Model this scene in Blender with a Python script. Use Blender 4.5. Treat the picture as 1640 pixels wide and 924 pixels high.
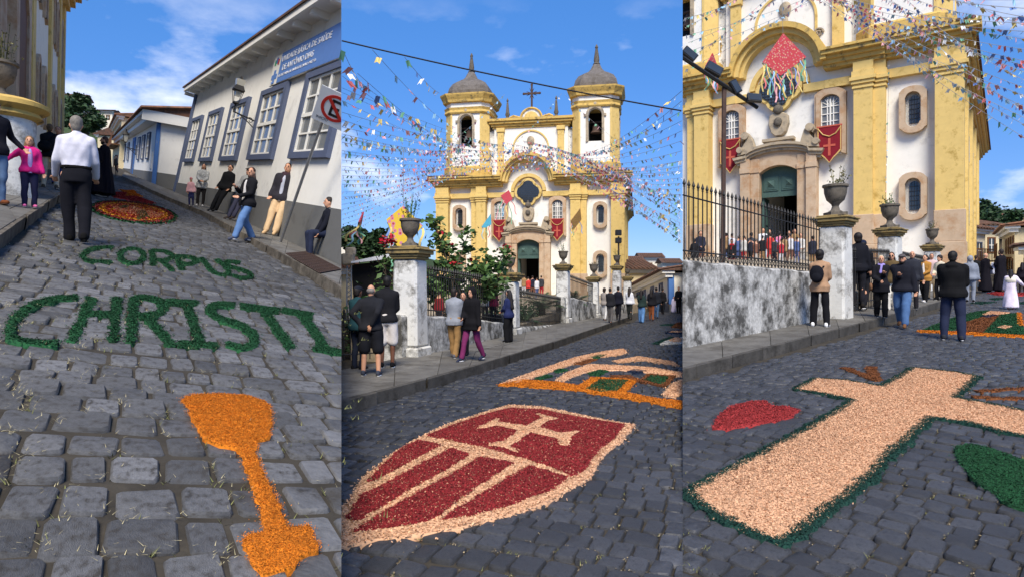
import bpy, bmesh, math, random
import numpy as np
from mathutils import Vector, Matrix
random.seed(7); rng = np.random.default_rng(7)
R = math.radians
scene = bpy.context.scene
C = scene.collection
for o in list(bpy.data.objects): bpy.data.objects.remove(o)

# ------------------------------------------------------------------ camera, sky, sun, exposure
F = 1050.0; CX, CY = 820.0, 462.0; EYE = 1.6; K = 0.2603
cam = bpy.data.cameras.new('camera'); camo = bpy.data.objects.new('camera', cam); C.objects.link(camo)
cam.sensor_width = 36; cam.lens = F / 1640 * 36; cam.clip_end = 3000; cam.clip_start = .05
camo.location = (0, 0, EYE); camo.rotation_euler = (R(90), 0, 0)
scene.camera = camo
SUN_EL, SUN_AZ = 50, 178      # azimuth clockwise from +Y (behind the camera, to the left)
wd = bpy.data.worlds.new('World'); scene.world = wd; wd.use_nodes = True
nt = wd.node_tree; N = nt.nodes; L = nt.links
bg = N['Background']; bg.inputs[1].default_value = 0.102
sky = N.new('ShaderNodeTexSky'); sky.sky_type = 'NISHITA'; sky.sun_disc = False
sky.sun_elevation = R(SUN_EL); sky.sun_rotation = R(SUN_AZ)
sky.air_density = .8; sky.dust_density = 0.05; sky.ozone_density = 3.5; sky.altitude = 2500
tc = N.new('ShaderNodeTexCoord')
mp = N.new('ShaderNodeMapping'); mp.inputs['Scale'].default_value = (1, 1, 2.2); mp.inputs['Location'].default_value = (3.276, -7.351, .707)
nz = N.new('ShaderNodeTexNoise'); nz.inputs['Scale'].default_value = 3.0; nz.inputs['Detail'].default_value = 9; nz.inputs['Roughness'].default_value = .55
rp = N.new('ShaderNodeValToRGB'); rp.color_ramp.elements[0].position = .52; rp.color_ramp.elements[1].position = .66
sep = N.new('ShaderNodeSeparateXYZ')
el = N.new('ShaderNodeMapRange'); el.inputs[1].default_value = .41; el.inputs[2].default_value = .24
mul = N.new('ShaderNodeMath'); mul.operation = 'MULTIPLY'
mix = N.new('ShaderNodeMixRGB'); mix.inputs[2].default_value = (6.6, 6.8, 7.2, 1)
hs = N.new('ShaderNodeHueSaturation'); hs.inputs['Saturation'].default_value = 1.2; hs.inputs['Value'].default_value = 1.0
L.new(tc.outputs['Generated'], mp.inputs[0]); L.new(mp.outputs[0], nz.inputs['Vector']); L.new(nz.outputs[0], rp.inputs[0])
L.new(tc.outputs['Generated'], sep.inputs[0]); L.new(sep.outputs[2], el.inputs[0])
L.new(rp.outputs[0], mul.inputs[0]); L.new(el.outputs[0], mul.inputs[1]); L.new(mul.outputs[0], mix.inputs[0])
grd = N.new('ShaderNodeValToRGB'); ge = grd.color_ramp.elements; ge[0].position = 0; ge[0].color = (.46, .40, .42, 1); ge[1].position = .42; ge[1].color = (1.12, 1.26, 1.36, 1); gm = ge.new(.14); gm.color = (.80, .74, .80, 1)
gx = N.new('ShaderNodeMixRGB'); gx.blend_type = 'MULTIPLY'; gx.inputs[0].default_value = 1; L.new(sep.outputs[2], grd.inputs[0])
L.new(sky.outputs[0], hs.inputs['Color']); L.new(hs.outputs[0], gx.inputs[1]); L.new(grd.outputs[0], gx.inputs[2]); L.new(gx.outputs[0], mix.inputs[1]); L.new(mix.outputs[0], bg.inputs[0])
sl = bpy.data.lights.new('sun', 'SUN'); sl.energy = 2.6; sl.angle = R(24); sl.color = (1, .94, .84)
so = bpy.data.objects.new('sun', sl); C.objects.link(so)
sd = Vector((math.sin(R(SUN_AZ)) * math.cos(R(SUN_EL)), math.cos(R(SUN_AZ)) * math.cos(R(SUN_EL)), math.sin(R(SUN_EL))))
so.rotation_euler = sd.to_track_quat('Z', 'Y').to_euler()
scene.view_settings.view_transform = 'Standard'; scene.view_settings.look = 'None'
scene.view_settings.exposure = 1.1; scene.view_settings.gamma = 1; scene.view_settings.use_curve_mapping = False
scene.view_settings.use_white_balance = True; scene.view_settings.white_balance_temperature = 6800; scene.view_settings.white_balance_tint = 10
scene.render.engine = 'CYCLES'; scene.cycles.max_bounces = 5; scene.cycles.use_denoising = True

# ------------------------------------------------------------------ geometry helpers
def W(px, py, Y): return Vector(((px - CX) / F * Y, Y, EYE - (py - CY) / F * Y))
PL = {1: (.27, -.235, .06), 2: (0, 0, 0), 3: (-.27, .0236, .047)}     # ground planes z = a + bX + cY of the three streets
def gz(p, X, Y): a, b, c = PL[p]; return a + b * X + c * Y
def G(p, px, py, up=0):
    a, b, c = PL[p]; x = (px - CX) / F; s = (py - CY) / F
    Y = (EYE - a - up) / (s + b * x + c)
    return Vector((x * Y, Y, EYE - s * Y))
def wmat(o):
    m = Matrix.Identity(4)
    while o is not None: m = o.matrix_basis @ m; o = o.parent
    return m
PLANES = {1: [(1, K)], 2: [(-1, -K), (1, -K)], 3: [(-1, K)]}
def clip_bm(bm, panel, M=None):
    if M is not None: bm.transform(M)
    for a, b in PLANES[panel]:
        g = bm.verts[:] + bm.edges[:] + bm.faces[:]
        r = bmesh.ops.bisect_plane(bm, geom=g, dist=1e-5, plane_co=(0, 0, 0), plane_no=(a, b, 0), clear_outer=True)
        ce = [e for e in r['geom_cut'] if isinstance(e, bmesh.types.BMEdge) and e.is_valid and e.is_boundary]
        if ce and len(ce) < 3000:
            try: bmesh.ops.triangle_fill(bm, edges=ce, use_beauty=True, use_dissolve=False)
            except Exception: pass
    if M is not None: bm.transform(M.inverted())
def tag(o, label=None, cat=None, group=None, kind=None):
    if label: o['label'] = label
    if cat: o['category'] = cat
    if group: o['group'] = group
    if kind: o['kind'] = kind
    return o
def empty(name, loc=(0, 0, 0), label=None, cat=None, group=None, rz=0, mat=None, parent=None):
    o = bpy.data.objects.new(name, None); C.objects.link(o); o.empty_display_size = .1
    if mat is not None: o.matrix_basis = mat
    else: o.location = loc; o.rotation_euler = (0, 0, rz)
    o.parent = parent
    return tag(o, label, cat, group)
def link(name, me, mat, parent=None):
    o = bpy.data.objects.new(name, me); C.objects.link(o); o.parent = parent
    if mat is not None:
        me.materials.clear()
        for m in (mat if isinstance(mat, (list, tuple)) else [mat]): me.materials.append(m)
    return o
def np_mesh(name, V, Fa):
    """V (n,3); Fa (m,k) equal-size faces"""
    V = np.asarray(V, np.float32); Fa = np.asarray(Fa, np.int32)
    me = bpy.data.meshes.new(name); k = Fa.shape[1]
    me.vertices.add(len(V)); me.vertices.foreach_set('co', V.ravel())
    me.loops.add(Fa.size); me.loops.foreach_set('vertex_index', Fa.ravel())
    me.polygons.add(len(Fa)); me.polygons.foreach_set('loop_start', np.arange(0, Fa.size, k, dtype=np.int32))
    me.update(calc_edges=True); return me
class MB:
    def __init__(s): s.v = []; s.f = []
    def add(s, vs, fs):
        b = len(s.v); s.v += [tuple(v) for v in vs]; s.f += [tuple(i + b for i in f) for f in fs]; return s
    def box(s, x0, x1, y0, y1, z0, z1, M=None):
        vs = [Vector(p) for p in ((x0,y0,z0),(x1,y0,z0),(x1,y1,z0),(x0,y1,z0),(x0,y0,z1),(x1,y0,z1),(x1,y1,z1),(x0,y1,z1))]
        if M is not None: vs = [M @ v for v in vs]
        return s.add(vs, [(0,3,2,1),(4,5,6,7),(0,1,5,4),(1,2,6,5),(2,3,7,6),(3,0,4,7)])
    def hexa(s, b4, t4): return s.add(list(b4) + list(t4), [(0,3,2,1),(4,5,6,7),(0,1,5,4),(1,2,6,5),(2,3,7,6),(3,0,4,7)])
    def prism(s, pts, y0, y1):
        """polygon in (x,z), extruded along y"""
        n = len(pts); vs = [(x, y0, z) for x, z in pts] + [(x, y1, z) for x, z in pts]
        return s.add(vs, [tuple(range(n)), tuple(range(2*n-1, n-1, -1))] + [((i+1) % n, i, n+i, n+(i+1) % n) for i in range(n)])
    def ring(s, outer, inner, y0, y1):
        """band between two equal-count open or closed point lists in (x,z), extruded along y"""
        n = len(outer)
        for i in range(n - 1):
            a, b, c, d = outer[i], outer[i+1], inner[i+1], inner[i]
            s.prism([a, b, c, d], y0, y1)
        return s
    def lathe(s, prof, c=(0, 0, 0), n=16, sx=1, sy=1, rot=0):
        vs = []; fs = []; m = len(prof)
        for r, z in prof:
            for i in range(n):
                a = 2*math.pi*i/n + rot; vs.append((c[0]+r*sx*math.cos(a), c[1]+r*sy*math.sin(a), c[2]+z))
        for j in range(m-1):
            for i in range(n): fs.append((j*n+i, j*n+(i+1) % n, (j+1)*n+(i+1) % n, (j+1)*n+i))
        fs.append(tuple(range(n-1, -1, -1))); fs.append(tuple((m-1)*n+i for i in range(n)))
        return s.add(vs, fs)
    def tube(s, pts, r, n=6, r1=None):
        pts = [Vector(p) for p in pts]; m = len(pts); vs = []; fs = []
        for j, p in enumerate(pts):
            d = (pts[min(j+1, m-1)] - pts[max(j-1, 0)]).normalized()
            a = d.cross(Vector((0, 0, 1)));  a = d.cross(Vector((0, 1, 0))) if a.length < .05 else a; a.normalize(); b = d.cross(a)
            rr = r if r1 is None else r + (r1-r)*j/(m-1)
            for i in range(n):
                t = 2*math.pi*i/n; vs.append(p + (a*math.cos(t) + b*math.sin(t))*rr)
        for j in range(m-1):
            for i in range(n): fs.append((j*n+i, j*n+(i+1) % n, (j+1)*n+(i+1) % n, (j+1)*n+i))
        fs.append(tuple(range(n-1, -1, -1))); fs.append(tuple((m-1)*n+i for i in range(n)))
        return s.add(vs, fs)
    def ball(s, c, rx, ry=None, rz=None, n=10, m=7):
        ry = ry or rx; rz = rz or rx
        prof = [(math.sin(math.pi*j/m), -math.cos(math.pi*j/m)) for j in range(1, m)]
        vs = [(c[0], c[1], c[2]-rz)]; fs = []
        for r, z in prof:
            for i in range(n):
                a = 2*math.pi*i/n; vs.append((c[0]+rx*r*math.cos(a), c[1]+ry*r*math.sin(a), c[2]+rz*z))
        vs.append((c[0], c[1], c[2]+rz)); q = len(prof)
        for i in range(n):
            fs.append((0, 1+(i+1) % n, 1+i)); fs.append((len(vs)-1, 1+(q-1)*n+i, 1+(q-1)*n+(i+1) % n))
        for j in range(q-1):
            for i in range(n): fs.append((1+j*n+i, 1+j*n+(i+1) % n, 1+(j+1)*n+(i+1) % n, 1+(j+1)*n+i))
        return s.add(vs, fs)
    def build(s, name, mat, parent=None, smooth=0, clip=None, bevel=0):
        me = bpy.data.meshes.new(name); me.from_pydata(s.v, [], s.f); me.update()
        bm = bmesh.new(); bm.from_mesh(me)
        bmesh.ops.recalc_face_normals(bm, faces=bm.faces[:])
        if bevel:
            es = [e for e in bm.edges if len(e.link_faces) == 2 and e.calc_face_angle(0) > .6]
            bmesh.ops.bevel(bm, geom=es, offset=bevel, segments=1, affect='EDGES', clamp_overlap=True)
        if clip: clip_bm(bm, clip, wmat(parent) if parent else None)
        bm.to_mesh(me); bm.free()
        if smooth:
            me.polygons.foreach_set('use_smooth', [True]*len(me.polygons)); me.set_sharp_from_angle(angle=R(smooth))
        return link(name, me, mat, parent)
def arc(cx, cz, r, a0, a1, n, rz=None):
    rz = rz or r
    return [(cx + r*math.cos(R(a0+(a1-a0)*i/n)), cz + rz*math.sin(R(a0+(a1-a0)*i/n))) for i in range(n+1)]
def copy_tree(o, parent=None):
    c = o.copy(); C.objects.link(c); c.parent = parent
    for ch in o.children: copy_tree(ch, c)
    return c

# ------------------------------------------------------------------ materials
_M = {}
def mat(name, col, rough=.8, var=.12, scale=6, bump=.0, bscale=40, metal=0, spec=.3, stain=None, stain_amt=.5, stain_scale=1.5, island=0, objr=0, bdist=.01, trans=0, ramp=.14):
    if name in _M: return _M[name]
    m = bpy.data.materials.new(name); _M[name] = m; m.use_nodes = True
    nt = m.node_tree; N = nt.nodes; L = nt.links; b = N['Principled BSDF']
    b.inputs['Roughness'].default_value = rough; b.inputs['Metallic'].default_value = metal
    b.inputs['Specular IOR Level'].default_value = spec
    tc = N.new('ShaderNodeTexCoord')
    n1 = N.new('ShaderNodeTexNoise'); n1.inputs['Scale'].default_value = scale; n1.inputs['Detail'].default_value = 6; n1.inputs['Roughness'].default_value = .6
    L.new(tc.outputs['Object'], n1.inputs['Vector'])
    mr = N.new('ShaderNodeMapRange'); mr.inputs[1].default_value = .25; mr.inputs[2].default_value = .75
    mr.inputs[3].default_value = 1-var; mr.inputs[4].default_value = 1+var; L.new(n1.outputs[0], mr.inputs[0])
    val = mr.outputs[0]
    def mulv(a, node_out, lo, hi):
        r2 = N.new('ShaderNodeMapRange'); r2.inputs[3].default_value = lo; r2.inputs[4].default_value = hi; L.new(node_out, r2.inputs[0])
        mm = N.new('ShaderNodeMath'); mm.operation = 'MULTIPLY'; L.new(a, mm.inputs[0]); L.new(r2.outputs[0], mm.inputs[1]); return mm.outputs[0]
    if island: g = N.new('ShaderNodeNewGeometry'); val = mulv(val, g.outputs['Random Per Island'], 1-island, 1+island)
    if objr: oi = N.new('ShaderNodeObjectInfo'); val = mulv(val, oi.outputs['Random'], 1-objr, 1+objr)
    vm = N.new('ShaderNodeVectorMath'); vm.operation = 'SCALE'; vm.inputs[0].default_value = col; L.new(val, vm.inputs['Scale'])
    out = vm.outputs[0]
    if stain is not None:
        n2 = N.new('ShaderNodeTexNoise'); n2.inputs['Scale'].default_value = stain_scale; n2.inputs['Detail'].default_value = 10; n2.inputs['Roughness'].default_value = .72
        L.new(tc.outputs['Object'], n2.inputs['Vector'])
        cr = N.new('ShaderNodeValToRGB'); c0 = .60 - .22*stain_amt; cr.color_ramp.elements[0].position = c0; cr.color_ramp.elements[1].position = c0 + ramp
        L.new(n2.outputs[0], cr.inputs[0])
        mx = N.new('ShaderNodeMixRGB'); mx.inputs[2].default_value = (*stain, 1); L.new(cr.outputs[0], mx.inputs[0]); L.new(out, mx.inputs[1]); out = mx.outputs[0]
    L.new(out, b.inputs['Base Color'])
    if bump:
        n3 = N.new('ShaderNodeTexNoise'); n3.inputs['Scale'].default_value = bscale; n3.inputs['Detail'].default_value = 5
        L.new(tc.outputs['Object'], n3.inputs['Vector'])
        bp = N.new('ShaderNodeBump'); bp.inputs['Strength'].default_value = bump; bp.inputs['Distance'].default_value = bdist
        L.new(n3.outputs[0], bp.inputs['Height']); L.new(bp.outputs[0], b.inputs['Normal'])
    if trans:
        b.inputs['Transmission Weight'].default_value = trans
    return m
def srgb(r, g, b):
    f = lambda c: (c/255/12.92) if c <= 10 else ((c/255+.055)/1.055)**2.4
    return (f(r), f(g), f(b))
def cloth(r, g, b): return mat('cloth_%d_%d_%d' % (r, g, b), srgb(r, g, b), .9, .16, 9, .35, 60, spec=.15, bdist=.006)
SKIN = mat('skin', srgb(196, 145, 116), .55, .06, 12); SKIN2 = mat('skin_dark', srgb(110, 72, 54), .55, .06, 12)
M = dict(
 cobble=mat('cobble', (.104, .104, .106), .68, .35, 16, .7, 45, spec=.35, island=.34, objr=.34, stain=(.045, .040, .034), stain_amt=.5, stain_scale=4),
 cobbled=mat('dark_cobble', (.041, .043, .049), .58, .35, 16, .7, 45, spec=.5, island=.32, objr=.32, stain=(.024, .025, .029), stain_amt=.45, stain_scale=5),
 dirt=mat('joint_earth', (.046, .039, .029), .95, .4, 5, .6, 30),
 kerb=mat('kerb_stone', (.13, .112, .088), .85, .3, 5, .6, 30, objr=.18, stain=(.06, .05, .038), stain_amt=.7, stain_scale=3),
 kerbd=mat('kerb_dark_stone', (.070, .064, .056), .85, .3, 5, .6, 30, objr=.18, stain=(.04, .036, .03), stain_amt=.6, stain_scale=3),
 slab=mat('paving_slab', (.135, .128, .115), .85, .25, 3, .5, 25, objr=.16, stain=(.085, .078, .068), stain_amt=.6, stain_scale=2),
 white=mat('white_plaster', (.80, .78, .72), .85, .05, 2, .12, 25, stain=(.62, .60, .55), stain_amt=.25, stain_scale=1.3),
 whitew=mat('warm_plaster', (.78, .73, .62), .85, .05, 2, .12, 25, stain=(.62, .57, .47), stain_amt=.3, stain_scale=1.0),
 cream=mat('cream_plaster', (.70, .58, .36), .85, .06, 2, .12, 25, stain=(.55, .45, .28), stain_amt=.3),
 yellow=mat('ochre_paint', (.68, .485, .17), .8, .08, 3, .12, 25, stain=(.40, .26, .06), stain_amt=.28, stain_scale=1.8),
 yellowd=mat('weathered_ochre', (.60, .40, .115), .85, .12, 3, .2, 25, stain=(.12, .095, .055), stain_amt=.36, stain_scale=2.2),
 wstain=mat('weathered_white', (.70, .68, .63), .9, .08, 3, .2, 25, stain=(.12, .115, .105), stain_amt=.42, stain_scale=1.6),
 mould=mat('mouldy_whitewash', (.50, .49, .46), .95, .4, 13, .6, 20, stain=(.075, .072, .065), stain_amt=.80, stain_scale=2.0, ramp=.16),
 mould2=mat('flaking_whitewash', (.66, .65, .61), .95, .1, 5, .4, 20, stain=(.20, .19, .17), stain_amt=.5, stain_scale=2.4),
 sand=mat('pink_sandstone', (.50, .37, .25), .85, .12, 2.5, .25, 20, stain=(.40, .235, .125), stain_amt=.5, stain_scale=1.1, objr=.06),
 sandg=mat('worn_sandstone', (.42, .34, .235), .88, .15, 2.5, .3, 20, stain=(.19, .165, .13), stain_amt=.5, stain_scale=1.3),
 capst=mat('lichen_cap_stone', (.30, .215, .085), .9, .25, 8, .5, 25, stain=(.07, .058, .04), stain_amt=.5, stain_scale=4),
 urn=mat('weathered_urn_stone', (.14, .12, .095), .9, .25, 9, .5, 30, stain=(.06, .055, .045), stain_amt=.5, stain_scale=6),
 dome=mat('dome_slate', (.145, .128, .115), .8, .3, 4, .4, 20, stain=(.10, .085, .07), stain_amt=.5, stain_scale=1.5),
 iron=mat('wrought_iron', (.018, .017, .016), .55, .3, 20, metal=.0, spec=.4),
 rust=mat('rusty_iron', (.075, .045, .035), .75, .3, 10, .3, 40),
 glass=mat('window_glass', (.035, .042, .05), .08, .2, 2, spec=.7),
 glassl=mat('pale_window_glass', (.17, .175, .17), .12, .25, 1.2, spec=.6),
 frame=mat('white_joinery', (.78, .76, .70), .6, .04, 5),
 greydoor=mat('green_wood', (.055, .105, .092), .6, .12, 6, .15, 30),
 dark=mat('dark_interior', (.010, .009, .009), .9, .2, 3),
 velvet=mat('red_velvet', (.21, .008, .018), .85, .15, 9, .3, 40),
 gold=mat('gold_trim', (.62, .40, .14), .5, .12, 20),
 redtrim=mat('coral_trim', (.50, .10, .06), .7, .1, 10),
 roof=mat('clay_roof', (.20, .095, .055), .9, .35, 5, .4, 20, island=.3, stain=(.08, .06, .045), stain_amt=.5, stain_scale=2),
 roofd=mat('dark_clay_roof', (.12, .062, .042), .9, .35, 5, .4, 20, island=.3, stain=(.05, .042, .034), stain_amt=.5, stain_scale=2),
 blue=mat('slate_blue_paint', (.085, .105, .17), .7, .08, 4), blueb=mat('bright_blue_paint', (.06, .16, .40), .7, .1, 4, stain=(.3, .3, .3), stain_amt=.1),
 greyb=mat('grey_dado_paint', (.135, .135, .13), .85, .08, 3, .15, 20, stain=(.09, .088, .082), stain_amt=.3),
 black=mat('black_fabric', (.008, .008, .0085), .95, .2, 3),
 tent=mat('white_tarpaulin', (.75, .76, .78), .5, .03, 3), steel=mat('galvanised_steel', (.33, .33, .33), .45, .12, 12, metal=.6),
 wood=mat('brown_wood', (.16, .07, .03), .7, .2, 8, .2, 30), plastic=mat('black_plastic', (.013, .013, .014), .45, .1, 8, spec=.45),
 leaf=mat('leaf_green', (.065, .125, .032), .55, .25, 3, island=.5, spec=.35), leafd=mat('dark_leaf', (.026, .058, .020), .6, .25, 3, island=.5),
 leafy=mat('dry_leaf', (.14, .13, .05), .7, .25, 5, island=.4), bark=mat('bark', (.10, .075, .05), .9, .3, 10, .5, 30),
 hill=mat('hill_green', (.035, .06, .025), .95, .4, .1, stain=(.09, .08, .05), stain_amt=.3, stain_scale=.05),
 grass=mat('joint_grass', (.17, .175, .06), .9, .3, 3, island=.45), flower=mat('red_flower', (.42, .012, .025), .6, .1, 9, island=.25),
 s_green=mat('green_sawdust', (.010, .062, .022), .95, .3, 20, .5, 90, island=.55), s_dgreen=mat('dark_green_sawdust', (.008, .038, .028), .95, .3, 20, .5, 90, island=.55),
 s_orange=mat('orange_sawdust', (.52, .15, .010), .95, .25, 20, .5, 90, island=.45), s_cream=mat('natural_sawdust', (.62, .36, .21), .95, .2, 20, .5, 90, island=.36),
 s_red=mat('red_sawdust', (.22, .018, .020), .95, .25, 20, .5, 90, island=.5), s_red2=mat('bright_red_sawdust', (.30, .03, .03), .95, .25, 20, .5, 90, island=.5),
 s_brown=mat('brown_sawdust', (.16, .055, .018), .95, .25, 20, .5, 90, island=.5), s_yellow=mat('yellow_sawdust', (.60, .30, .02), .95, .25, 20, .5, 90, island=.4),
 s_blue=mat('blue_sawdust', (.012, .022, .05), .95, .25, 20, .5, 90, island=.5), s_white=mat('white_sawdust', (.62, .60, .56), .95, .2, 20, .5, 90, island=.3),
)
# ------------------------------------------------------------------ streets
def inpoly(P, poly):
    P = np.asarray(P, float); poly = np.asarray(poly, float); x, y = P[:, 0], P[:, 1]; r = np.zeros(len(P), bool); j = len(poly)-1
    for i in range(len(poly)):
        xi, yi = poly[i]; xj, yj = poly[j]
        c = ((yi > y) != (yj > y)) & (x < (xj-xi)*(y-yi)/((yj-yi) if yj != yi else 1e-9)+xi); r ^= c; j = i
    return r
def sheet(name, p, plan, dz, m):
    mb = MB(); top = [(x, y, gz(p, x, y)+dz) for x, y in plan]; n = len(plan)
    mb.add(top + [(x, y, z-2.5) for x, y, z in top], [tuple(range(n)), tuple(range(2*n-1, n-1, -1))] + [((i+1) % n, i, n+i, n+(i+1) % n) for i in range(n)])
    o = mb.build(name, [m, M['kerb']])
    for f in o.data.polygons: f.material_index = 1 if abs(f.normal.z) < .4 else 0
    return tag(o, kind='structure')
k1 = K + .0004
road = {1: sheet('steep_street', 1, [(-k1*.4, .4), (-k1*75, 75), (-95, 75), (-30, 8), (-4, .4)], -.022, M['dirt']),
        2: sheet('church_street', 2, [(-K*.4, .4), (K*.4, .4), (K*400, 400), (-K*400, 400)], -.034, M['dirt']),
        3: sheet('sloping_street', 3, [(k1*.4, .4), (4, .4), (90, 60), (130, 140), (k1*140, 140)], -.034, M['dirt'])}
base = MB(); base.add([(-1500, -1500, -4), (1500, -1500, -4), (1500, 1500, -4), (-1500, 1500, -4)], [(0, 1, 2, 3)])
tag(base.build('ground', M['dirt']), kind='structure')
sq = MB(); sq.box(-30, 30, -40, .38, -.3, -.04); tag(sq.build('street_behind', M['slab']), kind='structure')

def unit_stone(seed, n8=True):
    r = random.Random(seed)
    if n8: o = [(.5,-.40),(.5,.40),(.41,.5),(-.41,.5),(-.5,.40),(-.5,-.40),(-.41,-.5),(.41,-.5)]
    else: o = [(.49,-.49),(.49,.49),(-.49,.49),(-.49,-.49)]
    o = [(x*(1+r.uniform(-.06, .05)), y*(1+r.uniform(-.06, .05))) for x, y in o]; n = len(o); v = []; f = []
    tx, ty = r.uniform(-.07, .07), r.uniform(-.07, .07)
    if n8: lv = [(1.0, -1), (.985, -.2), (.89, -.03)]
    else: lv = [(1.0, -1), (1.0, -.25), (.82, -.03)]
    for s, z in lv:
        for x, y in o: v.append((x*s, y*s, z + (tx*x+ty*y)*2*(z > -.5) + (r.uniform(-.055, .055) if z > -.1 else 0)))
    v.append((r.uniform(-.1, .1), r.uniform(-.1, .1), r.uniform(-.01, .07)))
    for j in range(2):
        for i in range(n): f.append((j*n+i, j*n+(i+1) % n, (j+1)*n+(i+1) % n, (j+1)*n+i))
    for i in range(n): f.append((2*n+i, 2*n+(i+1) % n, 3*n))
    return v, f
UNITS = [unit_stone(i) for i in range(14)]; UNITS4 = [unit_stone(50+i, False) for i in range(8)]
UMESH = []
for i, (v, f) in enumerate(UNITS):
    me = bpy.data.meshes.new('cobblestone'); me.from_pydata(v, [], f); me.update()
    me.polygons.foreach_set('use_smooth', [True]*len(me.polygons)); me.set_sharp_from_angle(angle=R(58)); me.materials.append(M['cobble']); UMESH.append(me)
_DM = []
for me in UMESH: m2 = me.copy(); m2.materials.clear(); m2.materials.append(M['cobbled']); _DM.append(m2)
def tris(fs):
    o = []
    for f in fs:
        for k in range(1, len(f)-1): o.append((f[0], f[k], f[k+1]))
    return o
joints = {}
def lay(p, d, pitch, w0, w1, poly, maxY, origin, bow=0.0):
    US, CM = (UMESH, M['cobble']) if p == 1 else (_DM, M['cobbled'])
    rr = random.Random(p*11); d = Vector((d[0], d[1])).normalized(); e = Vector((d.y, -d.x)); a, b, c = PL[p]
    e3 = Vector((e.x, e.y, b*e.x+c*e.y)).normalized(); d3 = Vector((d.x, d.y, b*d.x+c*d.y)).normalized(); n3 = e3.cross(d3).normalized()
    cand = []; jp = []
    s = -maxY*.2; row = 0
    while s < maxY*1.6:
        ph = pitch*rr.uniform(.86, 1.14); t = -maxY*1.3 + rr.uniform(0, .3)
        while t < maxY*1.3:
            w = rr.uniform(w0, w1)
            if rr.random() < .12: w *= 1.25
            ss = s + .035*math.sin(t*1.3+row) + .03*math.sin(t*.41+row*.7) + bow*t*t + rr.uniform(-.012, .012)
            P = origin + e*(t+w/2) + d*(ss+ph/2)
            cand.append((P.x, P.y, w, ph, row)); t += w
        s += ph; row += 1
    A = np.array(cand); X, Y = A[:, 0], A[:, 1]; ok = (Y > .9) & (Y < maxY); A = A[ok]; X, Y = A[:, 0], A[:, 1]
    Z = a+b*X+c*Y; px = CX+F*X/Y; py = CY-F*(Z-EYE)/Y
    ok = inpoly(np.c_[px, py], poly)
    if p == 1: ok &= X < -K*Y+.16
    if p == 2: ok &= (X > -K*Y-.16) & (X < K*Y+.16)
    if p == 3: ok &= X > K*Y-.16
    A = A[ok]; px = px[ok]; py = py[ok]; X, Y = A[:, 0], A[:, 1]
    vis = (px > -15) & (px < 1655) & (py < 945)
    score = A[:, 2]*A[:, 3]/Y**2 * np.where(vis, 1, .02)
    order = np.argsort(-score); VV = []; FF = []; nb = 0; bmx = bmesh.new()
    for k, i in enumerate(order):
        x, y, w, ph, rw = A[i]; h = .075; gap = rr.uniform(.006, .018)
        O = Vector((x, y, gz(p, x, y) + rr.uniform(-.010, .006)))
        yaw = rr.uniform(-.05, .05); ea = e3*math.cos(yaw)+d3*math.sin(yaw); da = d3*math.cos(yaw)-e3*math.sin(yaw)
        ea = ea*max(w-gap, .05); da = da*(ph-gap)
        flip = rr.choice((1, -1)); m4 = Matrix(((ea.x*flip, da.x*flip, n3.x*h, O.x), (ea.y*flip, da.y*flip, n3.y*h, O.y), (ea.z*flip, da.z*flip, n3.z*h, O.z), (0, 0, 0, 1)))
        if p == 1: dist = -K*y-x
        elif p == 2: dist = min(x+K*y, K*y-x)
        else: dist = x-K*y
        cross = dist < max(w, ph)*.75
        if Y[i] < 12 and rr.random() < .7: jp.append((O + e3*(w/2*rr.choice((-1, 1))) + d3*ph*rr.uniform(-.5, .5), Y[i]))
        if Y[i] < 12 and rr.random() < .7: jp.append((O + d3*(ph/2*rr.choice((-1, 1))) + e3*w*rr.uniform(-.5, .5), Y[i]))
        if k < 298:
            ui = rr.randrange(14)
            if cross:
                bm = bmesh.new(); bm.from_mesh(US[ui]); bm.transform(m4); clip_bm(bm, p)
                if len(bm.faces) == 0: bm.free(); continue
                me = bpy.data.meshes.new('cobblestone'); bm.to_mesh(me); bm.free(); me.materials.append(CM); o = bpy.data.objects.new('cobblestone', me); C.objects.link(o)
            else:
                o = bpy.data.objects.new('cobblestone', US[ui]); C.objects.link(o); o.matrix_basis = m4
            o.parent = road[p]
        else:
            v, f = rr.choice(UNITS) if Y[i] < 9 else rr.choice(UNITS4)
            vv = np.c_[np.array(v), np.ones(len(v))] @ np.array(m4).T[:, :3]
            if cross:
                vs = [bmx.verts.new(q) for q in vv]
                for q in f: bmx.faces.new([vs[z] for z in q])
                continue
            VV.append(vv); FF.append(np.array(tris(f))+nb); nb += len(v)
    clip_bm(bmx, p); bmesh.ops.triangulate(bmx, faces=bmx.faces[:]); bmx.verts.index_update()
    if len(bmx.verts):
        VV.append(np.array([v.co[:] for v in bmx.verts])); FF.append(np.array([[v.index for v in f.verts] for f in bmx.faces])+nb)
    bmx.free()
    me = np_mesh('small_cobblestones', np.vstack(VV), np.vstack(FF)); me.polygons.foreach_set('use_smooth', [True]*len(me.polygons)); me.set_sharp_from_angle(angle=R(58))
    o = link('small_cobblestones', me, CM, road[p]); o['kind'] = 'stuff'; joints[p] = (jp, n3)
lay(1, (-.6, 1), .27, .14, .235, [(-120, 1000), (-120, 470), (-20, 408), (100, 326), (160, 293), (190, 284), (205, 288), (330, 349), (440, 412), (560, 486), (600, 560), (600, 1000)], 34, Vector((0, 0)), .004)
lay(2, (.35, .937), .215, .125, .205, [(520, 1000), (520, 672), (548, 662), (800, 587), (1012, 517), (1060, 490), (1120, 478), (1120, 1000)], 60, Vector((0, 0)))
lay(3, (.7, .714), .215, .125, .21, [(1060, 1000), (1060, 622), (1095, 612), (1290, 561), (1500, 500), (1560, 474), (1600, 462), (1800, 470), (1800, 1000)], 40, Vector((0, 0)))

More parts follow.
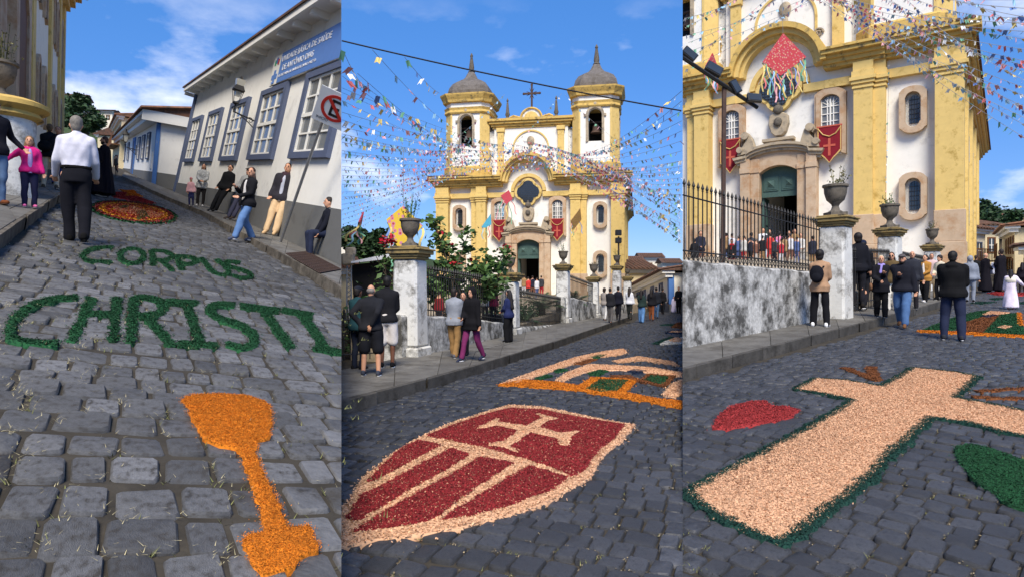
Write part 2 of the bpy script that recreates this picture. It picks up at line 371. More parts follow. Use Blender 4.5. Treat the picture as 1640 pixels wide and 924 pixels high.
def chips(pts, z0, p, size, spread=.012):
    """flat curled flakes lying at the given plan points"""
    n = len(pts)
    if n == 0: return np.zeros((0, 3)), np.zeros((0, 3), int)
    a, b, c = PL[p]; x = pts[:, 0]+rng.normal(0, spread, n); y = pts[:, 1]+rng.normal(0, spread, n); z = a+b*x+c*y+z0+rng.uniform(-.005, .35, n)*size
    th = rng.uniform(0, 6.283, n); ti = rng.uniform(-.75, .75, n); l = size*rng.uniform(.6, 1.6, n); w = size*rng.uniform(.35, .75, n)
    ux, uy, uz = np.cos(th)*np.cos(ti), np.sin(th)*np.cos(ti), np.sin(ti); t2 = rng.uniform(-.6, .6, n)
    vx, vy, vz = -np.sin(th)*np.cos(t2), np.cos(th)*np.cos(t2), np.sin(t2)
    P = np.c_[x, y, z]; U = np.c_[ux, uy, uz]*l[:, None]/2; Vv = np.c_[vx, vy, vz]*w[:, None]/2
    V = np.stack([P-U-Vv, P+U-Vv, P+U+Vv, P-U+Vv], 1).reshape(-1, 3); i = np.arange(n)*4
    Fq = np.vstack([np.c_[i, i+1, i+2], np.c_[i, i+2, i+3]]); return V, Fq
# grass and straw in the joints
def tufts(p, dens, m, lmin, lmax):
    jp, n3 = joints[p]; V = []; Fq = []
    for O, y in jp:
        if random.random() > dens: continue
        for k in range(random.randint(3, 9)):
            a = random.uniform(0, 6.28); l = random.uniform(lmin, lmax); b = O + Vector((random.gauss(0, .02), random.gauss(0, .02), -.02)); t = Vector((math.cos(a), math.sin(a), 0))
            q = Vector((-t.y, t.x, 0))*.0028; tip = b + t*l*.7 + n3*l*random.uniform(.4, .9); i = len(V)
            V += [b-q, b+q, tip]; Fq.append((i, i+1, i+2))
    o = link('joint_grass', np_mesh('joint_grass', np.array([v[:] for v in V]), Fq), m, None); tag(o, kind='stuff'); return o
o = tufts(1, .5, M['grass'], .015, .055); tag(o, 'dry grass tufts growing between the steep street cobbles', 'grass')
o = tufts(2, .30, M['grass'], .010, .035); tag(o, 'sparse dry grass between cobbles around the shield carpet', 'grass')
o = tufts(3, .36, M['grass'], .012, .04); tag(o, 'sparse dry grass between cobbles around the cross carpet', 'grass')

# straw blown over the steep street
jj = [(O.x, O.y) for O, y in joints[1][0] if O.x < -K*O.y-.05]; wts = np.array([min(1, max(.08, (-x/y-.30)*2.2))/max(y, 1)**.3 for x, y in jj]); n = 5200
pk = np.array(jj)[rng.choice(len(jj), n, p=wts/wts.sum())]+rng.normal(0, .035, (n, 2)); xs, yy = pk[:, 0], pk[:, 1]
u_ = rng.uniform(0, 6.283, n); l_ = rng.uniform(.010, .035, n); w_ = .0015; cxx = xs+np.cos(u_)*l_; cyy = yy+np.sin(u_)*l_; nx, ny = -np.sin(u_)*w_, np.cos(u_)*w_
f_ = lambda x, y, h: np.c_[x, y, PL[1][0]+PL[1][1]*x+PL[1][2]*y+h]; hh = rng.uniform(-.012, .012, n)
V = np.stack([f_(xs-nx, yy-ny, hh), f_(xs+nx, yy+ny, hh), f_(cxx, cyy, hh+rng.uniform(0, .02, n))], 1).reshape(-1, 3); i_ = np.arange(n)*3
o = link('straw', np_mesh('straw', V, np.c_[i_, i_+1, i_+2]), mat('straw_bits', (.42, .36, .20), .9, .2, 9, island=.4), None); tag(o, 'loose straw and dry clippings blown over the steep street', 'straw', kind='stuff')
for p_, lab_ in ((2, 'pale chips and dry bits lying in the joints around the shield'), (3, 'pale chips and dry bits lying in the joints around the cross')):
    jj = np.array([(O.x, O.y) for O, y in joints[p_][0] if (abs(O.x) < K*O.y-.06 if p_ == 2 else O.x > K*O.y+.06)]); n = 2600; wts = 1/jj[:, 1]; pk = jj[rng.choice(len(jj), n, p=wts/wts.sum())]+rng.normal(0, .014, (n, 2))
    V, Fq = chips(pk, -.012, p_, .011, .004); o = link('joint_debris', np_mesh('joint_debris', V, Fq), mat('joint_debris_bits', (.20, .16, .10), .95, .3, 9, island=.7), None); tag(o, lab_, 'debris', kind='stuff')
# ------------------------------------------------------------------ pavements: kerb stones and slabs, each its own piece
def resample(pts, step, jit=.25):
    out = [pts[0]]; 
    tot = [0]
    for a, b in zip(pts, pts[1:]): tot.append(tot[-1]+(b-a).length)
    s = 0
    while True:
        s += step*random.uniform(1-jit, 1+jit)
        if s >= tot[-1]-step*.4: break
        k = max(i for i in range(len(tot)) if tot[i] <= s); f = (s-tot[k])/(tot[k+1]-tot[k]); out.append(pts[k].lerp(pts[k+1], f))
    return out+[pts[-1]]
def slabpiece(name, q, th, m, parent, panel, n3=Vector((0, 0, 1)), shrink=.006):
    c = sum(q, Vector())/4; dz = random.uniform(-.006, .006)
    q = [v + (c-v).normalized()*shrink + n3*dz for v in q]; q2 = [v + (c-v).normalized()*.01 for v in q]
    mb = MB(); b4 = [v-n3*th for v in q]; m4 = [v-n3*.008 for v in q]
    mb.add(b4+m4+q2, [(0,1,5,4),(1,2,6,5),(2,3,7,6),(3,0,4,7),(4,5,9,8),(5,6,10,9),(6,7,11,10),(7,4,8,11),(8,9,10,11)])
    return mb.build(name, m, parent, clip=panel)
def pavement(name, p, kerbpx, wallpx, up, kerbw, kstep, sstep, nacross, kmat, smat):
    a, b, c = PL[p]; n3 = Vector((-b, -c, 1)).normalized()
    A = [G(p, x, y, up) for x, y in kerbpx]; B = [G(p, x, y, up) for x, y in wallpx]
    bed = MB()
    nA = len(A); top = A+B[::-1]; n = len(top)
    top = [v-n3*.02 for v in top]
    for i in range(nA-1):
        j = min(i, len(B)-2)
    ra = [A[0].lerp(A[0], 0)]
    def at(P, f):
        tot = [0]
        for u, v in zip(P, P[1:]): tot.append(tot[-1]+(v-u).length)
        s = f*tot[-1]; k = max(i for i in range(len(tot)-1) if tot[i] <= s+1e-9); return P[k].lerp(P[k+1], (s-tot[k])/(tot[k+1]-tot[k]))
    NN = 24
    for i in range(NN):
        q = [at(A, i/NN), at(A, (i+1)/NN), at(B, (i+1)/NN), at(B, i/NN)]
        q = [v-n3*.03 for v in q]; q[0] = q[0].lerp(q[3], .02); q[1] = q[1].lerp(q[2], .02)
        bed.hexa([v-n3*.3 for v in q], q)
    root = tag(bed.build(name, M['dirt'], clip=p), kind='structure')
    K1 = resample(A, kstep)
    lenA = sum((v-u).length for u, v in zip(A, A[1:])); 
    s = 0; f0 = 0; ks = []
    while f0 < 1:
        f1 = min(1, f0 + kstep*random.uniform(.7, 1.3)/lenA); ks.append((f0, f1)); f0 = f1
    for f0, f1 in ks:
        u, v = at(A, f0), at(A, f1); wu, wv = at(B, f0), at(B, f1)
        iu = u + (wu-u).normalized()*kerbw; iv = v + (wv-v).normalized()*kerbw; off = Vector((random.uniform(-.015, .015), random.uniform(-.015, .015), 0))
        slabpiece('kerb_stone', [u+off, v+off, iv, iu], up+.12, kmat, root, p, n3, .006)
    f0 = 0
    while f0 < 1:
        for r in range(nacross): pass
        f1 = min(1, f0 + sstep*random.uniform(.7, 1.35)/lenA)
        cuts = [0] + sorted(min(.95, max(.05, (r+1)/nacross + random.uniform(-.1, .1))) for r in range(nacross-1)) + [1]
        for c0, c1 in zip(cuts, cuts[1:]):
            def pt(f, cc):
                u = at(A, f); w = at(B, f); i0 = u + (w-u).normalized()*(kerbw+.01); return i0.lerp(w, cc)
            sk = random.uniform(-.15, .15)*(f1-f0)
            slabpiece('paving_slab', [pt(f0, c0), pt(f1, c0), pt(f1, c1), pt(f0, c1)], .1, smat, root, p, n3)
        f0 = f1
    return root
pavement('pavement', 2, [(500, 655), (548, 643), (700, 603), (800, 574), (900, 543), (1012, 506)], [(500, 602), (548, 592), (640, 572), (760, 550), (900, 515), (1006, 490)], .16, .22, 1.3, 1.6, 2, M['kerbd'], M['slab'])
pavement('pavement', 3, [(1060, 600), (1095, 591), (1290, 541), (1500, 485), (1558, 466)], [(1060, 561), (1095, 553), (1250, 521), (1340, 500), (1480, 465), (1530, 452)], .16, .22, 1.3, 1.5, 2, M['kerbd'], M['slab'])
pavement('pavement', 1, [(600, 505), (560, 470), (520, 444), (440, 401), (330, 341), (250, 308), (195, 282)], [(640, 470), (600, 452), (560, 432), (500, 404), (400, 358), (290, 312), (200, 276)], .15, .30, 1.1, 1.4, 2, M['kerb'], M['slab'])
pavement('pavement', 1, [(-140, 472), (-20, 390), (50, 342), (100, 309), (140, 283)], [(-140, 330), (-20, 312), (30, 303), (80, 288), (112, 275)], .18, .28, 1.2, 1.5, 3, M['kerb'], M['slab'])

# ------------------------------------------------------------------ sawdust carpets
def pip(P, poly): return inpoly(P, poly)
def plan(p, px): return np.array([G(p, x, y)[:2] for x, y in px])
def rough(P, step, jit):
    out = []
    for i in range(len(P)):
        a = P[i]; b = P[(i+1) % len(P)]; n = max(1, int(np.hypot(*(b-a))/step))
        for k in range(n): out.append(a+(b-a)*k/n + rng.normal(0, jit, 2))
    return np.array(out)
def area(P): x, y = P[:, 0], P[:, 1]; return abs(np.dot(x, np.roll(y, 1))-np.dot(y, np.roll(x, 1)))/2
def heap(name, p, px, m, parent, h=.03, size=.02, dens=1.0, step=.06, jit=.008, clipseam=True):
    P = rough(plan(p, px), step, jit); A = area(P); lo = P.min(0); hi = P.max(0)
    h = h*.55; size = size*.66
    n = int(min(130000, dens*1.55*A/(size*size*.55))); k = int(n*(hi-lo).prod()/max(A, 1e-6))
    Q = rng.uniform(lo, hi, (min(k, 900000), 2)); Q = Q[pip(Q, P)][:n]
    E = P[rng.integers(0, len(P), int(len(P)*2.2))]; ex = E+rng.normal(0, min(.035, size*2.2), E.shape)*rng.uniform(.2, 1.6, (len(E), 1))           # strays along the edge
    V, Fq = chips(np.vstack([Q, ex]), h, p, size)
    V[len(Q)*4:, 2] -= h*.55
    bm = bmesh.new()
    vs = [bm.verts.new((x, y, gz(p, x, y)+h)) for x, y in P]
    es = [bm.edges.new((vs[i], vs[(i+1) % len(vs)])) for i in range(len(vs))]
    bmesh.ops.triangle_fill(bm, edges=es, use_beauty=True)
    lowv = [bm.verts.new((x, y, gz(p, x, y)-.03)) for x, y in P]; n2 = len(P)
    for i in range(n2): bm.faces.new((vs[i], lowv[i], lowv[(i+1) % n2], vs[(i+1) % n2]))
    bmesh.ops.triangulate(bm, faces=bm.faces[:])
    bmesh.ops.recalc_face_normals(bm, faces=bm.faces[:])
    clip_bm(bm, p); bmesh.ops.triangulate(bm, faces=bm.faces[:]); bm.verts.index_update()
    V0 = np.array([v.co[:] for v in bm.verts]); F0 = np.array([[v.index for v in f.verts] for f in bm.faces]); bm.free()
    d = {1: -K*V[:, 1]-V[:, 0], 2: np.minimum(V[:, 0]+K*V[:, 1], K*V[:, 1]-V[:, 0]), 3: V[:, 0]-K*V[:, 1]}[p]
    Fq = Fq[(d[Fq] > 0).all(1)]
    me = np_mesh(name, np.vstack([V0, V]), np.vstack([F0, Fq+len(V0)]))
    return link(name, me, m, parent)
def stroke_px(p, pts, w):
    P = np.array(pts, float); Lf = []; Rt = []
    if len(P) > 2:
        for _ in range(2):
            Q = [P[0]]
            for a, b in zip(P, P[1:]): Q += [a*.75+b*.25, a*.25+b*.75]
            P = np.array(Q[:1]+Q[2:-1]+[P[-1]])
    for i in range(len(P)):
        d = P[min(i+1, len(P)-1)]-P[max(i-1, 0)]; d = d*np.array((1, 1.6)); d = d/np.hypot(*d); nn = np.array((-d[1], d[0]*.62))*w/2
        Lf.append(P[i]+nn); Rt.append(P[i]-nn)
    return [tuple(q) for q in Lf+Rt[::-1]]
def stroke(p, pts, w):
    """ground polygon round a polyline (in pixels), w metres wide, square ends"""
    P = plan(p, pts); Lf = []; Rt = []
    for i in range(len(P)):
        d = P[min(i+1, len(P)-1)]-P[max(i-1, 0)]; d = d/np.hypot(*d); nn = np.array((-d[1], d[0]))*w/2
        e = d*w*.25*((i == len(P)-1)-(i == 0)); Lf.append(P[i]+nn+e); Rt.append(P[i]-nn+e)
    return np.array(Lf+Rt[::-1])
def topx(p, P): return [(CX+F*x/y, CY-F*(gz(p, x, y)-EYE)/y) for x, y in P]
def stroke_heap(name, p, pts, w, m, parent, **kw): return heap(name, p, topx(p, stroke(p, pts, w)), m, parent, **kw)
z1 = lambda L_: [(545+x/2.405, 540+y/2.405) for x, y in L_]
t = empty('sawdust_shield', G(2, 790, 760), 'big red and cream sawdust shield carpet with a cross on cobbles', 'sawdust carpet')
def child(o, root): o.parent = root; o.matrix_parent_inverse = root.matrix_basis.inverted(); return o
def H2(root, name, *a, **k): return child(heap(name, *a[:2], a[2], None, **k), root)
def heapc(root, name, p, px, m, **k): return child(heap(name, p, px, m, None, **k), root)
def strokec(root, name, p, px, w, m, **k): return child(stroke_heap(name, p, px, w, m, None, **k), root)
heapc(t, 'cream_border', 2, z1([(-60,770),(20,655),(90,540),(200,450),(310,385),(430,330),(560,290),(650,262),(780,270),(900,295),(1010,318),(1135,340),(1085,400),(1000,470),(960,545),(880,590),(790,645),(650,690),(520,720),(400,750),(280,770),(150,785),(40,805),(-60,830)]), M['s_cream'], h=.022, size=.026, dens=.8)
for q in ([(330,385),(440,340),(560,300),(650,275),(780,283),(900,308),(1095,340),(1050,400),(985,450),(940,520),(895,540),(800,500),(700,470),(560,430),(420,400)],
          [(105,565),(160,500),(230,435),(300,400),(390,420),(330,450),(240,500),(150,550)],
          [(20,705),(85,610),(150,585),(260,520),(430,432),(500,455),(400,520),(270,590),(160,660),(60,715)],
          [(55,755),(150,690),(270,620),(400,550),(540,465),(670,490),(560,560),(460,630),(370,700),(310,720),(200,740)],
          [(390,710),(450,670),(560,600),(640,550),(730,500),(875,545),(830,590),(740,620),(640,660),(520,690)]):
    heapc(t, 'red_field', 2, z1(q), M['s_red'], h=.036, size=.018)
heapc(t, 'cream_cross', 2, z1([(757,300),(838,320),(800,325),(765,355),(850,378),(918,368),(885,395),(875,425),(845,420),(840,398),(730,372),(655,425),(680,450),(630,430),(565,425),(600,412),(630,410),(690,365),(600,345),(565,355),(528,358),(565,340),(605,320),(608,335),(720,350),(780,318)]), M['s_cream'], h=.05, size=.022)
t = empty('sawdust_church_picture', G(2, 960, 600), 'orange, cream and green sawdust picture of a church facade behind the shield', 'sawdust carpet')
for nm, q, m, h in (('cream_roof_line', [(615,182),(700,150),(800,115),(900,80),(1000,58),(1090,45),(1105,60),(1060,72),(980,80),(880,110),(760,150),(680,180)], 's_cream', .03),
  ('orange_base_line', [(610,185),(700,165),(840,175),(960,195),(1010,205),(1100,215),(1200,235),(1330,250),(1330,278),(1180,250),(1050,230),(900,205),(760,195)], 's_orange', .035),
  ('cream_cornice', [(830,165),(880,135),(960,105),(1080,110),(1200,118),(1330,140),(1330,155),(1200,140),(1080,128),(980,128),(900,150),(860,170)], 's_cream', .03),
  ('orange_door_frame', [(890,205),(970,155),(1150,163),(1085,225)], 's_orange', .028), ('green_door', [(945,203),(1000,165),(1108,168),(1065,212),(1000,215)], 's_green', .04),
  ('green_window', [(750,160),(800,145),(815,150),(770,167)], 's_green', .03), ('green_window', [(820,130),(850,122),(875,127),(840,137)], 's_green', .03), ('green_window', [(950,140),(1000,127),(1035,132),(990,150)], 's_green', .03),
  ('orange_window_frame', [(1148,172),(1183,142),(1290,150),(1252,194)], 's_brown', .028), ('green_window', [(1172,167),(1195,150),(1268,155),(1237,185)], 's_green', .04),
  ('dark_flower', [(1105,135),(1135,125),(1180,132),(1150,143)], 's_blue', .035), ('brown_strip', [(890,103),(950,85),(995,85),(930,105)], 's_brown', .03), ('green_strip', [(955,80),(1000,68),(1030,70),(985,83)], 's_green', .035),
  ('cream_side_wall', [(1240,225),(1280,180),(1330,160),(1330,215),(1290,232)], 's_cream', .03), ('cream_scroll', [(1050,92),(1150,75),(1280,95),(1305,112),(1160,90),(1070,100)], 's_cream', .03),
  ('orange_band', [(1040,150),(1110,148),(1170,170),(1150,172),(1100,160),(1050,160)], 's_brown', .032)):
    heapc(t, nm, 2, z1(q), M[m], h=h, size=.028, dens=.75)
z2 = lambda L_: [(1000+x/6.6, 420+y/6.6) for x, y in L_]
t = empty('sawdust_carpet', G(2, 1070, 548), 'white sawdust panel with orange figure and green edge near the seam of the street', 'sawdust carpet')
for nm, q, m, h in (('green_edge', [(300,860),(490,788),(520,798),(370,868)], 's_dgreen', .03), ('white_field', [(380,868),(450,828),(620,796),(620,862)], 's_white', .03), ('orange_figure', [(470,832),(540,802),(612,806),(600,848),(520,850)], 's_cream', .045)):
    heapc(t, nm, 2, z2(q), M[m], h=h, size=.04, dens=.6)
t = empty('sawdust_carpet', G(2, 1080, 532), 'dark edged cream sawdust panel farther up the church street', 'sawdust carpet')
for nm, q, m, h in (('dark_edge', [(430,748),(470,728),(620,720),(620,755),(500,758)], 's_blue', .03), ('cream_field', [(475,745),(500,733),(620,728),(620,750)], 's_cream', .045)): heapc(t, nm, 2, z2(q), M[m], h=h, size=.05, dens=.6)
t = empty('sawdust_carpet', G(2, 1072, 521), 'thin brown and green sawdust strips at the far end of church street', 'sawdust carpet')
for nm, q, m, h in (('brown_field', [(500,690),(560,640),(620,636),(620,700)], 's_brown', .03), ('green_strip', [(380,665),(450,655),(540,655),(500,672)], 's_dgreen', .03)): heapc(t, nm, 2, z2(q), M[m], h=h, size=.06, dens=.6)

z3 = lambda L_: [(x/2.982, 360+y/2.982) for x, y in L_]
LET = {'C': [[(370,350),(230,360),(130,400),(60,470),(40,520),(60,550),(130,562),(280,570)]], 'H': [[(440,350),(340,565)], [(560,350),(540,560)], [(400,430),(550,430)]],
 'R': [[(640,350),(625,570)], [(640,352),(740,352),(790,395),(760,430),(660,440)], [(700,440),(820,580)]], 'I': [[(790,370),(945,378)], [(890,378),(960,575)], [(850,570),(1040,580)]],
 'S': [[(1120,385),(1030,380),(995,410),(1040,450),(1150,480),(1210,520),(1215,570),(1170,595),(1080,570)]], 'T': [[(1150,390),(1330,412)], [(1255,405),(1390,590)]], 'I2': [[(1345,410),(1490,435)], [(1440,425),(1560,600)], [(1500,590),(1640,612)]]}
for k, ss in LET.items():
    q = z3(ss[0]); t = empty('sawdust_letter', G(1, *q[0]), {'I': 'green sawdust letter I between R and S of CHRISTI', 'I2': 'green sawdust letter I, last of the word CHRISTI'}.get(k, 'large green sawdust letter %s of the word CHRISTI' % k), 'sawdust letter', 'letters of CHRISTI')
    for s in ss: heapc(t, 'stroke', 1, stroke_px(1, z3(s), 14.5), M['s_green'], h=.02, size=.017, dens=1.0, step=.035, jit=.008)
LET = {'C': [[(540,110),(460,112),(400,135),(395,165),(440,180),(530,180)]], 'O': [[(600,120),(570,140),(580,175),(640,190),(685,175),(690,140),(650,115),(605,118)]], 'R': [[(725,125),(735,200)], [(725,127),(790,127),(830,150),(800,175),(740,170)], [(770,175),(825,220)]],
 'P': [[(845,150),(870,220)], [(845,152),(920,155),(945,180),(900,192),(860,185)]], 'U': [[(960,160),(1010,225),(1060,245),(1095,238),(1085,205),(1035,168)]], 'S': [[(1145,182),(1085,175),(1075,195),(1130,210),(1195,230),(1200,250),(1160,258),(1110,245)]]}
for k, ss in LET.items():
    q = z3(ss[0]); t = empty('sawdust_letter', G(1, *q[0]), 'green sawdust letter %s of the upper word CORPUS' % k, 'sawdust letter', 'letters of CORPUS')
    for s in ss: heapc(t, 'stroke', 1, stroke_px(1, z3(s), 7.2), M['s_green'], h=.018, size=.022, dens=1.0, step=.045, jit=.008)
z4 = lambda L_: [(x/2.853, 600+y/2.853) for x, y in L_]
o = heap('sawdust_chalice', 1, z4([(832,110),(880,95),(1000,92),(1120,100),(1200,120),(1235,150),(1240,210),(1230,290),(1180,310),(1165,340),(1175,400),(1190,440),(1225,500),(1245,560),(1275,620),(1295,690),(1310,712),(1420,700),(1440,800),(1380,830),(1340,880),(1290,905),(1200,915),(1170,900),(1150,850),(1130,800),(1125,740),(1210,730),(1200,640),(1175,560),(1145,500),(1125,430),(1110,370),(1090,340),(1000,325),(940,300),(900,240),(870,180)]), M['s_orange'], None, h=.022, size=.0085, dens=1.2, step=.03, jit=.007)
tag(o, 'bright orange sawdust chalice in front of the word CHRISTI', 'sawdust carpet')
def ell(cx, cy, ax, ay, bx, by, n=28): return [(cx+ax*math.cos(2*math.pi*i/n)+bx*math.sin(2*math.pi*i/n), cy+ay*math.cos(2*math.pi*i/n)+by*math.sin(2*math.pi*i/n)) for i in range(n)]
t = empty('sawdust_medallion', G(1, 214, 341), 'oval red and yellow sawdust medallion with pale dove behind the word CORPUS', 'sawdust carpet')
for nm, s, m, h in (('green_rim', 1.0, 's_green', .025), ('red_ring', .93, 's_red2', .035), ('yellow_ring', .80, 's_yellow', .045), ('red_disc', .70, 's_red2', .055)): heapc(t, nm, 1, ell(214, 341, 68*s, 9*s, 6*s, -16*s), M[m], h=h, size=.062, dens=.6)
for nm, q, m in (('cream_dove', [(180,334),(205,331),(232,338),(262,346),(250,352),(225,350),(205,345),(188,341)], 's_cream'), ('green_leaf', [(218,341),(232,340),(240,352),(222,355)], 's_green'), ('green_leaf', [(190,333),(206,332),(204,336),(192,337)], 's_green')): heapc(t, nm, 1, q, M[m], h=.07 if 'leaf' in nm else .06, size=.045, dens=.7)
t = empty('sawdust_star', G(1, 210, 316), 'red and orange sawdust star picture beyond the medallion', 'sawdust carpet')
for nm, q, m in (('red_stripe', [(181,309),(200,309),(246,325),(240,329),(215,323),(183,317)], 's_red2'), ('orange_star', [(192,305),(206,307),(214,306),(216,310),(228,316),(210,315),(202,316),(204,311)], 's_orange')): heapc(t, nm, 1, q, M[m], h=.03 if 'red' in nm else .045, size=.06, dens=.7)

z5 = lambda L_: [(1092+x/2.2865, 520+y/2.2865) for x, y in L_]
CR = [(25,615),(100,570),(180,530),(330,450),(480,370),(630,278),(520,255),(415,238),(490,198),(600,205),(730,228),(790,195),(845,160),(1000,175),(1080,190),(1040,235),(1000,270),(1120,290),(1290,325),(1290,420),(1150,390),(1040,360),(915,343),(850,400),(760,480),(690,560),(610,630),(500,710),(420,770),(360,800),(270,770),(150,710),(60,660)]
t = empty('sawdust_cross', G(3, 1330, 720), 'large natural cream sawdust cross edged in dark green on cobbles', 'sawdust carpet')
heapc(t, 'cream_field', 3, z5(CR), M['s_cream'], h=.03, size=.02, dens=.9, step=.05, jit=.012)
strokec(t, 'green_edge', 3, z5(CR[18::-1] + [CR[-1]]), .085, M['s_dgreen'], h=.034, size=.018, dens=1.1, step=.05, jit=.016)
strokec(t, 'green_edge', 3, z5(CR[19:] + [CR[0]]), .10, M['s_dgreen'], h=.034, size=.018, dens=1.1, step=.05, jit=.016)
o = heap('sawdust_heart', 3, z5([(110,388),(130,340),(180,300),(250,283),(310,280),(320,298),(380,300),(430,315),(410,335),(340,355),(260,368),(170,383)]), M['s_red2'], None, h=.03, size=.02); tag(o, 'small red sawdust heart left of the cream cross', 'sawdust carpet')
t = empty('sawdust_rays', G(3, 1400, 605), 'two brown sawdust rays forming a V above the cross head', 'sawdust rays')
for q in ([(600,160),(660,182),(712,206)], [(690,155),(702,178),(718,203)]): strokec(t, 'ray', 3, z5(q), .11, M['s_brown'], h=.028, size=.02, jit=.02)
t = empty('sawdust_rays', G(3, 1600, 630), 'two brown sawdust rays beside the right arm of the cross', 'sawdust rays')
for q in ([(1090,246),(1170,240),(1290,232)], [(1090,266),(1170,270),(1290,274)]): strokec(t, 'ray', 3, z5(q), .09, M['s_brown'], h=.028, size=.02, jit=.02)
o = heap('sawdust_leaf', 3, z5([(1000,450),(1060,440),(1130,455),(1200,480),(1290,515),(1290,690),(1190,665),(1140,620),(1060,560),(1010,500)]), M['s_green'], None, h=.03, size=.017); tag(o, 'green sawdust leaf shape below the right arm of the cross', 'sawdust carpet')
z6 = lambda L_: [(1340+x/3.85, 320+y/3.85) for x, y in L_]
t = empty('sawdust_carpet', G(3, 1570, 520), 'green sawdust carpet with brown wedge in front of the robed girl', 'sawdust carpet')
for nm, q, m, h in (('orange_edge', [(500,805),(750,815),(1180,838),(1180,850),(740,826),(500,814)], 's_orange', .025), ('green_field', [(530,803),(700,735),(860,690),(940,683),(900,720),(780,760),(720,806),(640,806)], 's_green', .03), ('brown_wedge', [(735,812),(790,760),(900,725),(1005,712),(950,770),(900,822)], 's_brown', .035),
   ('green_field', [(905,822),(955,770),(1010,708),(1110,700),(1140,780),(1180,838),(1000,830)], 's_green', .03), ('cream_figure', [(900,712),(950,690),(1065,698),(1030,708),(960,715)], 's_cream', .045), ('cream_star', [(990,790),(1040,780),(1080,785),(1040,800)], 's_cream', .045), ('dark_hair', [(890,722),(960,708),(1000,716),(930,730)], 's_blue', .045), ('orange_edge', [(1110,697),(1135,700),(1150,775),(1125,780)], 's_orange', .035)):
    heapc(t, nm, 3, z6(q), M[m], h=h, size=.035, dens=.7)
t = empty('sawdust_carpet', G(3, 1600, 466), 'thin red sawdust strip by the feet of the two robed men', 'sawdust carpet')
heapc(t, 'red_strip', 3, z6([(930,578),(1000,568),(1060,572),(1160,575),(1160,592),(1000,590)]), M['s_red2'], h=.03, size=.05, dens=.7)
t = empty('sawdust_carpet', G(3, 1580, 487), 'scattered dark green sawdust strips left of the robed girl', 'sawdust carpet')
for q in ([(825,640),(870,630),(980,632),(900,643)], [(940,612),(1000,606),(1030,612),(980,618)], [(1100,640),(1160,632),(1160,645)]): heapc(t, 'green_strip', 3, z6(q), M['s_dgreen'], h=.03, size=.05, dens=.7)
# ------------------------------------------------------------------ people
def _sphere(n=12, m=8):
    v = [(0, 0, -1)]; f = []
    for j in range(1, m):
        for i in range(n): v.append((math.sin(math.pi*j/m)*math.cos(2*math.pi*i/n), math.sin(math.pi*j/m)*math.sin(2*math.pi*i/n), -math.cos(math.pi*j/m)))
    v.append((0, 0, 1)); e = len(v)-1
    for i in range(n): f.append((0, 1+(i+1) % n, 1+i)); f.append((e, 1+(m-2)*n+i, 1+(m-2)*n+(i+1) % n))
    for j in range(m-2):
        for i in range(n): a, b, c, d = 1+j*n+i, 1+j*n+(i+1) % n, 1+(j+1)*n+(i+1) % n, 1+(j+1)*n+i; f += [(a, b, c), (a, c, d)]
    return np.array(v), np.array(f)
SV, SF = _sphere()
def prim_mesh(prims):
    V = []; Fx = []; nb = 0
    def put(v, f):
        nonlocal nb
        V.append(v); Fx.append(f+nb); nb += len(v)
    for p in prims:
        if p[0] == 'e':
            v = SV*np.array(p[2])
            if len(p) > 3: v = v @ np.array(p[3]).T
            put(v+np.array(p[1]), SF)
        elif p[0] == 'c':
            a, b = np.array(p[1], float), np.array(p[2], float); ra, rb = p[3], p[4]; put(SV*ra+a, SF); put(SV*rb+b, SF)
            d = b-a; L_ = np.linalg.norm(d)
            if L_ < 1e-5: continue
            d /= L_; u = np.cross(d, (0, 0, 1.0)); u = np.cross(d, (0, 1.0, 0)) if np.linalg.norm(u) < .1 else u; u /= np.linalg.norm(u); w = np.cross(d, u); n = 12
            t = np.arange(n)*2*np.pi/n; ring = np.cos(t)[:, None]*u+np.sin(t)[:, None]*w
            v = np.vstack([a+ring*ra, b+ring*rb, [a], [b]]); f = []
            for i in range(n): j = (i+1) % n; f += [(i, n+j, j), (i, n+i, n+j), (2*n, i, j), (2*n+1, n+j, n+i)]
            put(v, np.array(f))
        elif p[0] == 'l':      # loft of ellipses: [(centre, rx, ry)], oriented by matrix
            n = 20; t = np.arange(n)*2*np.pi/n; rings = []; m3 = np.array(p[2]) if len(p) > 2 else np.eye(3)
            for c, rx, ry in p[1]:
                sq = 2.4; cs, sn = np.cos(t), np.sin(t); q = (np.abs(cs)**sq+np.abs(sn)**sq)**(-1/sq)
                rings.append(np.array(c)+(np.c_[rx*cs*q, ry*sn*q, np.zeros(n)]) @ m3.T)
            k = len(rings); v = np.vstack(rings+[[p[1][0][0]], [p[1][-1][0]]]); f = []
            for j in range(k-1):
                for i in range(n): a, b, c2, d2 = j*n+i, j*n+(i+1) % n, (j+1)*n+(i+1) % n, (j+1)*n+i; f += [(a, b, c2), (a, c2, d2)]
            for i in range(n): f += [(k*n, (i+1) % n, i), (k*n+1, (k-1)*n+i, (k-1)*n+(i+1) % n)]
            put(v, np.array(f))
    return np.vstack(V), np.vstack(Fx)
_tmp = bpy.data.objects.new('tmp', bpy.data.meshes.new('tmp')); _ts = bpy.data.scenes.new('scratch'); _ts.collection.objects.link(_tmp)
_rm = _tmp.modifiers.new('r', 'REMESH'); _rm.mode = 'VOXEL'; _sm = _tmp.modifiers.new('s', 'SMOOTH'); _sm.factor = .5
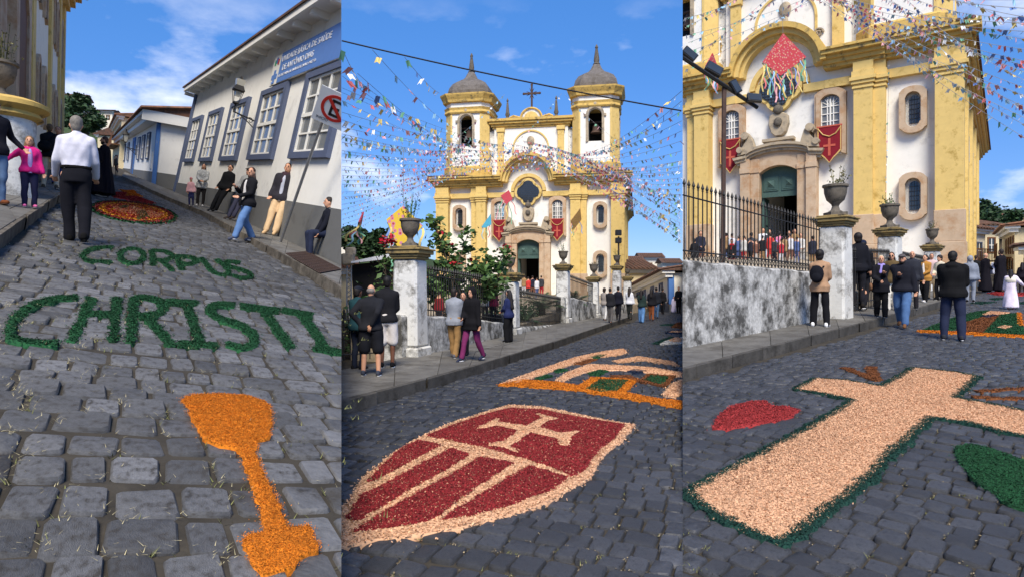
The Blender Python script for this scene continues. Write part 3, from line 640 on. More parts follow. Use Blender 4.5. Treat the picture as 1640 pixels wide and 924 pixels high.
def remesh(name, prims, vox, smooth=4, fold=0, M4=None, seed=0, fr=(15, 15, 13)):
    V, Fx = prim_mesh(prims); me = np_mesh('t', V, Fx); old = _tmp.data; _tmp.data = me; bpy.data.meshes.remove(old)
    _rm.voxel_size = vox; _sm.iterations = smooth
    
    with bpy.context.temp_override(scene=_ts, view_layer=_ts.view_layers[0]): dg = bpy.context.evaluated_depsgraph_get()
    dg.update()
    out = bpy.data.meshes.new_from_object(_tmp.evaluated_get(dg)); out.name = name
    n = len(out.vertices); co = np.empty(n*3, np.float32); out.vertices.foreach_get('co', co); co = co.reshape(-1, 3)
    if fold:
        nn = np.empty(n*3, np.float32); out.vertex_normals.foreach_get('vector', nn); nn = nn.reshape(-1, 3); r = np.random.default_rng(seed); d = 0
        for k in range(7):
            w = r.normal(0, 1, 3)*np.array(fr); d = d+np.sin(co @ w+r.uniform(0, 6.28))
        co = co+nn*(d[:, None]*fold/3)
    if M4 is not None: co = co @ np.array(M4.to_3x3()).T+np.array(M4.translation)
    out.vertices.foreach_set('co', co.astype(np.float32).ravel()); out.polygons.foreach_set('use_smooth', [True]*len(out.polygons)); out.update()
    return out
def ik(a, t, l1, l2, pole):
    a = Vector(a); t = Vector(t); d = t-a; L_ = min(d.length, (l1+l2)*.999); d = d.normalized(); t = a+d*L_
    x = (l1*l1-l2*l2+L_*L_)/(2*L_); h = math.sqrt(max(l1*l1-x*x, 0)); p = Vector(pole); p = (p-d*p.dot(d)); p.normalize()
    return a+d*x+p*h, t
ARM = dict(down=(.27, .05, .86), front=(.06, .27, 1.02), phone=(.07, .30, 1.20), hip=(.20, -.03, .99), back=(.05, -.19, .98), pocket=(.23, .10, .90), fwd=(.24, .24, .95), aft=(.25, -.20, .92), cross=(-.09, .21, 1.14), chest=(.04, .22, 1.22), up=(.16, .30, 1.45), out=(.55, .12, .98), pole=(.28, .1, .9), knee=(.16, .46, .62))
def person(label, px, py, hpx, face, panel, up=0., arms=('down', 'down'), legs='stand', lean=0., female=False, top=None, bottom=None, shoes=(30, 30, 32), sole=(190, 190, 190), hair=('short', (40, 28, 22)), hat=None, skin=None, vox=.013, build=1.0, headturn=0, child=False, apron=None, scarf=None, belt=None, group=None, roll=0, extra=None, wrist=None, smile=False, cassock=None):
    a, b, c = PL[panel]; g = G(panel, px, py, up); s = hpx/F*g.y/1.75; sk = skin or SKIN
    ang = R(face)+math.atan2(g.x, g.y)
    if legs == 'sit': s = hpx/F*g.y/1.32
    t = empty('person', g, label, 'person', group)
    t.matrix_basis = Matrix.Translation(g) @ Matrix.Rotation(roll and R(roll) or 0, 4, 'Y') @ Matrix.Rotation(-ang, 4, 'Z') @ Matrix.Scale(s, 4)
    vx = max(vox*(1.2 if vox < .018 else 1.55)/s, .0118); hs = 1.0
    fem = female; w = build
    hipz = .93; sx = {'L': -1, 'R': 1}
    LR = Matrix.Rotation(-R(lean), 3, 'X')          # positive lean = forward
    P0 = Vector((0, 0, .95))
    if legs == 'sit': hipz = .50; P0 = Vector((0, 0, .52))
    if legs == 'leanback': P0 = Vector((0, -.16, .93))
    dz = P0.z-.95
    def T(v): v = Vector(v); return P0+LR @ (v-Vector((0, 0, .95)))
    # limbs
    AK = {'stand': ((-.10, .0, .085), (.10, .01, .085)), 'apart': ((-.15, .02, .085), (.15, -.02, .085)), 'walk': ((-.09, .27, .085), (.09, -.30, .16)), 'walk2': ((-.09, -.30, .15), (.09, .27, .085)), 'step': ((-.08, .14, .085), (.09, -.12, .10)),
          'leanback': ((-.11, .22, .085), (.11, .16, .085)), 'sit': ((-.15, .46, .085), (.13, .40, .085)), 'contra': ((-.16, .06, .085), (.08, .0, .085)), 'together': ((-.06, 0, .085), (.06, 0, .085))}[legs]
    J = {}
    for k, side in enumerate('LR'):
        h = P0+Vector((sx[side]*.092*w, 0, -.03)); kn, an = ik(h, AK[k], .42, .42, (sx[side]*.1, 1, .05)); J['hip'+side], J['knee'+side], J['ank'+side] = h, kn, an
        sh = T((sx[side]*.160*w, 0, 1.40)); ar = arms[k]; tg = ARM[ar] if isinstance(ar, str) else ar; tg = T((tg[0]*sx[side], tg[1], tg[2])) if isinstance(ar, str) else T(tg)
        pole = {'hip': (sx[side]*1, -.5, 0), 'phone': (sx[side]*.5, -.4, -1), 'front': (sx[side]*.6, -.6, -.5), 'cross': (sx[side]*.6, -.1, -1)}.get(ar if isinstance(ar, str) else '', (sx[side]*.25, -1, -.2))
        el, wr = ik(sh, tg, .285, .255, LR @ Vector(pole)); J['sh'+side], J['el'+side], J['wr'+side] = sh, el, wr
    hd = T((0, .015, 1.625)); HR = LR @ Matrix.Rotation(-R(headturn), 3, 'Z'); HR = HR if abs(lean) < 25 else Matrix.Rotation(-R(headturn), 3, 'Z')
    def Hd(v): return hd+HR @ (Vector(v)*(1.12 if child else 1))
    hk = 1.12 if child else 1.0
    torso = [(.84, .155, .105), (.92, .172 if fem else .165, .115), (1.02, .15, .105), (1.12, .132 if fem else .15, .098), (1.24, .15 if fem else .162, .112), (1.34, (.155 if fem else .168), .112), (1.42, .15, .088), (1.465, .085, .065)]
    def loft(z0, z1, off, flare=0):
        rows = [r for r in torso if z0 < r[0] < z1]; out = []
        def at(z):
            if z <= torso[0][0]: return torso[0][1]+flare*(torso[0][0]-z), torso[0][2]+flare*(torso[0][0]-z)
            for p, q in zip(torso, torso[1:]):
                if p[0] <= z <= q[0]: f = (z-p[0])/(q[0]-p[0]); return p[1]+(q[1]-p[1])*f, p[2]+(q[2]-p[2])*f
            return torso[-1][1:]
        for z in [z0]+[r[0] for r in rows]+[z1]: rx, ry = at(z); o2 = off+(.034 if off and z < .97 else 0); out.append((T((0, 0, z)), rx*w+o2, ry*w+o2))
        return ('l', out, LR)
    body = [loft(.84, 1.47, 0), ('c', T((0, -.01, 1.42)), T((0, .005, 1.56)), .055, .052),
            ('e', hd, (.073*hk, .093*hk, .113*hk), HR), ('e', Hd((0, .035, -.055)), (.053*hk, .055*hk, .058*hk), HR), ('c', Hd((0, .094, .012)), Hd((0, .114, -.022)), .009, .014)]
    for q in (-1, 1): body += [('e', Hd((q*.074, -.005, -.01)), (.012, .02, .03), HR)]
    jacket = []; legsP = []; trousers = []; shoesP = []; soles = []
    tp = dict(col=(60, 60, 60), hem=.82, t=.018, sleeve=1.0, flare=0, fold=.007); tp.update(top or {})
    bt = dict(col=(30, 30, 35), to=1.0, t=.012, wide=1.0, fold=.008); bt.update(bottom or {})
    for side in 'LR':
        q = sx[side]; sh, el, wr, h, kn, an = (J[x+side] for x in ('sh', 'el', 'wr', 'hip', 'knee', 'ank'))
        body += [('c', sh, el, .05*w, .04*w), ('c', el, wr, .039*w, .027), ('e', sh, (.052*w,)*3), ('c', T((0, -.01, 1.47)), T((q*.125*w, 0, 1.42)), .045, .045), ('c', h, kn, .088*w, .058*w), ('c', kn, an, .055*w, .038*w), ('e', kn.lerp(an, .3)+Vector((0, -.016, 0)), (.043*w, .043*w, .10))]
        # hand: palm, four fingers and a thumb
        d = (wr-el).normalized(); ref = Vector((0, 1, 0)) if abs(d.y) < .8 else Vector((0, 0, 1)); sd_ = d.cross(ref).normalized(); nr = sd_.cross(d).normalized(); pc = wr+d*.05
        for off in (-.02, -.004, .014): body.append(('c', wr+d*.015+sd_*off*.7, pc+d*.035+sd_*off*1.25, .016, .014))
        for i, (off, ln) in enumerate(((-.030, .055), (-.010, .072), (.011, .068), (.031, .054))):
            f0 = pc+d*.035+sd_*off; f1 = f0+d*ln*.55+nr*.012; f2 = f1+(d*.7+nr*.7).normalized()*ln*.5; body += [('c', f0, f1, .0105, .0095), ('c', f1, f2, .0095, .008)]
        th = wr+d*.02+sd_*(-.026); body += [('c', th, th+d*.03+sd_*(-.03)+nr*.012, .012, .011), ('c', th+d*.03+sd_*(-.03)+nr*.012, th+d*.065+sd_*(-.036)+nr*.026, .0105, .009)]
        fy = Vector((q*.06, 1, 0)).normalized(); heel = Vector((an.x, an.y, an.z-.045))-fy*.05; pitch = .35 if an.z > .11 else 0
        toe = heel+fy*.20+Vector((0, 0, -.012-pitch*.16)); heel = heel+Vector((0, 0, pitch*.05))
        body += [('c', heel, toe, .035, .028)]
        t_ = tp['t']
        if tp['sleeve'] > 0:
            jacket += [('e', sh, (.05*w+t_*.8,)*3), ('c', T((q*.03, -.01, 1.465)), T((q*.13*w, 0, 1.42)), .045+t_*.7, .046+t_*.7), ('c', sh, el, .055*w+t_*.9, .045*w+t_*.8)]
            if tp['sleeve'] > .5: e2 = el.lerp(wr, min(1, (tp['sleeve']-.5)*2)*.97); jacket += [('c', el, e2, .044*w+t_*.8, .034+t_*.7)]
        tt = bt['t']; ww = bt['wide']
        trousers += [('c', h, kn, .084*w+tt, (.066*w+tt)*ww)]
        if bt['to'] > .5: e2 = kn.lerp(an, min(1, (bt['to']-.5)*2)); e2 = e2+Vector((0, 0, -.02)); trousers += [('c', kn, e2, (.063*w+tt)*ww, (.05*w+tt)*ww)]
        else: trousers[-1] = ('c', h, h.lerp(kn, bt['to']*2), .094*w+tt+.01, (.078*w+tt)*ww+.008)
        shoesP.append([('c', heel+Vector((0, 0, .004)), toe+Vector((0, 0, .004)), .044, .038), ('c', heel+Vector((0, 0, .03)), heel+fy*.06+Vector((0, 0, .028)), .042, .04)])
        soles.append([('e', (heel+toe)/2+Vector((0, 0, -.032)), (.046, .142, .018))])
    bmh = remesh('body', body, vx, 3); bo = link('body', bmh, sk, t)
    seed = int(px*7+py)
    if cassock:
        cz = [(T((0, 0, z)), rx+.03, ry+.03) for z, rx, ry in ((1.46, .09, .075), (1.36, .18, .115), (1.2, .175, .12), (1.05, .165, .12))] + [(Vector((P0.x, P0.y, z)), r1, r2) for z, r1, r2 in ((.85, .205, .16), (.5, .25, .21), (.2, .285, .25), (.07, .295, .26))]
        link('robe', remesh('robe', [('l', cz[::-1], Matrix.Identity(3))]+jacket, vx*1.4, 3, .014, seed=seed, fr=(26, 26, 3)), cloth(*cassock), t)
    else:
        link('trousers' if bt['to'] > .6 else 'shorts', remesh('trousers', trousers+[('l', [(P0+Vector((0, 0, z)), rx*w+bt['t'], ry*w+bt['t']) for z, rx, ry in ((-.13, .15, .11), (-.03, .168, .116), (.08, .155, .108))], Matrix.Identity(3))], vx*1.4, 3, bt['fold'], seed=seed+1), cloth(*bt['col']), t)
        zh = tp['hem']
        jk = [loft(zh, 1.46, tp['t'], tp['flare'])]+jacket
        if tp.get('hood'): jk += [('c', T((-.06, -.10, 1.45)), T((.06, -.10, 1.45)), .05, .05)]
        if tp.get('collar', True): jk += [('c', T((0, -.012, 1.44)), T((0, -.005, 1.49)), .07, .066)]
        if fem: jk += [('e', T((-.065, .09, 1.27)), (.06, .05, .06)), ('e', T((.065, .09, 1.27)), (.06, .05, .06))]
        jo = link(tp.get('name', 'jacket'), remesh('jacket', jk, vx*1.4, 3, tp['fold'], seed=seed+2), tp.get('mat') or cloth(*tp['col']), t)
        if tp.get('front'):    # open jacket showing the shirt
            link('shirt', remesh('shirt', [('l', [(T((0, .034, z)), rx*.42, ry+tp['t']-.010) for z, rx, ry in ((zh-.01, .15, .112), (1.12, .145, .105), (1.24, .15, .115), (1.34, .15, .11), (1.43, .08, .08))], LR)], vx, 3, .003, seed=seed+3), cloth(*tp['front']), t)
    for sp, sl_ in zip(shoesP, soles):
        so_ = link('shoe', remesh('shoe', sp, vx*1.15, 2), cloth(*shoes), t)
        link('sole', remesh('sole', sl_, vx*1.15, 1), mat('sole_%d_%d_%d' % sole, srgb(*sole), .7), so_)
    hm = lambda col: mat('hair_%d_%d_%d' % tuple(col), srgb(*col), .6, .35, 30, .6, 90, spec=.35)
    ht, hc = hair
    hp = [('e', Hd((0, -.026, .034)), (.083*hk, .094*hk, .098*hk), HR), ('e', Hd((0, -.05, -.02)), (.07*hk, .058*hk, .08*hk), HR)]
    if ht == 'curly': hp = [('e', Hd((0, -.026, .04)), (.10, .112, .11), HR), ('e', Hd((0, -.05, -.03)), (.092, .07, .09), HR)]
    if ht in ('long', 'pony'):
        if ht == 'long': hp += [('c', Hd((0, -.065, -.02)), T((0, -.115, 1.30)), .075, .07), ('c', Hd((-.06, -.03, -.03)), T((-.09, -.04, 1.36)), .034, .03), ('c', Hd((.06, -.03, -.03)), T((.09, -.04, 1.36)), .034, .03)]
        else: hp += [('c', Hd((0, -.10, .03)), T((0, -.15, 1.34)), .04, .025)]
    if ht == 'xlong': hp += [('c', Hd((0, -.065, -.02)), T((0, -.13, 1.16)), .082, .075), ('c', Hd((-.06, -.03, -.03)), T((-.11, -.03, 1.24)), .04, .035), ('c', Hd((.06, -.03, -.03)), T((.11, -.03, 1.24)), .04, .035)]
    if ht == 'fringe': hp = [('e', Hd((0, -.048, .0)), (.079, .055, .06), HR)]
    if ht not in ('bald', 'none'): link('hair', remesh('hair', hp, max(vx*1.0, .012), 2, .004, seed=seed+5), hm(hc), t)
    if hat:
        kind, hcol = hat
        if kind == 'cap': link('cap', remesh('cap', [('e', Hd((0, -.008, .066)), (.085, .105, .062), HR), ('e', Hd((0, .10, .056)), (.065, .07, .012), HR)], .011, 2), cloth(*hcol), t)
        if kind == 'hood': link('hood', remesh('hood', [('e', Hd((0, -.028, .018)), (.10, .108, .128), HR), ('c', Hd((-.045, -.02, -.08)), T((-.05, -.02, 1.44)), .06, .07), ('c', Hd((.045, -.02, -.08)), T((.05, -.02, 1.44)), .06, .07)], .012, 3, .003), cloth(*hcol), t)
        if kind == 'beanie': link('knitted_hat', remesh('knitted_hat', [('e', Hd((0, -.014, .058)), (.088, .107, .082), HR)], .011, 2), cloth(*hcol), t)
    if abs(((face+headturn+180) % 360)-180) > 60 and vox < .022:
        for q in (-1, 1):
            mb = MB(); mb.ball(Hd((q*.030, .085, .012)), .013, .008, .009, 8, 5); mb.build('eye', mat('eye_dark', (.02, .014, .012), .3), t, 60)
            mb = MB(); mb.ball(Hd((q*.030, .087, .034)), .019, .007, .005, 8, 5); mb.build('eyebrow', hm((45, 32, 26) if ht != 'bald' else (90, 80, 72)), t, 60)
        mb = MB(); mb.ball(Hd((0, .082, -.058)), .022, .009, .008, 8, 5); mb.build('mouth', mat('lips', srgb(150, 86, 78), .5), t, 60)
    if extra and 'beard' in extra: link('beard', remesh('beard', [('e', Hd((0, .032, -.078)), (.058, .062, .048), HR), ('e', Hd((-.05, .01, -.05)), (.022, .035, .05), HR), ('e', Hd((.05, .01, -.05)), (.022, .035, .05), HR)], .010, 2), hm((34, 26, 22)), t)
    if extra and 'glasses' in extra:
        mb = MB(); 
        for q in (-1, 1): mb.ball(Hd((q*.032, .094, .012)), .026, .010, .017, 10, 6)
        mb.box(-.075, .075, -.004, .004, -.003, .003, Matrix.Translation(Hd((0, .088, .016))) @ HR.to_4x4()); mb.build('sunglasses', M['plastic'], t, 50)
    if scarf: link('scarf', remesh('scarf', [('c', T((-.05, .02, 1.47)), T((.05, .02, 1.47)), .06, .06), ('c', T((.0, .085, 1.44)), T((.03, .125, 1.26)), .045, .04)], .011, 3, .004), cloth(*scarf), t)
    if belt: link('belt', remesh('belt', [('l', [(P0+Vector((0, 0, z)), .158*w+.026, .106*w+.026) for z in (.055, .095)], Matrix.Identity(3))], .011, 1), cloth(*belt), t)
    if apron: link(apron[0], remesh(apron[0], [('l', [(T((0, 0, z)), rx, ry) for z, rx, ry in apron[1]], Matrix.Identity(3))], .011, 2, .006, seed=seed), cloth(*apron[2]), t)
    t['scale_m'] = s
    return t, J, T, s
def carried(name, label, cat, root, prims, m, vox=.012, fold=0, parts=()):
    """a thing a person carries: stays top-level, placed with the person's own transform"""
    e = empty(name, (0, 0, 0), label, cat, mat=root.matrix_basis.copy())
    link('bag_body' if 'bag' in name or 'pack' in name else 'shell', remesh(name, prims, vox, 3, fold), m, e)
    for nm, pr, mm in parts: link(nm, remesh(nm, pr, .010, 2), mm, e)
    return e
# ------------------------------------------------------------------ the church, seen from two places
def frame_arch(u, z0, w, h, rise, n=8):
    """outline of an arched opening: list of (x,z) from bottom left up and over to bottom right"""
    zt = z0+h-rise; pts = [(u-w/2, z0), (u-w/2, zt)]
    r = ((w/2)**2+rise**2)/(2*rise); cz = z0+h-r; a = math.degrees(math.asin(min(1, (w/2)/r)))
    pts += [(u+r*math.sin(R(t)), cz+r*math.cos(R(t))) for t in [-a+2*a*i/n for i in range(1, n)]]
    return pts+[(u+w/2, zt), (u+w/2, z0)]
def church(name, label, loc, theta, panel):
    t = empty(name, loc, label, 'church', rz=-R(theta))
    cl = panel if panel == 3 else None
    def B(mb, nm, m, parent=None, smooth=0, bevel=0): return mb.build(nm, M[m] if isinstance(m, str) else m, parent or t, smooth, clip=cl, bevel=bevel)
    # body: facade wall with true openings is a slab behind the trim; nave behind
    mb = MB(); mb.box(-9.3, -1.2, .3, 14, -3, 11.6); mb.box(1.2, 9.3, .3, 14, -3, 11.6); mb.box(-1.2, 1.2, .3, 3, 5.6, 11.6); mb.box(-1.2, 1.2, 12, 14, -3, 11.6); mb.box(-9.2, 9.2, 13.9, 40, -3, 11.2); B(mb, 'wall', 'white')
    mb = MB(); mb.prism([(-2.75, 11.5)]+arc(0, 11.4, 2.7, 175, 5, 18)+[(2.75, 11.5)], .3, 1.2); B(mb, 'gable_wall', 'white')
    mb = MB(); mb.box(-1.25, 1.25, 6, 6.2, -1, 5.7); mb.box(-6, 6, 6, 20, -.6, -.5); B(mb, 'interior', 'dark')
    # pilasters with sandstone feet and stepped capitals
    for sgn in (-1, 1):
        for u0, u1, pr, cap in ((4.36, 5.35, .55, 1), (5.35, 5.95, .25, 1), (8.38, 9.72, .42, 1)):
            a, b = sorted((sgn*u0, sgn*u1))
            mb = MB(); mb.box(a, b, -pr, .35, 2.1, 9.5); p = B(mb, 'pilaster', 'yellow')
            mb = MB(); mb.box(a-.12, b+.12, -pr-.14, .33, -2.5, .35); mb.box(a-.06, b+.06, -pr-.07, .34, .35, 2.1); B(mb, 'pilaster_foot', 'sand', p, bevel=.03)
            mb = MB()
            for k, (z0, z1, o) in enumerate(((9.5, 9.62, .07), (9.62, 9.75, .02), (9.75, 9.95, .12), (9.95, 10.15, .2), (10.15, 10.5, .1))): mb.box(a-o, b+o, -pr-o, .36, z0, z1)
            B(mb, 'capital', 'yellow', p)
            mb = MB(); mb.box(a-.03, b+.03, -pr-.03, .36, 10.5, 11.05); B(mb, 'frieze_block', 'yellow', p)
        # entablature
        for u0, u1, pr in ((2.7, 5.98, .30), (5.98, 9.75, .16)):
            a, b = sorted((sgn*u0, sgn*u1)); e = .75 if u1 > 9 else .0; a2, b2 = (a-(e if sgn < 0 else 0), b+(e if sgn > 0 else 0))
            mb = MB(); mb.box(a, b, -.02-pr*.3, .34, 9.95, 10.45); B(mb, 'architrave', 'yellow')
            mb = MB()
            for z0, z1, o in ((11.05, 11.25, .15), (11.25, 11.5, .32), (11.5, 11.72, .5), (11.72, 11.95, .78), (11.95, 12.1, .9)):
                mb.box(a-(min(o, e+.001) if sgn < 0 else 0), b+(min(o, e+.001) if sgn > 0 else 0), -pr-o, .4, z0, z1)
            B(mb, 'cornice', 'yellowd')
            for k in range(int((b-a)/.28)):
                if u1 > 9:
                    mb = MB(); x = a2+.14+k*.28*(b2-a2)/(b-a); mb.lathe([(.12, 0), (.12, 1.6)], (0, 0, 0), 8); mb.v = [(x+vx, -pr-.95+vz, 12.16+vy*.6+vz*.12) for vx, vy, vz in mb.v]; B(mb, 'roof_tile', 'roofd', smooth=40)
        # side cornice and side wall trim (the right flank is in view)
        mb = MB()
        for z0, z1, o in ((11.05, 11.25, .15), (11.25, 11.5, .32), (11.5, 11.72, .5), (11.72, 11.95, .74), (11.95, 12.1, .86)): mb.box(*sorted((sgn*9.3, sgn*(9.3+o))), .41, 40, z0, z1)
        B(mb, 'side_cornice', 'yellow')
        mb = MB()
        for k in range(100): mb.lathe([(.13, 0), (.13, 1.3)], (0, 0, 0), 6); n = len(mb.v)-12; mb.v[n:] = [(sgn*(10.3-vz*1.0), .5+k*.4+vx, 12.05+vy*.5+vz*.35) for vx, vy, vz in mb.v[n:]]
        o = B(mb, 'eave_tiles', 'roofd', smooth=40); o['kind'] = 'stuff'
        for y0 in (2.2, 9, 16, 23, 30):
            mb = MB(); mb.box(*sorted((sgn*9.2, sgn*9.55)), y0, y0+1.1, -2, 11.05); B(mb, 'side_pilaster', 'yellow')
        for y0 in (5.5, 12.5, 19.5):
            for z0 in (2.0, 6.5):
                mb = MB(); mb.box(*sorted((sgn*9.25, sgn*9.42)), y0, y0+1.3, z0, z0+2.3); f = B(mb, 'side_window_frame', 'sand'); mb = MB(); mb.box(*sorted((sgn*9.38, sgn*9.45)), y0+.25, y0+1.05, z0+.25, z0+2.05); B(mb, 'pane', 'glass', f)
        mb = MB(); mb.prism([(sgn*9.9, 12.1), (0, 15.5), (0, 12.0)], 2, 40); B(mb, 'nave_roof', 'roofd')
    # curved cornice over the centre
    def arcs(ro, ri, y0, y1, nm, m, cz=11.4):
        mb = MB(); mb.ring(arc(0, cz, ro, 178, 2, 22), arc(0, cz, ri, 178, 2, 22), y0, y1); return B(mb, nm, m)
    arcs(2.95, 2.62, -.98, 1.0, 'arched_cornice_crown', 'yellowd'); arcs(2.63, 2.35, -.66, .6, 'arched_cornice', 'yellow'); arcs(2.36, 2.12, -.34, .5, 'arched_cornice_bed', 'yellow')
    arcs(1.82, 1.48, -.06, .34, 'arched_architrave', 'yellow', 10.5)
    for s in (-1, 1):
        mb = MB(); mb.box(*sorted((s*1.48, s*2.75)), -.06, .34, 9.95, 10.45); B(mb, 'architrave', 'yellow')
    # quatrefoil window
    def quat(r, off):
        pts = []
        for q in range(4):
            c = q*90; cx, cz = off*math.cos(R(c)), off*math.sin(R(c)); pts += arc(cx, cz, r, c-95, c+95, 9)
        return pts
    for r, off, y, nm, m in ((.80, .62, .10, 'oculus_frame', 'yellow'), (.60, .56, .02, 'oculus_glass', 'glass')):
        mb = MB(); mb.prism([(x, z+10.42) for x, z in quat(r, off)], -.12 if m == 'yellow' else -.16, .33); o = B(mb, nm, m)
    mb = MB()
    for k in range(-5, 6): mb.box(-1.08, 1.08, -.19, -.165, 10.42+k*.2-.015, 10.42+k*.2+.015) if abs(k) < 3 else mb.box(-.5, .5, -.19, -.165, 10.42+k*.2-.015, 10.42+k*.2+.015)
    for k in range(-5, 6): mb.box(k*.2-.012, k*.2+.012, -.2, -.176, 10.42-(1.08 if abs(k) < 3 else .5), 10.42+(1.08 if abs(k) < 3 else .5))
    B(mb, 'oculus_bars', 'iron')
    # upper windows with banners
    for s in (-1, 1):
        u = s*3.0
        mb = MB(); o = frame_arch(u, 5.9, 1.55, 3.95, .3); i = frame_arch(u, 6.0, 1.08, 3.55, .32); mb.ring(o, i, -.14, .36); mb.ring(frame_arch(u, 5.88, 1.75, 4.1, .34), frame_arch(u, 5.9, 1.5, 3.92, .3), -.08, .35); f = B(mb, 'window_surround', 'sand')
        mb = MB(); mb.prism(frame_arch(u, 6.0, 1.1, 3.56, .32), .12, .33); B(mb, 'pane', 'glassl', f)
        mb = MB()
        for dx in (-.5, -.17, .17, .5): mb.box(u+dx-.03, u+dx+.03, .06, .115, 6.05, 9.3)
        for z in (7.5, 7.95, 8.4, 8.85): mb.box(u-.53, u+.53, .05, .11, z-.025, z+.025)
        for a in range(20, 170, 22): mb.tube([(u, .08, 8.85), (u+.5*math.cos(R(a)), .08, 8.85+.62*math.sin(R(a)))], .018, 4)
        mb.box(u-.04, u+.04, .03, .10, 6.05, 9.3); B(mb, 'glazing_bars', 'frame', f)
        mb = MB(); mb.box(u-.62, u+.62, -.02, .16, 5.9, 7.42); B(mb, 'apron_panel', 'frame', f)
        # lower and upper small windows
        for z0, h in ((6.7, 2.55), (1.75, 2.6)):
            u2 = s*7.3; cx = 8
            def oval(w_, h_, zc): 
                return [(u2-w_/2, zc-h_/2+.25), (u2-w_/2, zc+h_/2-.3)]+arc(u2, zc+h_/2-.3, w_/2*.92, 165, 15, 8, .33)+[(u2+w_/2, zc+h_/2-.3), (u2+w_/2, zc-h_/2+.25)]+arc(u2, zc-h_/2+.25, w_/2*.85, -12, -168, 8, .34)
            A_ = oval(1.36, h, z0+h/2); Bq = oval(.78, h-.65, z0+h/2)
            mb = MB(); mb.ring(A_+[A_[0]], Bq+[Bq[0]], -.10, .36); f = B(mb, 'window_surround', 'sand')
            mb = MB(); mb.prism(oval(.80, h-.62, z0+h/2), .30, .335); B(mb, 'reveal', 'white', f)
            mb = MB(); mb.prism(frame_arch(u2+.05, z0+.5, .5, h-.95, .24), .26, .298); B(mb, 'pane', 'glass', f)
            mb = MB()
            for k in range(1, 6): mb.box(u2-.2, u2+.3, .22, .25, z0+.5+k*.27-.012, z0+.5+k*.27+.012)
            for k in range(1, 4): mb.box(u2-.2+k*.125-.01, u2-.2+k*.125+.01, .215, .245, z0+.5, z0+h-.5)
            B(mb, 'bars', 'iron', f)
    # portal
    for s in (-1, 1):
        for u0, u1, pr in ((1.15, 1.7, .25), (1.7, 2.3, .45)):
            a, b = sorted((s*u0, s*u1)); mb = MB(); mb.box(a, b, -pr, .36, .35, 5.2); mb.box(a-.04, b+.04, -pr-.05, .37, -2, .35); mb.box(a-.03, b+.03, -pr-.06, .37, 5.2, 5.55); mb.box(a, b, -pr+.01, .36, 5.55, 6.1); B(mb, 'portal_jamb', 'sand', bevel=.02)
        # scrolls on the pediment
        mb = MB(); pr_ = [(s*1.35, 6.55), (s*1.45, 7.0), (s*1.6, 7.5), (s*1.85, 7.85), (s*2.15, 7.8), (s*2.25, 7.5), (s*2.1, 7.3), (s*2.0, 7.45), (s*1.9, 7.3), (s*2.15, 6.9), (s*2.4, 6.75), (s*2.45, 6.4)]
        if s > 0: pr_ = pr_[::-1]
        mb.prism(pr_, -.5, .2); mb.lathe([(.001, -.35), (.24, -.35), (.24, .3), (.001, .3)], (0, 0, 0), 14); n = len(mb.v)-56; mb.v[n:] = [(s*1.95+vx, -.3+vz, 7.62+vy) for vx, vy, vz in mb.v[n:]]
        mb.lathe([(.001, -.3), (.2, -.3), (.2, .3), (.001, .3)], (0, 0, 0), 14); n = len(mb.v)-56; mb.v[n:] = [(s*2.3+vx, -.3+vz, 6.75+vy) for vx, vy, vz in mb.v[n:]]
        B(mb, 'pediment_scroll', 'sandg', smooth=35)
    mb = MB(); mb.ring(frame_arch(0, 4.9, 2.9, 1.25, .5, 12)[1:-1], frame_arch(0, 4.6, 2.28, .98, .42, 12)[1:-1], -.22, .36); B(mb, 'portal_arch', 'sand')
    for ro, ri, pr in ((0, .16, .62), (.16, .34, .5), (.34, .5, .36)):
        def ped(d): return [(-2.75+d*.5, 6.25-d), (-1.9, 6.35-d)]+[(2.0*x, 6.35-d+.62*z) for x, z in [(math.cos(R(a)), math.sin(R(a))) for a in range(160, 10, -15)]]+[(1.9, 6.35-d), (2.75-d*.5, 6.25-d)]
        mb = MB(); mb.ring(ped(ro), ped(ri), -pr, .36); B(mb, 'pediment', 'sandg')
    mb = MB(); mb.prism([(-1.9, 6.0), (-1.9, 6.1)]+[(1.9*math.cos(R(a)), 6.0+.55*math.sin(R(a))) for a in range(160, 10, -15)]+[(1.9, 6.1), (1.9, 6.0), (1.4, 5.6), (0, 5.9), (-1.4, 5.6)], -.15, .35); B(mb, 'tympanum', 'sand')
    # coat of arms
    mb = MB(); mb.prism([(-.55, 8.75), (-.6, 8.2), (-.45, 7.7), (-.2, 7.45), (.2, 7.45), (.45, 7.7), (.6, 8.2), (.55, 8.75), (.3, 8.9), (-.3, 8.9)], -.14, .34); o = B(mb, 'coat_of_arms', 'sandg', bevel=.04)
    mb = MB(); mb.ball((0, -.12, 9.1), .32, .2, .32); mb.ball((0, -.12, 9.45), .1, .1, .14); mb.ball((0, -.2, 8.3), .26, .14, .3); B(mb, 'crown', 'urn', o, 50)
    mb = MB(); mb.box(-.95, .95, -.3, .34, 7.12, 7.3); mb.box(-.8, .8, -.2, .34, 7.0, 7.12); B(mb, 'shield_ledge', 'sandg', o)
    # doors: green fixed panel above the open doorway, leaf folded back at left
    mb = MB(); mb.prism([(-1.14, 3.65), (-1.14, 5.2)]+arc(0, 3.6, 2.0, 125, 55, 8)+[(1.14, 5.2), (1.14, 3.65)], .36, .44); d = B(mb, 'door_transom', 'greydoor')
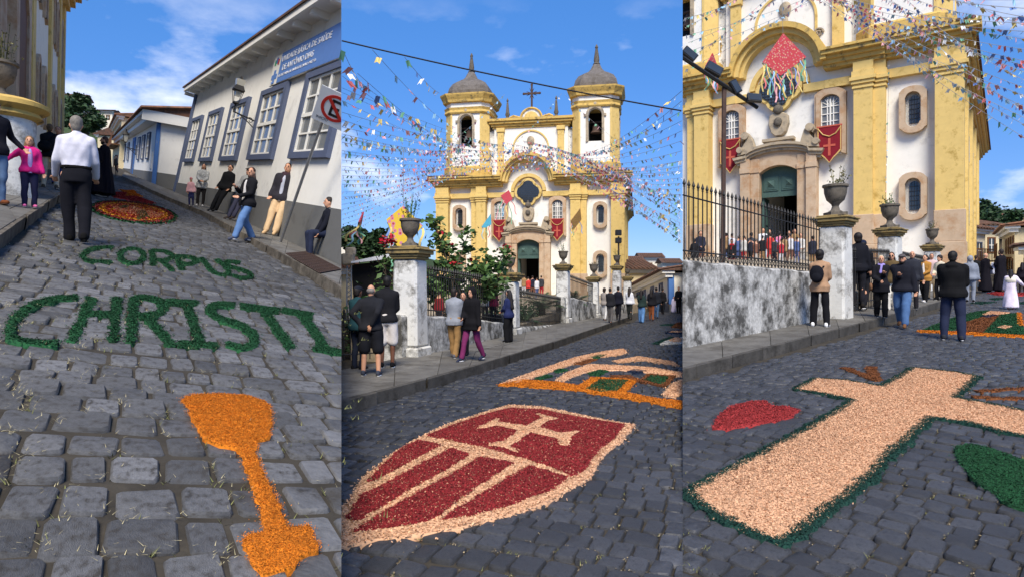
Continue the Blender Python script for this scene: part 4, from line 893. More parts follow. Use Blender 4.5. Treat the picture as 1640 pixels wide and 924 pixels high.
    for s in (-1, 1):
        mb = MB(); c = s*.56
        for q, y in ((.46, .34), (.36, .315), (.24, .29)): mb.box(c-q, c+q, y-.03, .36, 4.5-q, 4.5+q)
        B(mb, 'raised_panel', 'greydoor', d)
        mb = MB(); mb.add([(c-.2, .26, 4.3), (c+.2, .26, 4.3), (c+.2, .26, 4.7), (c-.2, .26, 4.7), (c, .14, 4.5)], [(0, 1, 4), (1, 2, 4), (2, 3, 4), (3, 0, 4), (3, 2, 1, 0)]); B(mb, 'diamond_boss', 'greydoor', d)
    for s in (-1, 1):
        mb = MB(); mb.box(*sorted((s*1.16, s*1.02)), .5, 1.6, -1, 3.65); mb.box(*sorted((s*1.02, s*.97)), .6, 1.5, .3, 1.5); mb.box(*sorted((s*1.02, s*.97)), .6, 1.5, 1.9, 3.2); B(mb, 'door_leaf', 'greydoor')
    # steps
    mb = MB(); mb.box(-4, 4, -2.2, .3, -3, -.35); mb.box(-3, 3, -1.4, .29, -.36, -.02); B(mb, 'steps', 'sandg')
    # ---- upper stage: central gable wall between the towers
    mb = MB(); mb.box(-3.9, 3.9, 1.6, 3.2, 11.5, 17.7); B(mb, 'upper_wall', 'white')
    for s in (-1, 1):
        mb = MB(); mb.box(*sorted((s*2.85, s*3.5)), 1.3, 1.65, 12.2, 17.2); mb.box(*sorted((s*2.75, s*3.6)), 1.22, 1.66, 12.1, 12.9); mb.box(*sorted((s*2.75, s*3.6)), 1.2, 1.66, 17.0, 17.4); B(mb, 'upper_pilaster', 'yellow')
        # concave scroll flank
        pts = [(s*3.9, 12.2)]+[(s*(5.6-1.3*math.sin(R(a))), 12.4+4.6*a/180) for a in range(0, 181, 15)]+[(s*3.9, 17.3)]
        mb = MB(); mb.prism(pts if s < 0 else pts[::-1], 1.9, 2.7); B(mb, 'scroll_flank', 'wstain')
        ed = [(s*(5.6-1.3*math.sin(R(a))), 12.4+4.6*a/180) for a in range(0, 181, 15)]; mb = MB(); mb.tube([(x, 2.0, z) for x, z in ed], .13, 6); B(mb, 'scroll_moulding', 'yellowd', smooth=50)
        for q in (1.35, 2.0):
            mb = MB(); mb.tube([(s*(q+.32*(1-k/26)*math.cos(k*.5)), 1.52, 14.0+.32*(1-k/26)*math.sin(k*.5)) for k in range(24)], .07, 5); B(mb, 'stucco_curl', 'sandg', smooth=50)
        # acroterion obelisk
        mb = MB(); mb.lathe([(.28, 0), (.32, .25), (.14, .4), (.26, .65), (.18, .95), (.1, 1.9), (.06, 2.0), (.13, 2.15), (.02, 2.4)], (s*2.6, 2.2, 18.35), 8); B(mb, 'finial', 'urn', smooth=40)
    mb = MB()
    for z0, z1, o in ((17.4, 17.6, .1), (17.6, 17.85, .25), (17.85, 18.1, .45), (18.1, 18.35, .6)): mb.box(-3.95-o, 3.95+o, 1.6-o, 3.2, z0, z1)
    B(mb, 'upper_cornice', 'yellowd')
    mb = MB(); mb.ring(arc(0, 15.2, 1.95, 0, 180, 20)+[(-1.95, 12.6)], arc(0, 15.2, 1.80, 0, 180, 20)+[(-1.80, 12.6)], 1.5, 1.62); mb.prism([(1.8, 12.6), (1.95, 12.6), (1.95, 15.2), (1.8, 15.2)], 1.5, 1.62); B(mb, 'niche_moulding', 'yellow')
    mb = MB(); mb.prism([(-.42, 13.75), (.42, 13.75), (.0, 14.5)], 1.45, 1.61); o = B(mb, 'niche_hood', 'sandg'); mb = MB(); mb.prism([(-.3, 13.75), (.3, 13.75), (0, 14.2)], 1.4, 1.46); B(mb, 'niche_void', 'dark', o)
    mb = MB(); mb.ball((0, 1.5, 16.0), .4, .12, .5); mb.ball((0, 1.5, 15.2), .2, .1, .4); B(mb, 'stucco_monstrance', 'sandg', smooth=60)
    top = arc(0, 18.2, 1.1, 180, 0, 14, 1.15); mb = MB(); mb.prism([(-2.2, 18.3), (-1.6, 18.5)]+top+[(1.6, 18.5), (2.2, 18.3)], 1.9, 2.6); p = B(mb, 'crest', 'wstain')
    mb = MB(); mb.tube([(x, 1.88, z) for x, z in [(-2.3, 18.55), (-1.9, 18.75), (-1.4, 18.6)]+arc(0, 18.35, 1.15, 170, 10, 12)+[(1.4, 18.6), (1.9, 18.75), (2.3, 18.55)]], .13, 6); B(mb, 'crest_moulding', 'yellowd', p, 50)
    mb = MB(); mb.prism(arc(0, 18.4, .75, 180, 0, 10)+[(.75, 18.35), (-.75, 18.35)][:0], 1.8, 1.92); B(mb, 'crest_shell', 'yellow', p)
    c0 = 19.5; mb = MB(); mb.box(-.09, .09, 2.15, 2.33, c0, c0+2.5); mb.box(-.85, .85, 2.16, 2.32, c0+1.55, c0+1.73); cr = B(mb, 'roof_cross', 'rust')
    mb = MB()
    for a in range(0, 360, 45): mb.tube([(0, 2.24, c0+1.64), (.6*math.cos(R(a+22)), 2.24, c0+1.64+.6*math.sin(R(a+22)))], .06, 4, .02)
    mb.ball((.85, 2.24, c0+1.64), .14, .1, .14); mb.ball((-.85, 2.24, c0+1.64), .14, .1, .14); mb.ball((0, 2.24, c0+2.55), .14, .1, .14); B(mb, 'cross_rays', 'rust', cr)
    # ---- towers: square plan with canted corners
    for s in (-1, 1):
        uc = s*6.75; yc = 3.0; hw = 2.35; ch = .75
        def octa(h, c): return [(-h+c, -h), (h-c, -h), (h, -h+c), (h, h-c), (h-c, h), (-h+c, h), (-h, h-c), (-h, -h+c)]
        def stack(rows, nm, m, par=None):
            mb = MB(); n = 8; vs = []
            for h, c, z in rows: vs += [(uc+x, yc+y, z) for x, y in octa(h, c)]
            fs = [tuple(range(n-1, -1, -1)), tuple((len(rows)-1)*n+i for i in range(n))]
            for j in range(len(rows)-1): fs += [(j*n+i, j*n+(i+1) % n, (j+1)*n+(i+1) % n, (j+1)*n+i) for i in range(n)]
            mb.add(vs, fs); return B(mb, nm, m, par)
        stack([(2.55, .8, 11.6), (2.55, .8, 13.3), (2.4, .75, 13.45)], 'tower_base', 'yellowd')
        # shaft built of four corner piers and four arched walls so the belfry is open
        tw = stack([(hw-.05, ch, 13.4), (hw-.05, ch, 15.5)], 'tower_shaft', 'white')
        for q in range(4):
            Rz = Matrix.Translation((uc, yc, 0)) @ Matrix.Rotation(q*math.pi/2, 4, 'Z')
            for sg in (-1, 1):
                mb = MB(); mb.box(*sorted((sg*.68, sg*(hw-ch-.02))), -hw+.05, -hw+.6, 15.5, 19.6); mb.v = [tuple(Rz @ Vector(v)) for v in mb.v]; B(mb, 'belfry_wall', 'white', tw)
            mb = MB(); mb.prism([(-.7, 19.6), (-.7, 18.2)]+arc(0, 18.2, .66, 180, 0, 10)+[(.7, 18.2), (.7, 19.6)], -hw+.05, -hw+.6); mb.v = [tuple(Rz @ Vector(v)) for v in mb.v]; B(mb, 'belfry_arch', 'white', tw)
            fr = [(-.68, 15.5), (-.68, 18.2)]+arc(0, 18.2, .68, 180, 0, 10)+[(.68, 18.2), (.68, 15.5)]; fo = [(-.92, 15.4), (-.92, 18.2)]+arc(0, 18.2, .92, 180, 0, 10)+[(.92, 18.2), (.92, 15.4)]
            mb = MB(); mb.ring(fo, fr, -hw-.08, -hw+.3); mb.box(-1.12, -.9, -hw-.1, -hw+.2, 18.0, 18.25); mb.box(.9, 1.12, -hw-.1, -hw+.2, 18.0, 18.25); mb.ball((0, -hw-.05, 19.25), .2, .15, .25); mb.v = [tuple(Rz @ Vector(v)) for v in mb.v]; B(mb, 'belfry_surround', 'sandg', tw)
            # canted corner pier: ochre pilaster
            a, b = (hw-ch, -hw), (hw, -hw+ch); d = (.7071, -.7071)
            mb = MB(); mb.add([(a[0]-.10, a[1]-.02, 13.4), (a[0]+.06, a[1]-.02, 13.4), (b[0]+.02, b[1]-.06, 13.4), (b[0]+.02, b[1]+.10, 13.4), (a[0]-.10, b[1]+.10, 13.4)]+[(a[0]-.10, a[1]-.02, 19.6), (a[0]+.06, a[1]-.02, 19.6), (b[0]+.02, b[1]-.06, 19.6), (b[0]+.02, b[1]+.10, 19.6), (a[0]-.10, b[1]+.10, 19.6)], [(0, 1, 6, 5), (1, 2, 7, 6), (2, 3, 8, 7), (3, 4, 9, 8), (4, 0, 5, 9), (4, 3, 2, 1, 0), (5, 6, 7, 8, 9)])
            mb.v = [tuple(Rz @ Vector(v)) for v in mb.v]; B(mb, 'corner_pilaster', 'yellow', tw)
        stack([(hw+.1, ch, 18.95), (hw+.18, ch, 19.1), (hw+.12, ch, 19.35), (hw+.2, ch, 19.6), (hw+.02, ch, 19.62), (hw+.02, ch, 20.1), (hw+.3, ch+.05, 20.15), (hw+.35, ch+.05, 20.4), (hw+.45, ch+.1, 20.6), (hw+.56, ch+.1, 20.85), (hw+.58, ch+.1, 21.0), (hw+.1, ch, 21.15)], 'tower_cornice', 'yellowd')
        stack([(hw+.03, ch+.01, 19.63), (hw+.03, ch+.01, 20.08)], 'tower_frieze', 'white')
        dome = [(2.2, .68, 21.1), (2.22, .7, 21.5), (2.1, .7, 22.0), (1.8, .66, 22.5), (1.3, .5, 22.85), (.85, .34, 23.1), (.6, .24, 23.4), (.42, .17, 23.8), (.3, .12, 24.0)]
        dm = stack(dome, 'dome', 'dome')
        mb = MB(); mb.lathe([(.32, 23.95), (.4, 24.05), (.26, 24.2), (.3, 24.5), (.2, 25.2), (.12, 25.65), (.18, 25.8), (.05, 26.1)], (uc, yc, 0), 8); B(mb, 'spire', 'urn', dm, 40)
        mb = MB(); mb.lathe([(.02, 1.0), (.2, .95), (.33, .75), (.38, .3), (.55, .05), (.62, 0), (.5, .0)], (uc, yc-.9, 16.6), 14); mb.tube([(uc-.8, yc-.9, 17.75), (uc+.8, yc-.9, 17.75)], .1, 6); B(mb, 'bell', 'rust', smooth=40)
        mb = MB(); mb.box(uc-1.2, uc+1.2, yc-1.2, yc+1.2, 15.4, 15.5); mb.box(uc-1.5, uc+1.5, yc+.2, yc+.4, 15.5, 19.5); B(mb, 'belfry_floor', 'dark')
    for ch_ in t.children: ch_.select_set(False)
    return t
C2 = (1.66, 67.0, 1.0); church('church', 'white and ochre baroque church with two domed bell towers above the shrub', C2, 11, 2)
C3 = (.4067*41.6, 41.6, 3.8); church('church', 'white and ochre baroque church front seen close beyond the railing with dark open doorway', C3, 37, 3)
# velvet banners hung below the church windows
def banner(loc, theta, u, lab):
    e = empty('velvet_banner', (0, 0, 0), lab, 'banner', mat=Matrix.Translation(loc) @ Matrix.Rotation(-R(theta), 4, 'Z') @ Matrix.Translation((u, -.24, 5.35)))
    pts = [(-.68, 2.2), (-.68, .75), (-.45, .5), (-.25, .32), (0, 0), (.25, .32), (.45, .5), (.68, .75), (.68, 2.2)]
    mb = MB(); mb.prism(pts, -.02, .02); mb.build('velvet', M['velvet'], e)
    mb = MB(); mb.ring(pts[1:-1], [(x*.9, z+.06) for x, z in pts[1:-1]], -.035, -.022); mb.tube([(-.62, -.05, 2.1), (-.35, -.05, 1.75), (0, -.05, 1.6), (.35, -.05, 1.75), (.62, -.05, 2.1)], .035, 5); mb.box(-.66, -.6, -.035, -.022, .75, 2.2); mb.box(.6, .66, -.035, -.022, .75, 2.2); mb.build('gold_fringe', M['gold'], e)
    mb = MB(); mb.box(-.07, .07, -.04, -.024, .45, 1.5); mb.box(-.34, .34, -.042, -.025, 1.0, 1.13); mb.build('banner_cross', M['redtrim'], e)
    mb = MB(); mb.box(-.7, .7, -.045, .03, 2.2, 2.28); mb.build('top_hem', M['redtrim'], e)
for loc, th, w in ((C2, 11, 'distant'), (C3, 37, 'close')):
    for u, s in ((-3.0, 'left'), (3.0, 'right')): banner(loc, th, u, '%s red velvet banner with pale cross under the %s upper church window' % (w, s))
# ------------------------------------------------------------------ steep street (left): houses, church flank, street furniture
def frame_mat(O, u, lean):
    """rigid wall frame: x along the wall (away), y outwards, z up, rolled by `lean` degrees"""
    u = Vector(u).normalized(); v = Vector((math.sin(R(lean)), 0, math.cos(R(lean)))); v = (v-u*v.dot(u)).normalized(); w = v.cross(u)
    return Matrix(((u.x, w.x, v.x, O[0]), (u.y, w.y, v.y, O[1]), (u.z, w.z, v.z, O[2]), (0, 0, 0, 1)))
def sash(t, x0, x1, z0, z1, fm, y=0., fw=.22, cols=3, rows=4, cl=None, glass='glassl'):
    mb = MB(); o = [(x0, z0), (x0, z1), (x1, z1), (x1, z0), (x0, z0)]; i = [(x0+fw, z0+fw*.55), (x0+fw, z1-fw*.55), (x1-fw, z1-fw*.55), (x1-fw, z0+fw*.55), (x0+fw, z0+fw*.55)]
    mb.ring(o, i, y, y+.09); f = mb.build('window_frame', fm, t, clip=cl)
    a, b, c, d = x0+fw, x1-fw, z0+fw*.55, z1-fw*.55
    mb = MB(); mb.box(a, b, y-.02, y+.015, c, d); mb.build('pane', M[glass], f, clip=cl)
    mb = MB(); n = cols; k = rows
    mb.box(a, a+.07, y+.016, y+.05, c, d); mb.box(b-.07, b, y+.016, y+.05, c, d); mb.box(a, b, y+.017, y+.051, c, c+.05); mb.box(a, b, y+.017, y+.051, d-.05, d); mb.box(a, b, y+.018, y+.056, (c+d)/2-.04, (c+d)/2+.04)
    for q in range(1, n): x = a+(b-a)*q/n; mb.box(x-.028, x+.028, y+.016, y+.045, c, d)
    for q in range(1, k):
        if q*2 != k: z = c+(d-c)*q/k; mb.box(a, b, y+.015, y+.044, z-.018, z+.018)
    mb.build('glazing_bars', M['frame'], f, clip=cl); return f
far = W(290, 318, 28.4); uA = Vector((-.6686, 1, .187)); LN = uA.length; nearO = far-uA*17.2+Vector((-.36, 0, 0))
_c = Vector((0, 0, EYE)); nearO = _c+(nearO-_c)*1.33; MA = frame_mat(nearO, uA, 12.5) @ Matrix.Scale(1.33, 4); LA = 17.2*LN
t = empty('clinic_house', nearO, 'long white house with slate blue sash windows and a clinic sign', 'house', mat=MA)
def SA(s_far): return LA-s_far*LN
mb = MB(); mb.box(-2, LA, -9, 0, .7, 4.75); mb.build('wall', M['white'], t, clip=1)
mb = MB(); mb.box(-2, LA+.01, -9, .03, -2.2, .7); mb.build('dado', M['greyb'], t, clip=1)
mb = MB(); mb.box(LA-.55, LA+.04, -.02, .06, -1.2, 4.6); mb.build('corner_strip', M['blue'], t, clip=1)
for k in range(5):
    x1 = SA(.98+3.35*k); x0 = x1-2.62; sash(t, x0, x1, 1.58, 3.42, M['blue'], .0, .24, cl=1, glass='glassl')
mb = MB(); mb.box(-2, LA+.4, -.3, .42, 4.64, 4.74); mb.build('eave_board', M['frame'], t, clip=1)
for k in range(17):
    x = .3+k*1.32; mb = MB(); mb.box(x, x+.16, .0, .38, 4.50, 4.64); mb.build('rafter_end', M['frame'], t, clip=1)
mb = MB(); mb.box(-2, LA+.42, .38, .46, 4.60, 4.80); mb.build('gutter', M['frame'], t, clip=1)
mb = MB(); mb.prism([(0, 0)]*0 or [(-.5, 4.82), (9.2, 7.0), (9.2, 6.7), (-.5, 4.76)], -2, LA+.7); mb.v = [(y, -x, z) for x, y, z in mb.v]; mb.build('roof', M['roofd'], t, clip=1)
# clinic sign with lettering
e = empty('clinic_sign', (0, 0, 0), 'blue and white clinic sign board above the two nearest windows', 'sign', mat=MA.copy())
x1 = SA(11.7); mb = MB(); mb.box(x1-6.5, x1, .06, .10, 3.46, 4.22); mb.build('sign_board', mat('sign_white', (.72, .70, .62), .5, .03), e, clip=1)
mb = MB(); mb.box(x1-6.2, x1-.75, .101, .106, 3.47, 4.21); mb.build('blue_field', mat('sign_blue', (.095, .20, .48), .5, .05), e, clip=1)
def text(s, size, xl, z, y, m, parent, cl=None, flip=True, sx=1.0, sh=0):
    cu = bpy.data.curves.new('t', 'FONT'); cu.body = s; cu.size = size; cu.extrude = .003; cu.resolution_u = 2; cu.shear = sh; cu.align_x = 'LEFT'
    o = bpy.data.objects.new('t', cu); C.objects.link(o); dg = bpy.context.evaluated_depsgraph_get(); me = bpy.data.meshes.new_from_object(o.evaluated_get(dg)); bpy.data.objects.remove(o)
    n = len(me.vertices); co = np.empty(n*3, np.float32); me.vertices.foreach_get('co', co); co = co.reshape(-1, 3); x, yy, d = co[:, 0]*sx, co[:, 1], co[:, 2]
    out = np.c_[xl-x if flip else xl+x, np.full(n, y)+d*(1 if flip else -1), z+yy]; me.vertices.foreach_set('co', out.astype(np.float32).ravel()); me.update()
    if cl:
        bm = bmesh.new(); bm.from_mesh(me); clip_bm(bm, cl, wmat(parent)); bm.to_mesh(me); bm.free()
    me.name = 'lettering'; return link('lettering', me, m, parent)
ws = mat('sign_letter_white', (.8, .8, .8), .5, .02)
text('UNIDADE BÁSICA DE SAÚDE', .20, x1-.85, 3.97, .112, ws, e, 1, sx=1.45); text('DE ANTÔNIO DIAS', .20, x1-1.05, 3.74, .112, ws, e, 1, sx=1.45); text('SECRETARIA DE SAÚDE DE OURO PRETO', .085, x1-.85, 3.60, .112, ws, e, 1, sx=1.9)
mb = MB(); bx = x1-.38
for a, b in ((.06, .17), (.17, .06)): mb.box(bx-a*1.5, bx+a*1.5, .101, .108, 3.66-b, 3.66+b)
mb.build('blue_cross_mark', mat('sign_blue', ()), e, clip=1); text('SUS', .09, x1-.2, 3.48, .112, mat('sign_blue', ()), e, 1, sx=1.5)
for q, cc in enumerate(((.5, .05, .04), (.05, .14, .4), (.06, .3, .12))):
    mb = MB(); mb.box(bx-.2+q*.14, bx-.06+q*.14, .101, .108, 3.96+.05*(q % 2), 4.1+.05*(q % 2)); mb.build('crest_mark', mat('crest_%d' % q, cc, .5), e, clip=1)
# wall lantern
e = empty('wall_lantern', (0, 0, 0), 'black iron street lantern on a scrolled bracket on the clinic wall', 'street lamp', mat=MA.copy())
def lantern(e, x, z, out, k=1.0, cl=None):
    mb = MB(); mb.box(x-.06, x+.06, 0, .05, z-.35*k, z+.35*k); mb.tube([(x, .03, z), (x, out, z+.12*k)], .03*k, 6); mb.tube([(x, .04, z-.3*k), (x, out*.35, z-.12*k), (x, out*.75, z+.08*k)], .022*k, 5)
    mb.tube([(x, out*.3+.14*k*math.cos(a*.6)*(1-a/14), z-.02+.14*k*math.sin(a*.6)*(1-a/14)) for a in range(12)], .016*k, 4); mb.build('bracket', M['iron'], e, 40)
    mb = MB(); mb.tube([(x, out, z+.1*k), (x, out, z+.42*k)], .03*k, 6); mb.lathe([(.06, 0), (.16, .04), (.12, .08)], (x, out, z+.4*k), 4, 1*k, 1*k, R(45)); mb.lathe([(.25, 0), (.30, .03), (.16, .2), (.07, .26), (.05, .36), (.01, .42)], (x, out, z+.92*k), 4, k, k, R(45)); 
    for a in (45, 135, 225, 315): mb.tube([(x+.13*k*math.cos(R(a)), out+.13*k*math.sin(R(a)), z+.46*k), (x+.25*k*math.cos(R(a)), out+.25*k*math.sin(R(a)), z+.94*k)], .014*k, 4)
    mb.build('lantern_frame', M['iron'], e, 30)
    mb = MB(); mb.lathe([(.12, .48), (.235, .92)], (x, out, z), 4, k, k, R(45)); mb.build('lantern_glass', mat('lantern_glass', (.45, .43, .36), .15, .1, 3, spec=.6), e)
lantern(e, SA(11.0), 2.62, .62, .66)
# no-parking sign on a leaning pole
pb = G(1, 448, 388, .15); ptop = W(532, 150, 14.0)
e = empty('no_parking_sign', pb, 'square white no parking sign with red ring on a leaning pole', 'sign')
mb = MB(); mb.tube([(0, 0, -.05), ptop-pb], .035, 10); mb.build('pole', M['steel'], e, 40)
ax = (ptop-pb).normalized(); rt = Vector((1, 0, 0)); rt = (rt-ax*rt.dot(ax)).normalized(); nr = rt.cross(ax)
if nr.y > 0: nr = -nr
cen = W(537, 175, ptop.y)-pb; MS = Matrix(((rt.x, -nr.x, ax.x, cen.x), (rt.y, -nr.y, ax.y, cen.y), (rt.z, -nr.z, ax.z, cen.z), (0, 0, 0, 1)))
def on(mb): mb.v = [tuple(MS @ Vector(v)) for v in mb.v]; return mb
hw = .40
mb = on(MB().prism([(-hw, -hw), (hw, -hw), (hw, hw), (-hw, hw)], -.05, -.035)); pl = mb.build('plate', mat('sign_plate', (.75, .75, .73), .4, .05), e, clip=1)
mb = MB(); mb.ring(arc(0, .02, .30, 0, 360, 40), arc(0, .02, .235, 0, 360, 40), -.058, -.051); mb.prism([(-.22, .2), (-.17, .25), (.22, -.16), (.17, -.21)], -.062, -.0585); on(mb).build('red_ring', mat('sign_red', (.52, .03, .02), .45, .05), pl, clip=1)
mb = MB()
for q in ((-.10, -.045, -.17, .21), (-.10, .12, .15, .21), (-.10, .09, -.01, .05), (-.10, .12, -.17, -.11)): mb.prism([(q[0], q[2]), (q[1], q[2]), (q[1], q[3]), (q[0], q[3])], -.057, -.0515)
on(mb).build('letter_e', M['plastic'], pl, clip=1)
mb = text('INÍCIO', .085, 0, 0, 0, M['plastic'], e, None, False); me = mb.data
for v in me.vertices: v.co = MS @ Vector((v.co.x-.32, -.053+v.co.y*.5, v.co.z-.33))
# drain grate, bottle
def groundM(p, px, py, up, ang=0):
    a, b, c = PL[p]; n3 = Vector((-b, -c, 1)).normalized(); g = G(p, px, py, up); return Matrix.Translation(g) @ n3.to_track_quat('Z', 'Y').to_matrix().to_4x4() @ Matrix.Rotation(R(ang), 4, 'Z')
qd = [G(1, x, y, .156) for x, y in ((458, 407), (492, 404), (546, 432), (512, 438))]
e = empty('drain_grate', qd[0], 'dark iron drain grating set in the right pavement by the kerb', 'drain grate')
mb = MB(); mb.hexa([v-qd[0]-Vector((0, 0, .05)) for v in qd], [v-qd[0]+Vector((0, 0, .004)) for v in qd]); mb.build('pit', M['dark'], e, clip=1)
for k in range(13):
    a = qd[0].lerp(qd[1], k/12)-qd[0]; b = qd[3].lerp(qd[2], k/12)-qd[0]; mb = MB(); mb.tube([a+Vector((0, 0, .012)), b+Vector((0, 0, .012))], .008, 4); mb.build('grate_bar', M['rust'], e, clip=1)
for k in range(9):
    a = qd[0].lerp(qd[3], k/8)-qd[0]; b = qd[1].lerp(qd[2], k/8)-qd[0]; mb = MB(); mb.tube([a+Vector((0, 0, .014)), b+Vector((0, 0, .014))], .007, 4); mb.build('grate_cross_bar', M['rust'], e, clip=1)
mb = MB(); mb.lathe([(.04, 0), (.045, .02), (.045, .2), (.02, .26), (.02, .3)], (0, 0, 0), 12); e = empty('plastic_bottle', G(1, 493, 400, .15), 'clear plastic bottle standing on the pavement beside the seated man', 'bottle', mat=Matrix.Translation(G(1, 493, 400, .15)) @ Matrix.Scale(1.1, 4)); mb.build('bottle_body', mat('clear_plastic', (.55, .6, .62), .15, .05, 3, trans=.6), e, 40)
mb = MB(); mb.lathe([(.023, .3), (.023, .33)], (0, 0, 0), 10); mb.build('cap', mat('bottle_cap', (.05, .2, .5), .5), e)
# yellow sack and second house
OB = W(245, 303, 33.0); uB = Vector((-.65, 1, .19)); OB = _c+(OB-_c)*1.3; MBm = frame_mat(OB, uB, 4.5) @ Matrix.Scale(1.3, 4)
t = empty('blue_corner_house', OB, 'white house with bright blue corner strip up the steep street', 'house', mat=MBm)
LB = 46
mb = MB(); mb.box(0, LB, -14, 0, .85, 3.6); mb.build('wall', M['white'], t, clip=1)
mb = MB(); mb.box(-.01, LB, -14.01, .04, -1.5, .85); mb.build('dado', M['greyb'], t, clip=1)
mb = MB(); mb.box(-.05, .42, -.1, .06, .2, 3.3); mb.build('corner_strip', M['blueb'], t, clip=1)
mb = MB(); mb.box(-.06, LB, -.2, .5, 3.35, 3.62); mb.box(-.07, LB, -.2, .75, 3.62, 3.78); mb.box(-.3, -.02, -14, .76, 3.3, 3.8); mb.build('eave', M['frame'], t, clip=1)
for k, x in enumerate((4.0, 8.0, 12.0, 25.0, 31.0)): sash(t, x, x+2.0, 1.5, 3.0, M['blue'], 0, .12, 2, 4)
for x in (17.5, 37.5):
    mb = MB(); mb.box(x-.3, x+2.6, .0, .07, -.2, 3.15); d = mb.build('door', M['blueb'], t); mb = MB(); mb.box(x+.4, x+1.9, .06, .09, .1, 2.9); mb.build('door_panel', M['blue'], d)
mb = MB(); mb.box(2.0, 3.0, .0, .03, 1.0, 1.9); mb.build('meter_box', M['frame'], t)
mb = MB(); mb.prism([(-.9, 3.8), (7.5, 5.3), (14.5, 3.8)], -.3, LB); mb.v = [(y, -x, z) for x, y, z in mb.v]; mb.build('roof', M['roof'], t, clip=1)
for k in range(34):
    mb = MB(); mb.lathe([(.16, 0), (.16, 8.6)], (0, 0, 0), 6)
    mb.v = [(-.25-.02+vx*.8+0, 0, 0) if 0 else (-.32+k*.36+vx, .85-vz*.955, 3.86+vy*.6+vz*.18) for vx, vy, vz in mb.v]; mb.build('roof_tile', M['roof'], t, 40, clip=1)
mb = MB(); mb.box(-.05, -.03, -2.4, -1.4, 2.1, 2.4); mb.build('street_plate', M['blue'], t)
e = empty('wall_lantern', OB, 'small far street lantern on the blue cornered house', 'street lamp', mat=MBm.copy()); lantern(e, 16.0, 2.2, .7, 1.0)

def simple_house(name, label, O, u, lean, Lh, D, H, wall, roof, wins=(), doors=(), panel=1, rise=1.6, trim=None, fm='wood', glass='glass', balcony=None, group=None):
    Mh = frame_mat(O, u, lean); t = empty(name, O, label, 'house', group, mat=Mh)
    mb = MB(); mb.box(0, Lh, -D, 0, -2, H); mb.build('wall', M[wall], t, clip=panel)
    mb = MB(); mb.box(-.3, Lh+.3, -.3, .55, H-.05, H+.12); mb.box(-.15, Lh+.15, -.2, .3, H-.3, H-.05); mb.build('eave', M[trim or 'frame'], t, clip=panel)
    mb = MB(); mb.prism([(-.8, H+.12), (D/2, H+rise), (D+.6, H+.12)], -.4, Lh+.4); mb.v = [(y, -x, z) for x, y, z in mb.v]; mb.build('roof', M[roof], t, clip=panel)
    for k in range(int(Lh/.5)):
        mb = MB(); mb.lathe([(.17, 0), (.17, D*.55)], (0, 0, 0), 6); sl = (rise-.12)/(D/2+.8); mb.v = [(k*.5+.1+vx, .78-vz*.95, H+.22+vy*.6+vz*sl*.95) for vx, vy, vz in mb.v]; mb.build('roof_tile', M[roof], t, 40, clip=panel)
    for x, z, w, h in wins:
        mb = MB(); mb.ring([(x, z), (x, z+h), (x+w, z+h), (x+w, z), (x, z)], [(x+.14, z+.14), (x+.14, z+h-.14), (x+w-.14, z+h-.14), (x+w-.14, z+.14), (x+.14, z+.14)], -.02, .07); f = mb.build('window_frame', M[fm], t, clip=panel)
        mb = MB(); mb.box(x+.12, x+w-.12, .0, .02, z+.12, z+h-.12); mb.build('pane', M[glass], f, clip=panel)
        mb = MB(); mb.box(x+w/2-.04, x+w/2+.04, .02, .05, z+.13, z+h-.13); mb.box(x+.13, x+w-.13, .021, .045, z+h*.5-.03, z+h*.5+.03); mb.build('glazing_bars', M['frame'], f, clip=panel)
    for x, w, h in doors:
        mb = MB(); mb.box(x, x+w, -.02, .06, -1, h); d = mb.build('door', M[fm], t, clip=panel); mb = MB(); mb.box(x+.15, x+w-.15, .05, .08, .2, h-.2); mb.build('door_panel', M['dark'], d, clip=panel)
    if balcony:
        x0, x1, z = balcony; mb = MB(); mb.box(x0, x1, 0, .9, z-.12, z); b = mb.build('balcony', M['wood'], t, clip=panel)
        mb = MB(); mb.box(x0, x1, .84, .9, z+.95, z+1.02)
        for k in range(int((x1-x0)/.25)): mb.box(x0+k*.25, x0+k*.25+.05, .85, .89, z, z+.96)
        mb.build('balcony_railing', M['wood'], b, clip=panel)
    return t
simple_house('terraced_house', 'orange plastered two storey house with brown shutters and wooden balcony up the steep street', W(188, 286, 78), (-.64, 1, .19), 4, 34, 26, 7.2, 'cream', 'roof', [(2, 4.3, 2.0, 2), (7, 4.3, 2.0, 2), (12, 4.3, 2.0, 2), (17, 4.3, 2, 2), (23, 4.3, 2, 2)], [(3, 2.6, 2.8), (10, 2.6, 2.8), (18, 2.6, 2.8)], balcony=(0, 30, 4.0), rise=3)
simple_house('terraced_house', 'narrow cream house at the bend behind the robed men', W(158, 284, 128), (-.3, 1, .1), 0, 16, 10, 8.0, 'cream', 'roofd', [(2, 4.5, 2, 2.2), (7, 4.5, 2, 2.2), (12, 4.5, 2, 2.2)], [(4, 2.5, 3)], rise=3)
simple_house('hillside_house', 'white hillside house with red roof above the trees of the steep street', W(134, 176, 170), (-1, -.2, 0), 0, 7, 5, 3.0, 'whitew', 'roof', [(1, 1., 1.2, 1.3), (4, 1., 1.2, 1.3)], rise=1.5)
simple_house('hillside_house', 'pale hillside house with a row of windows right of the dark trees', W(180, 200, 175), (-1, -.1, 0), 0, 7.5, 5, 3.4, 'whitew', 'roofd', [(.6+k*1.7, 1.2, 1., 1.3) for k in range(4)], rise=1)
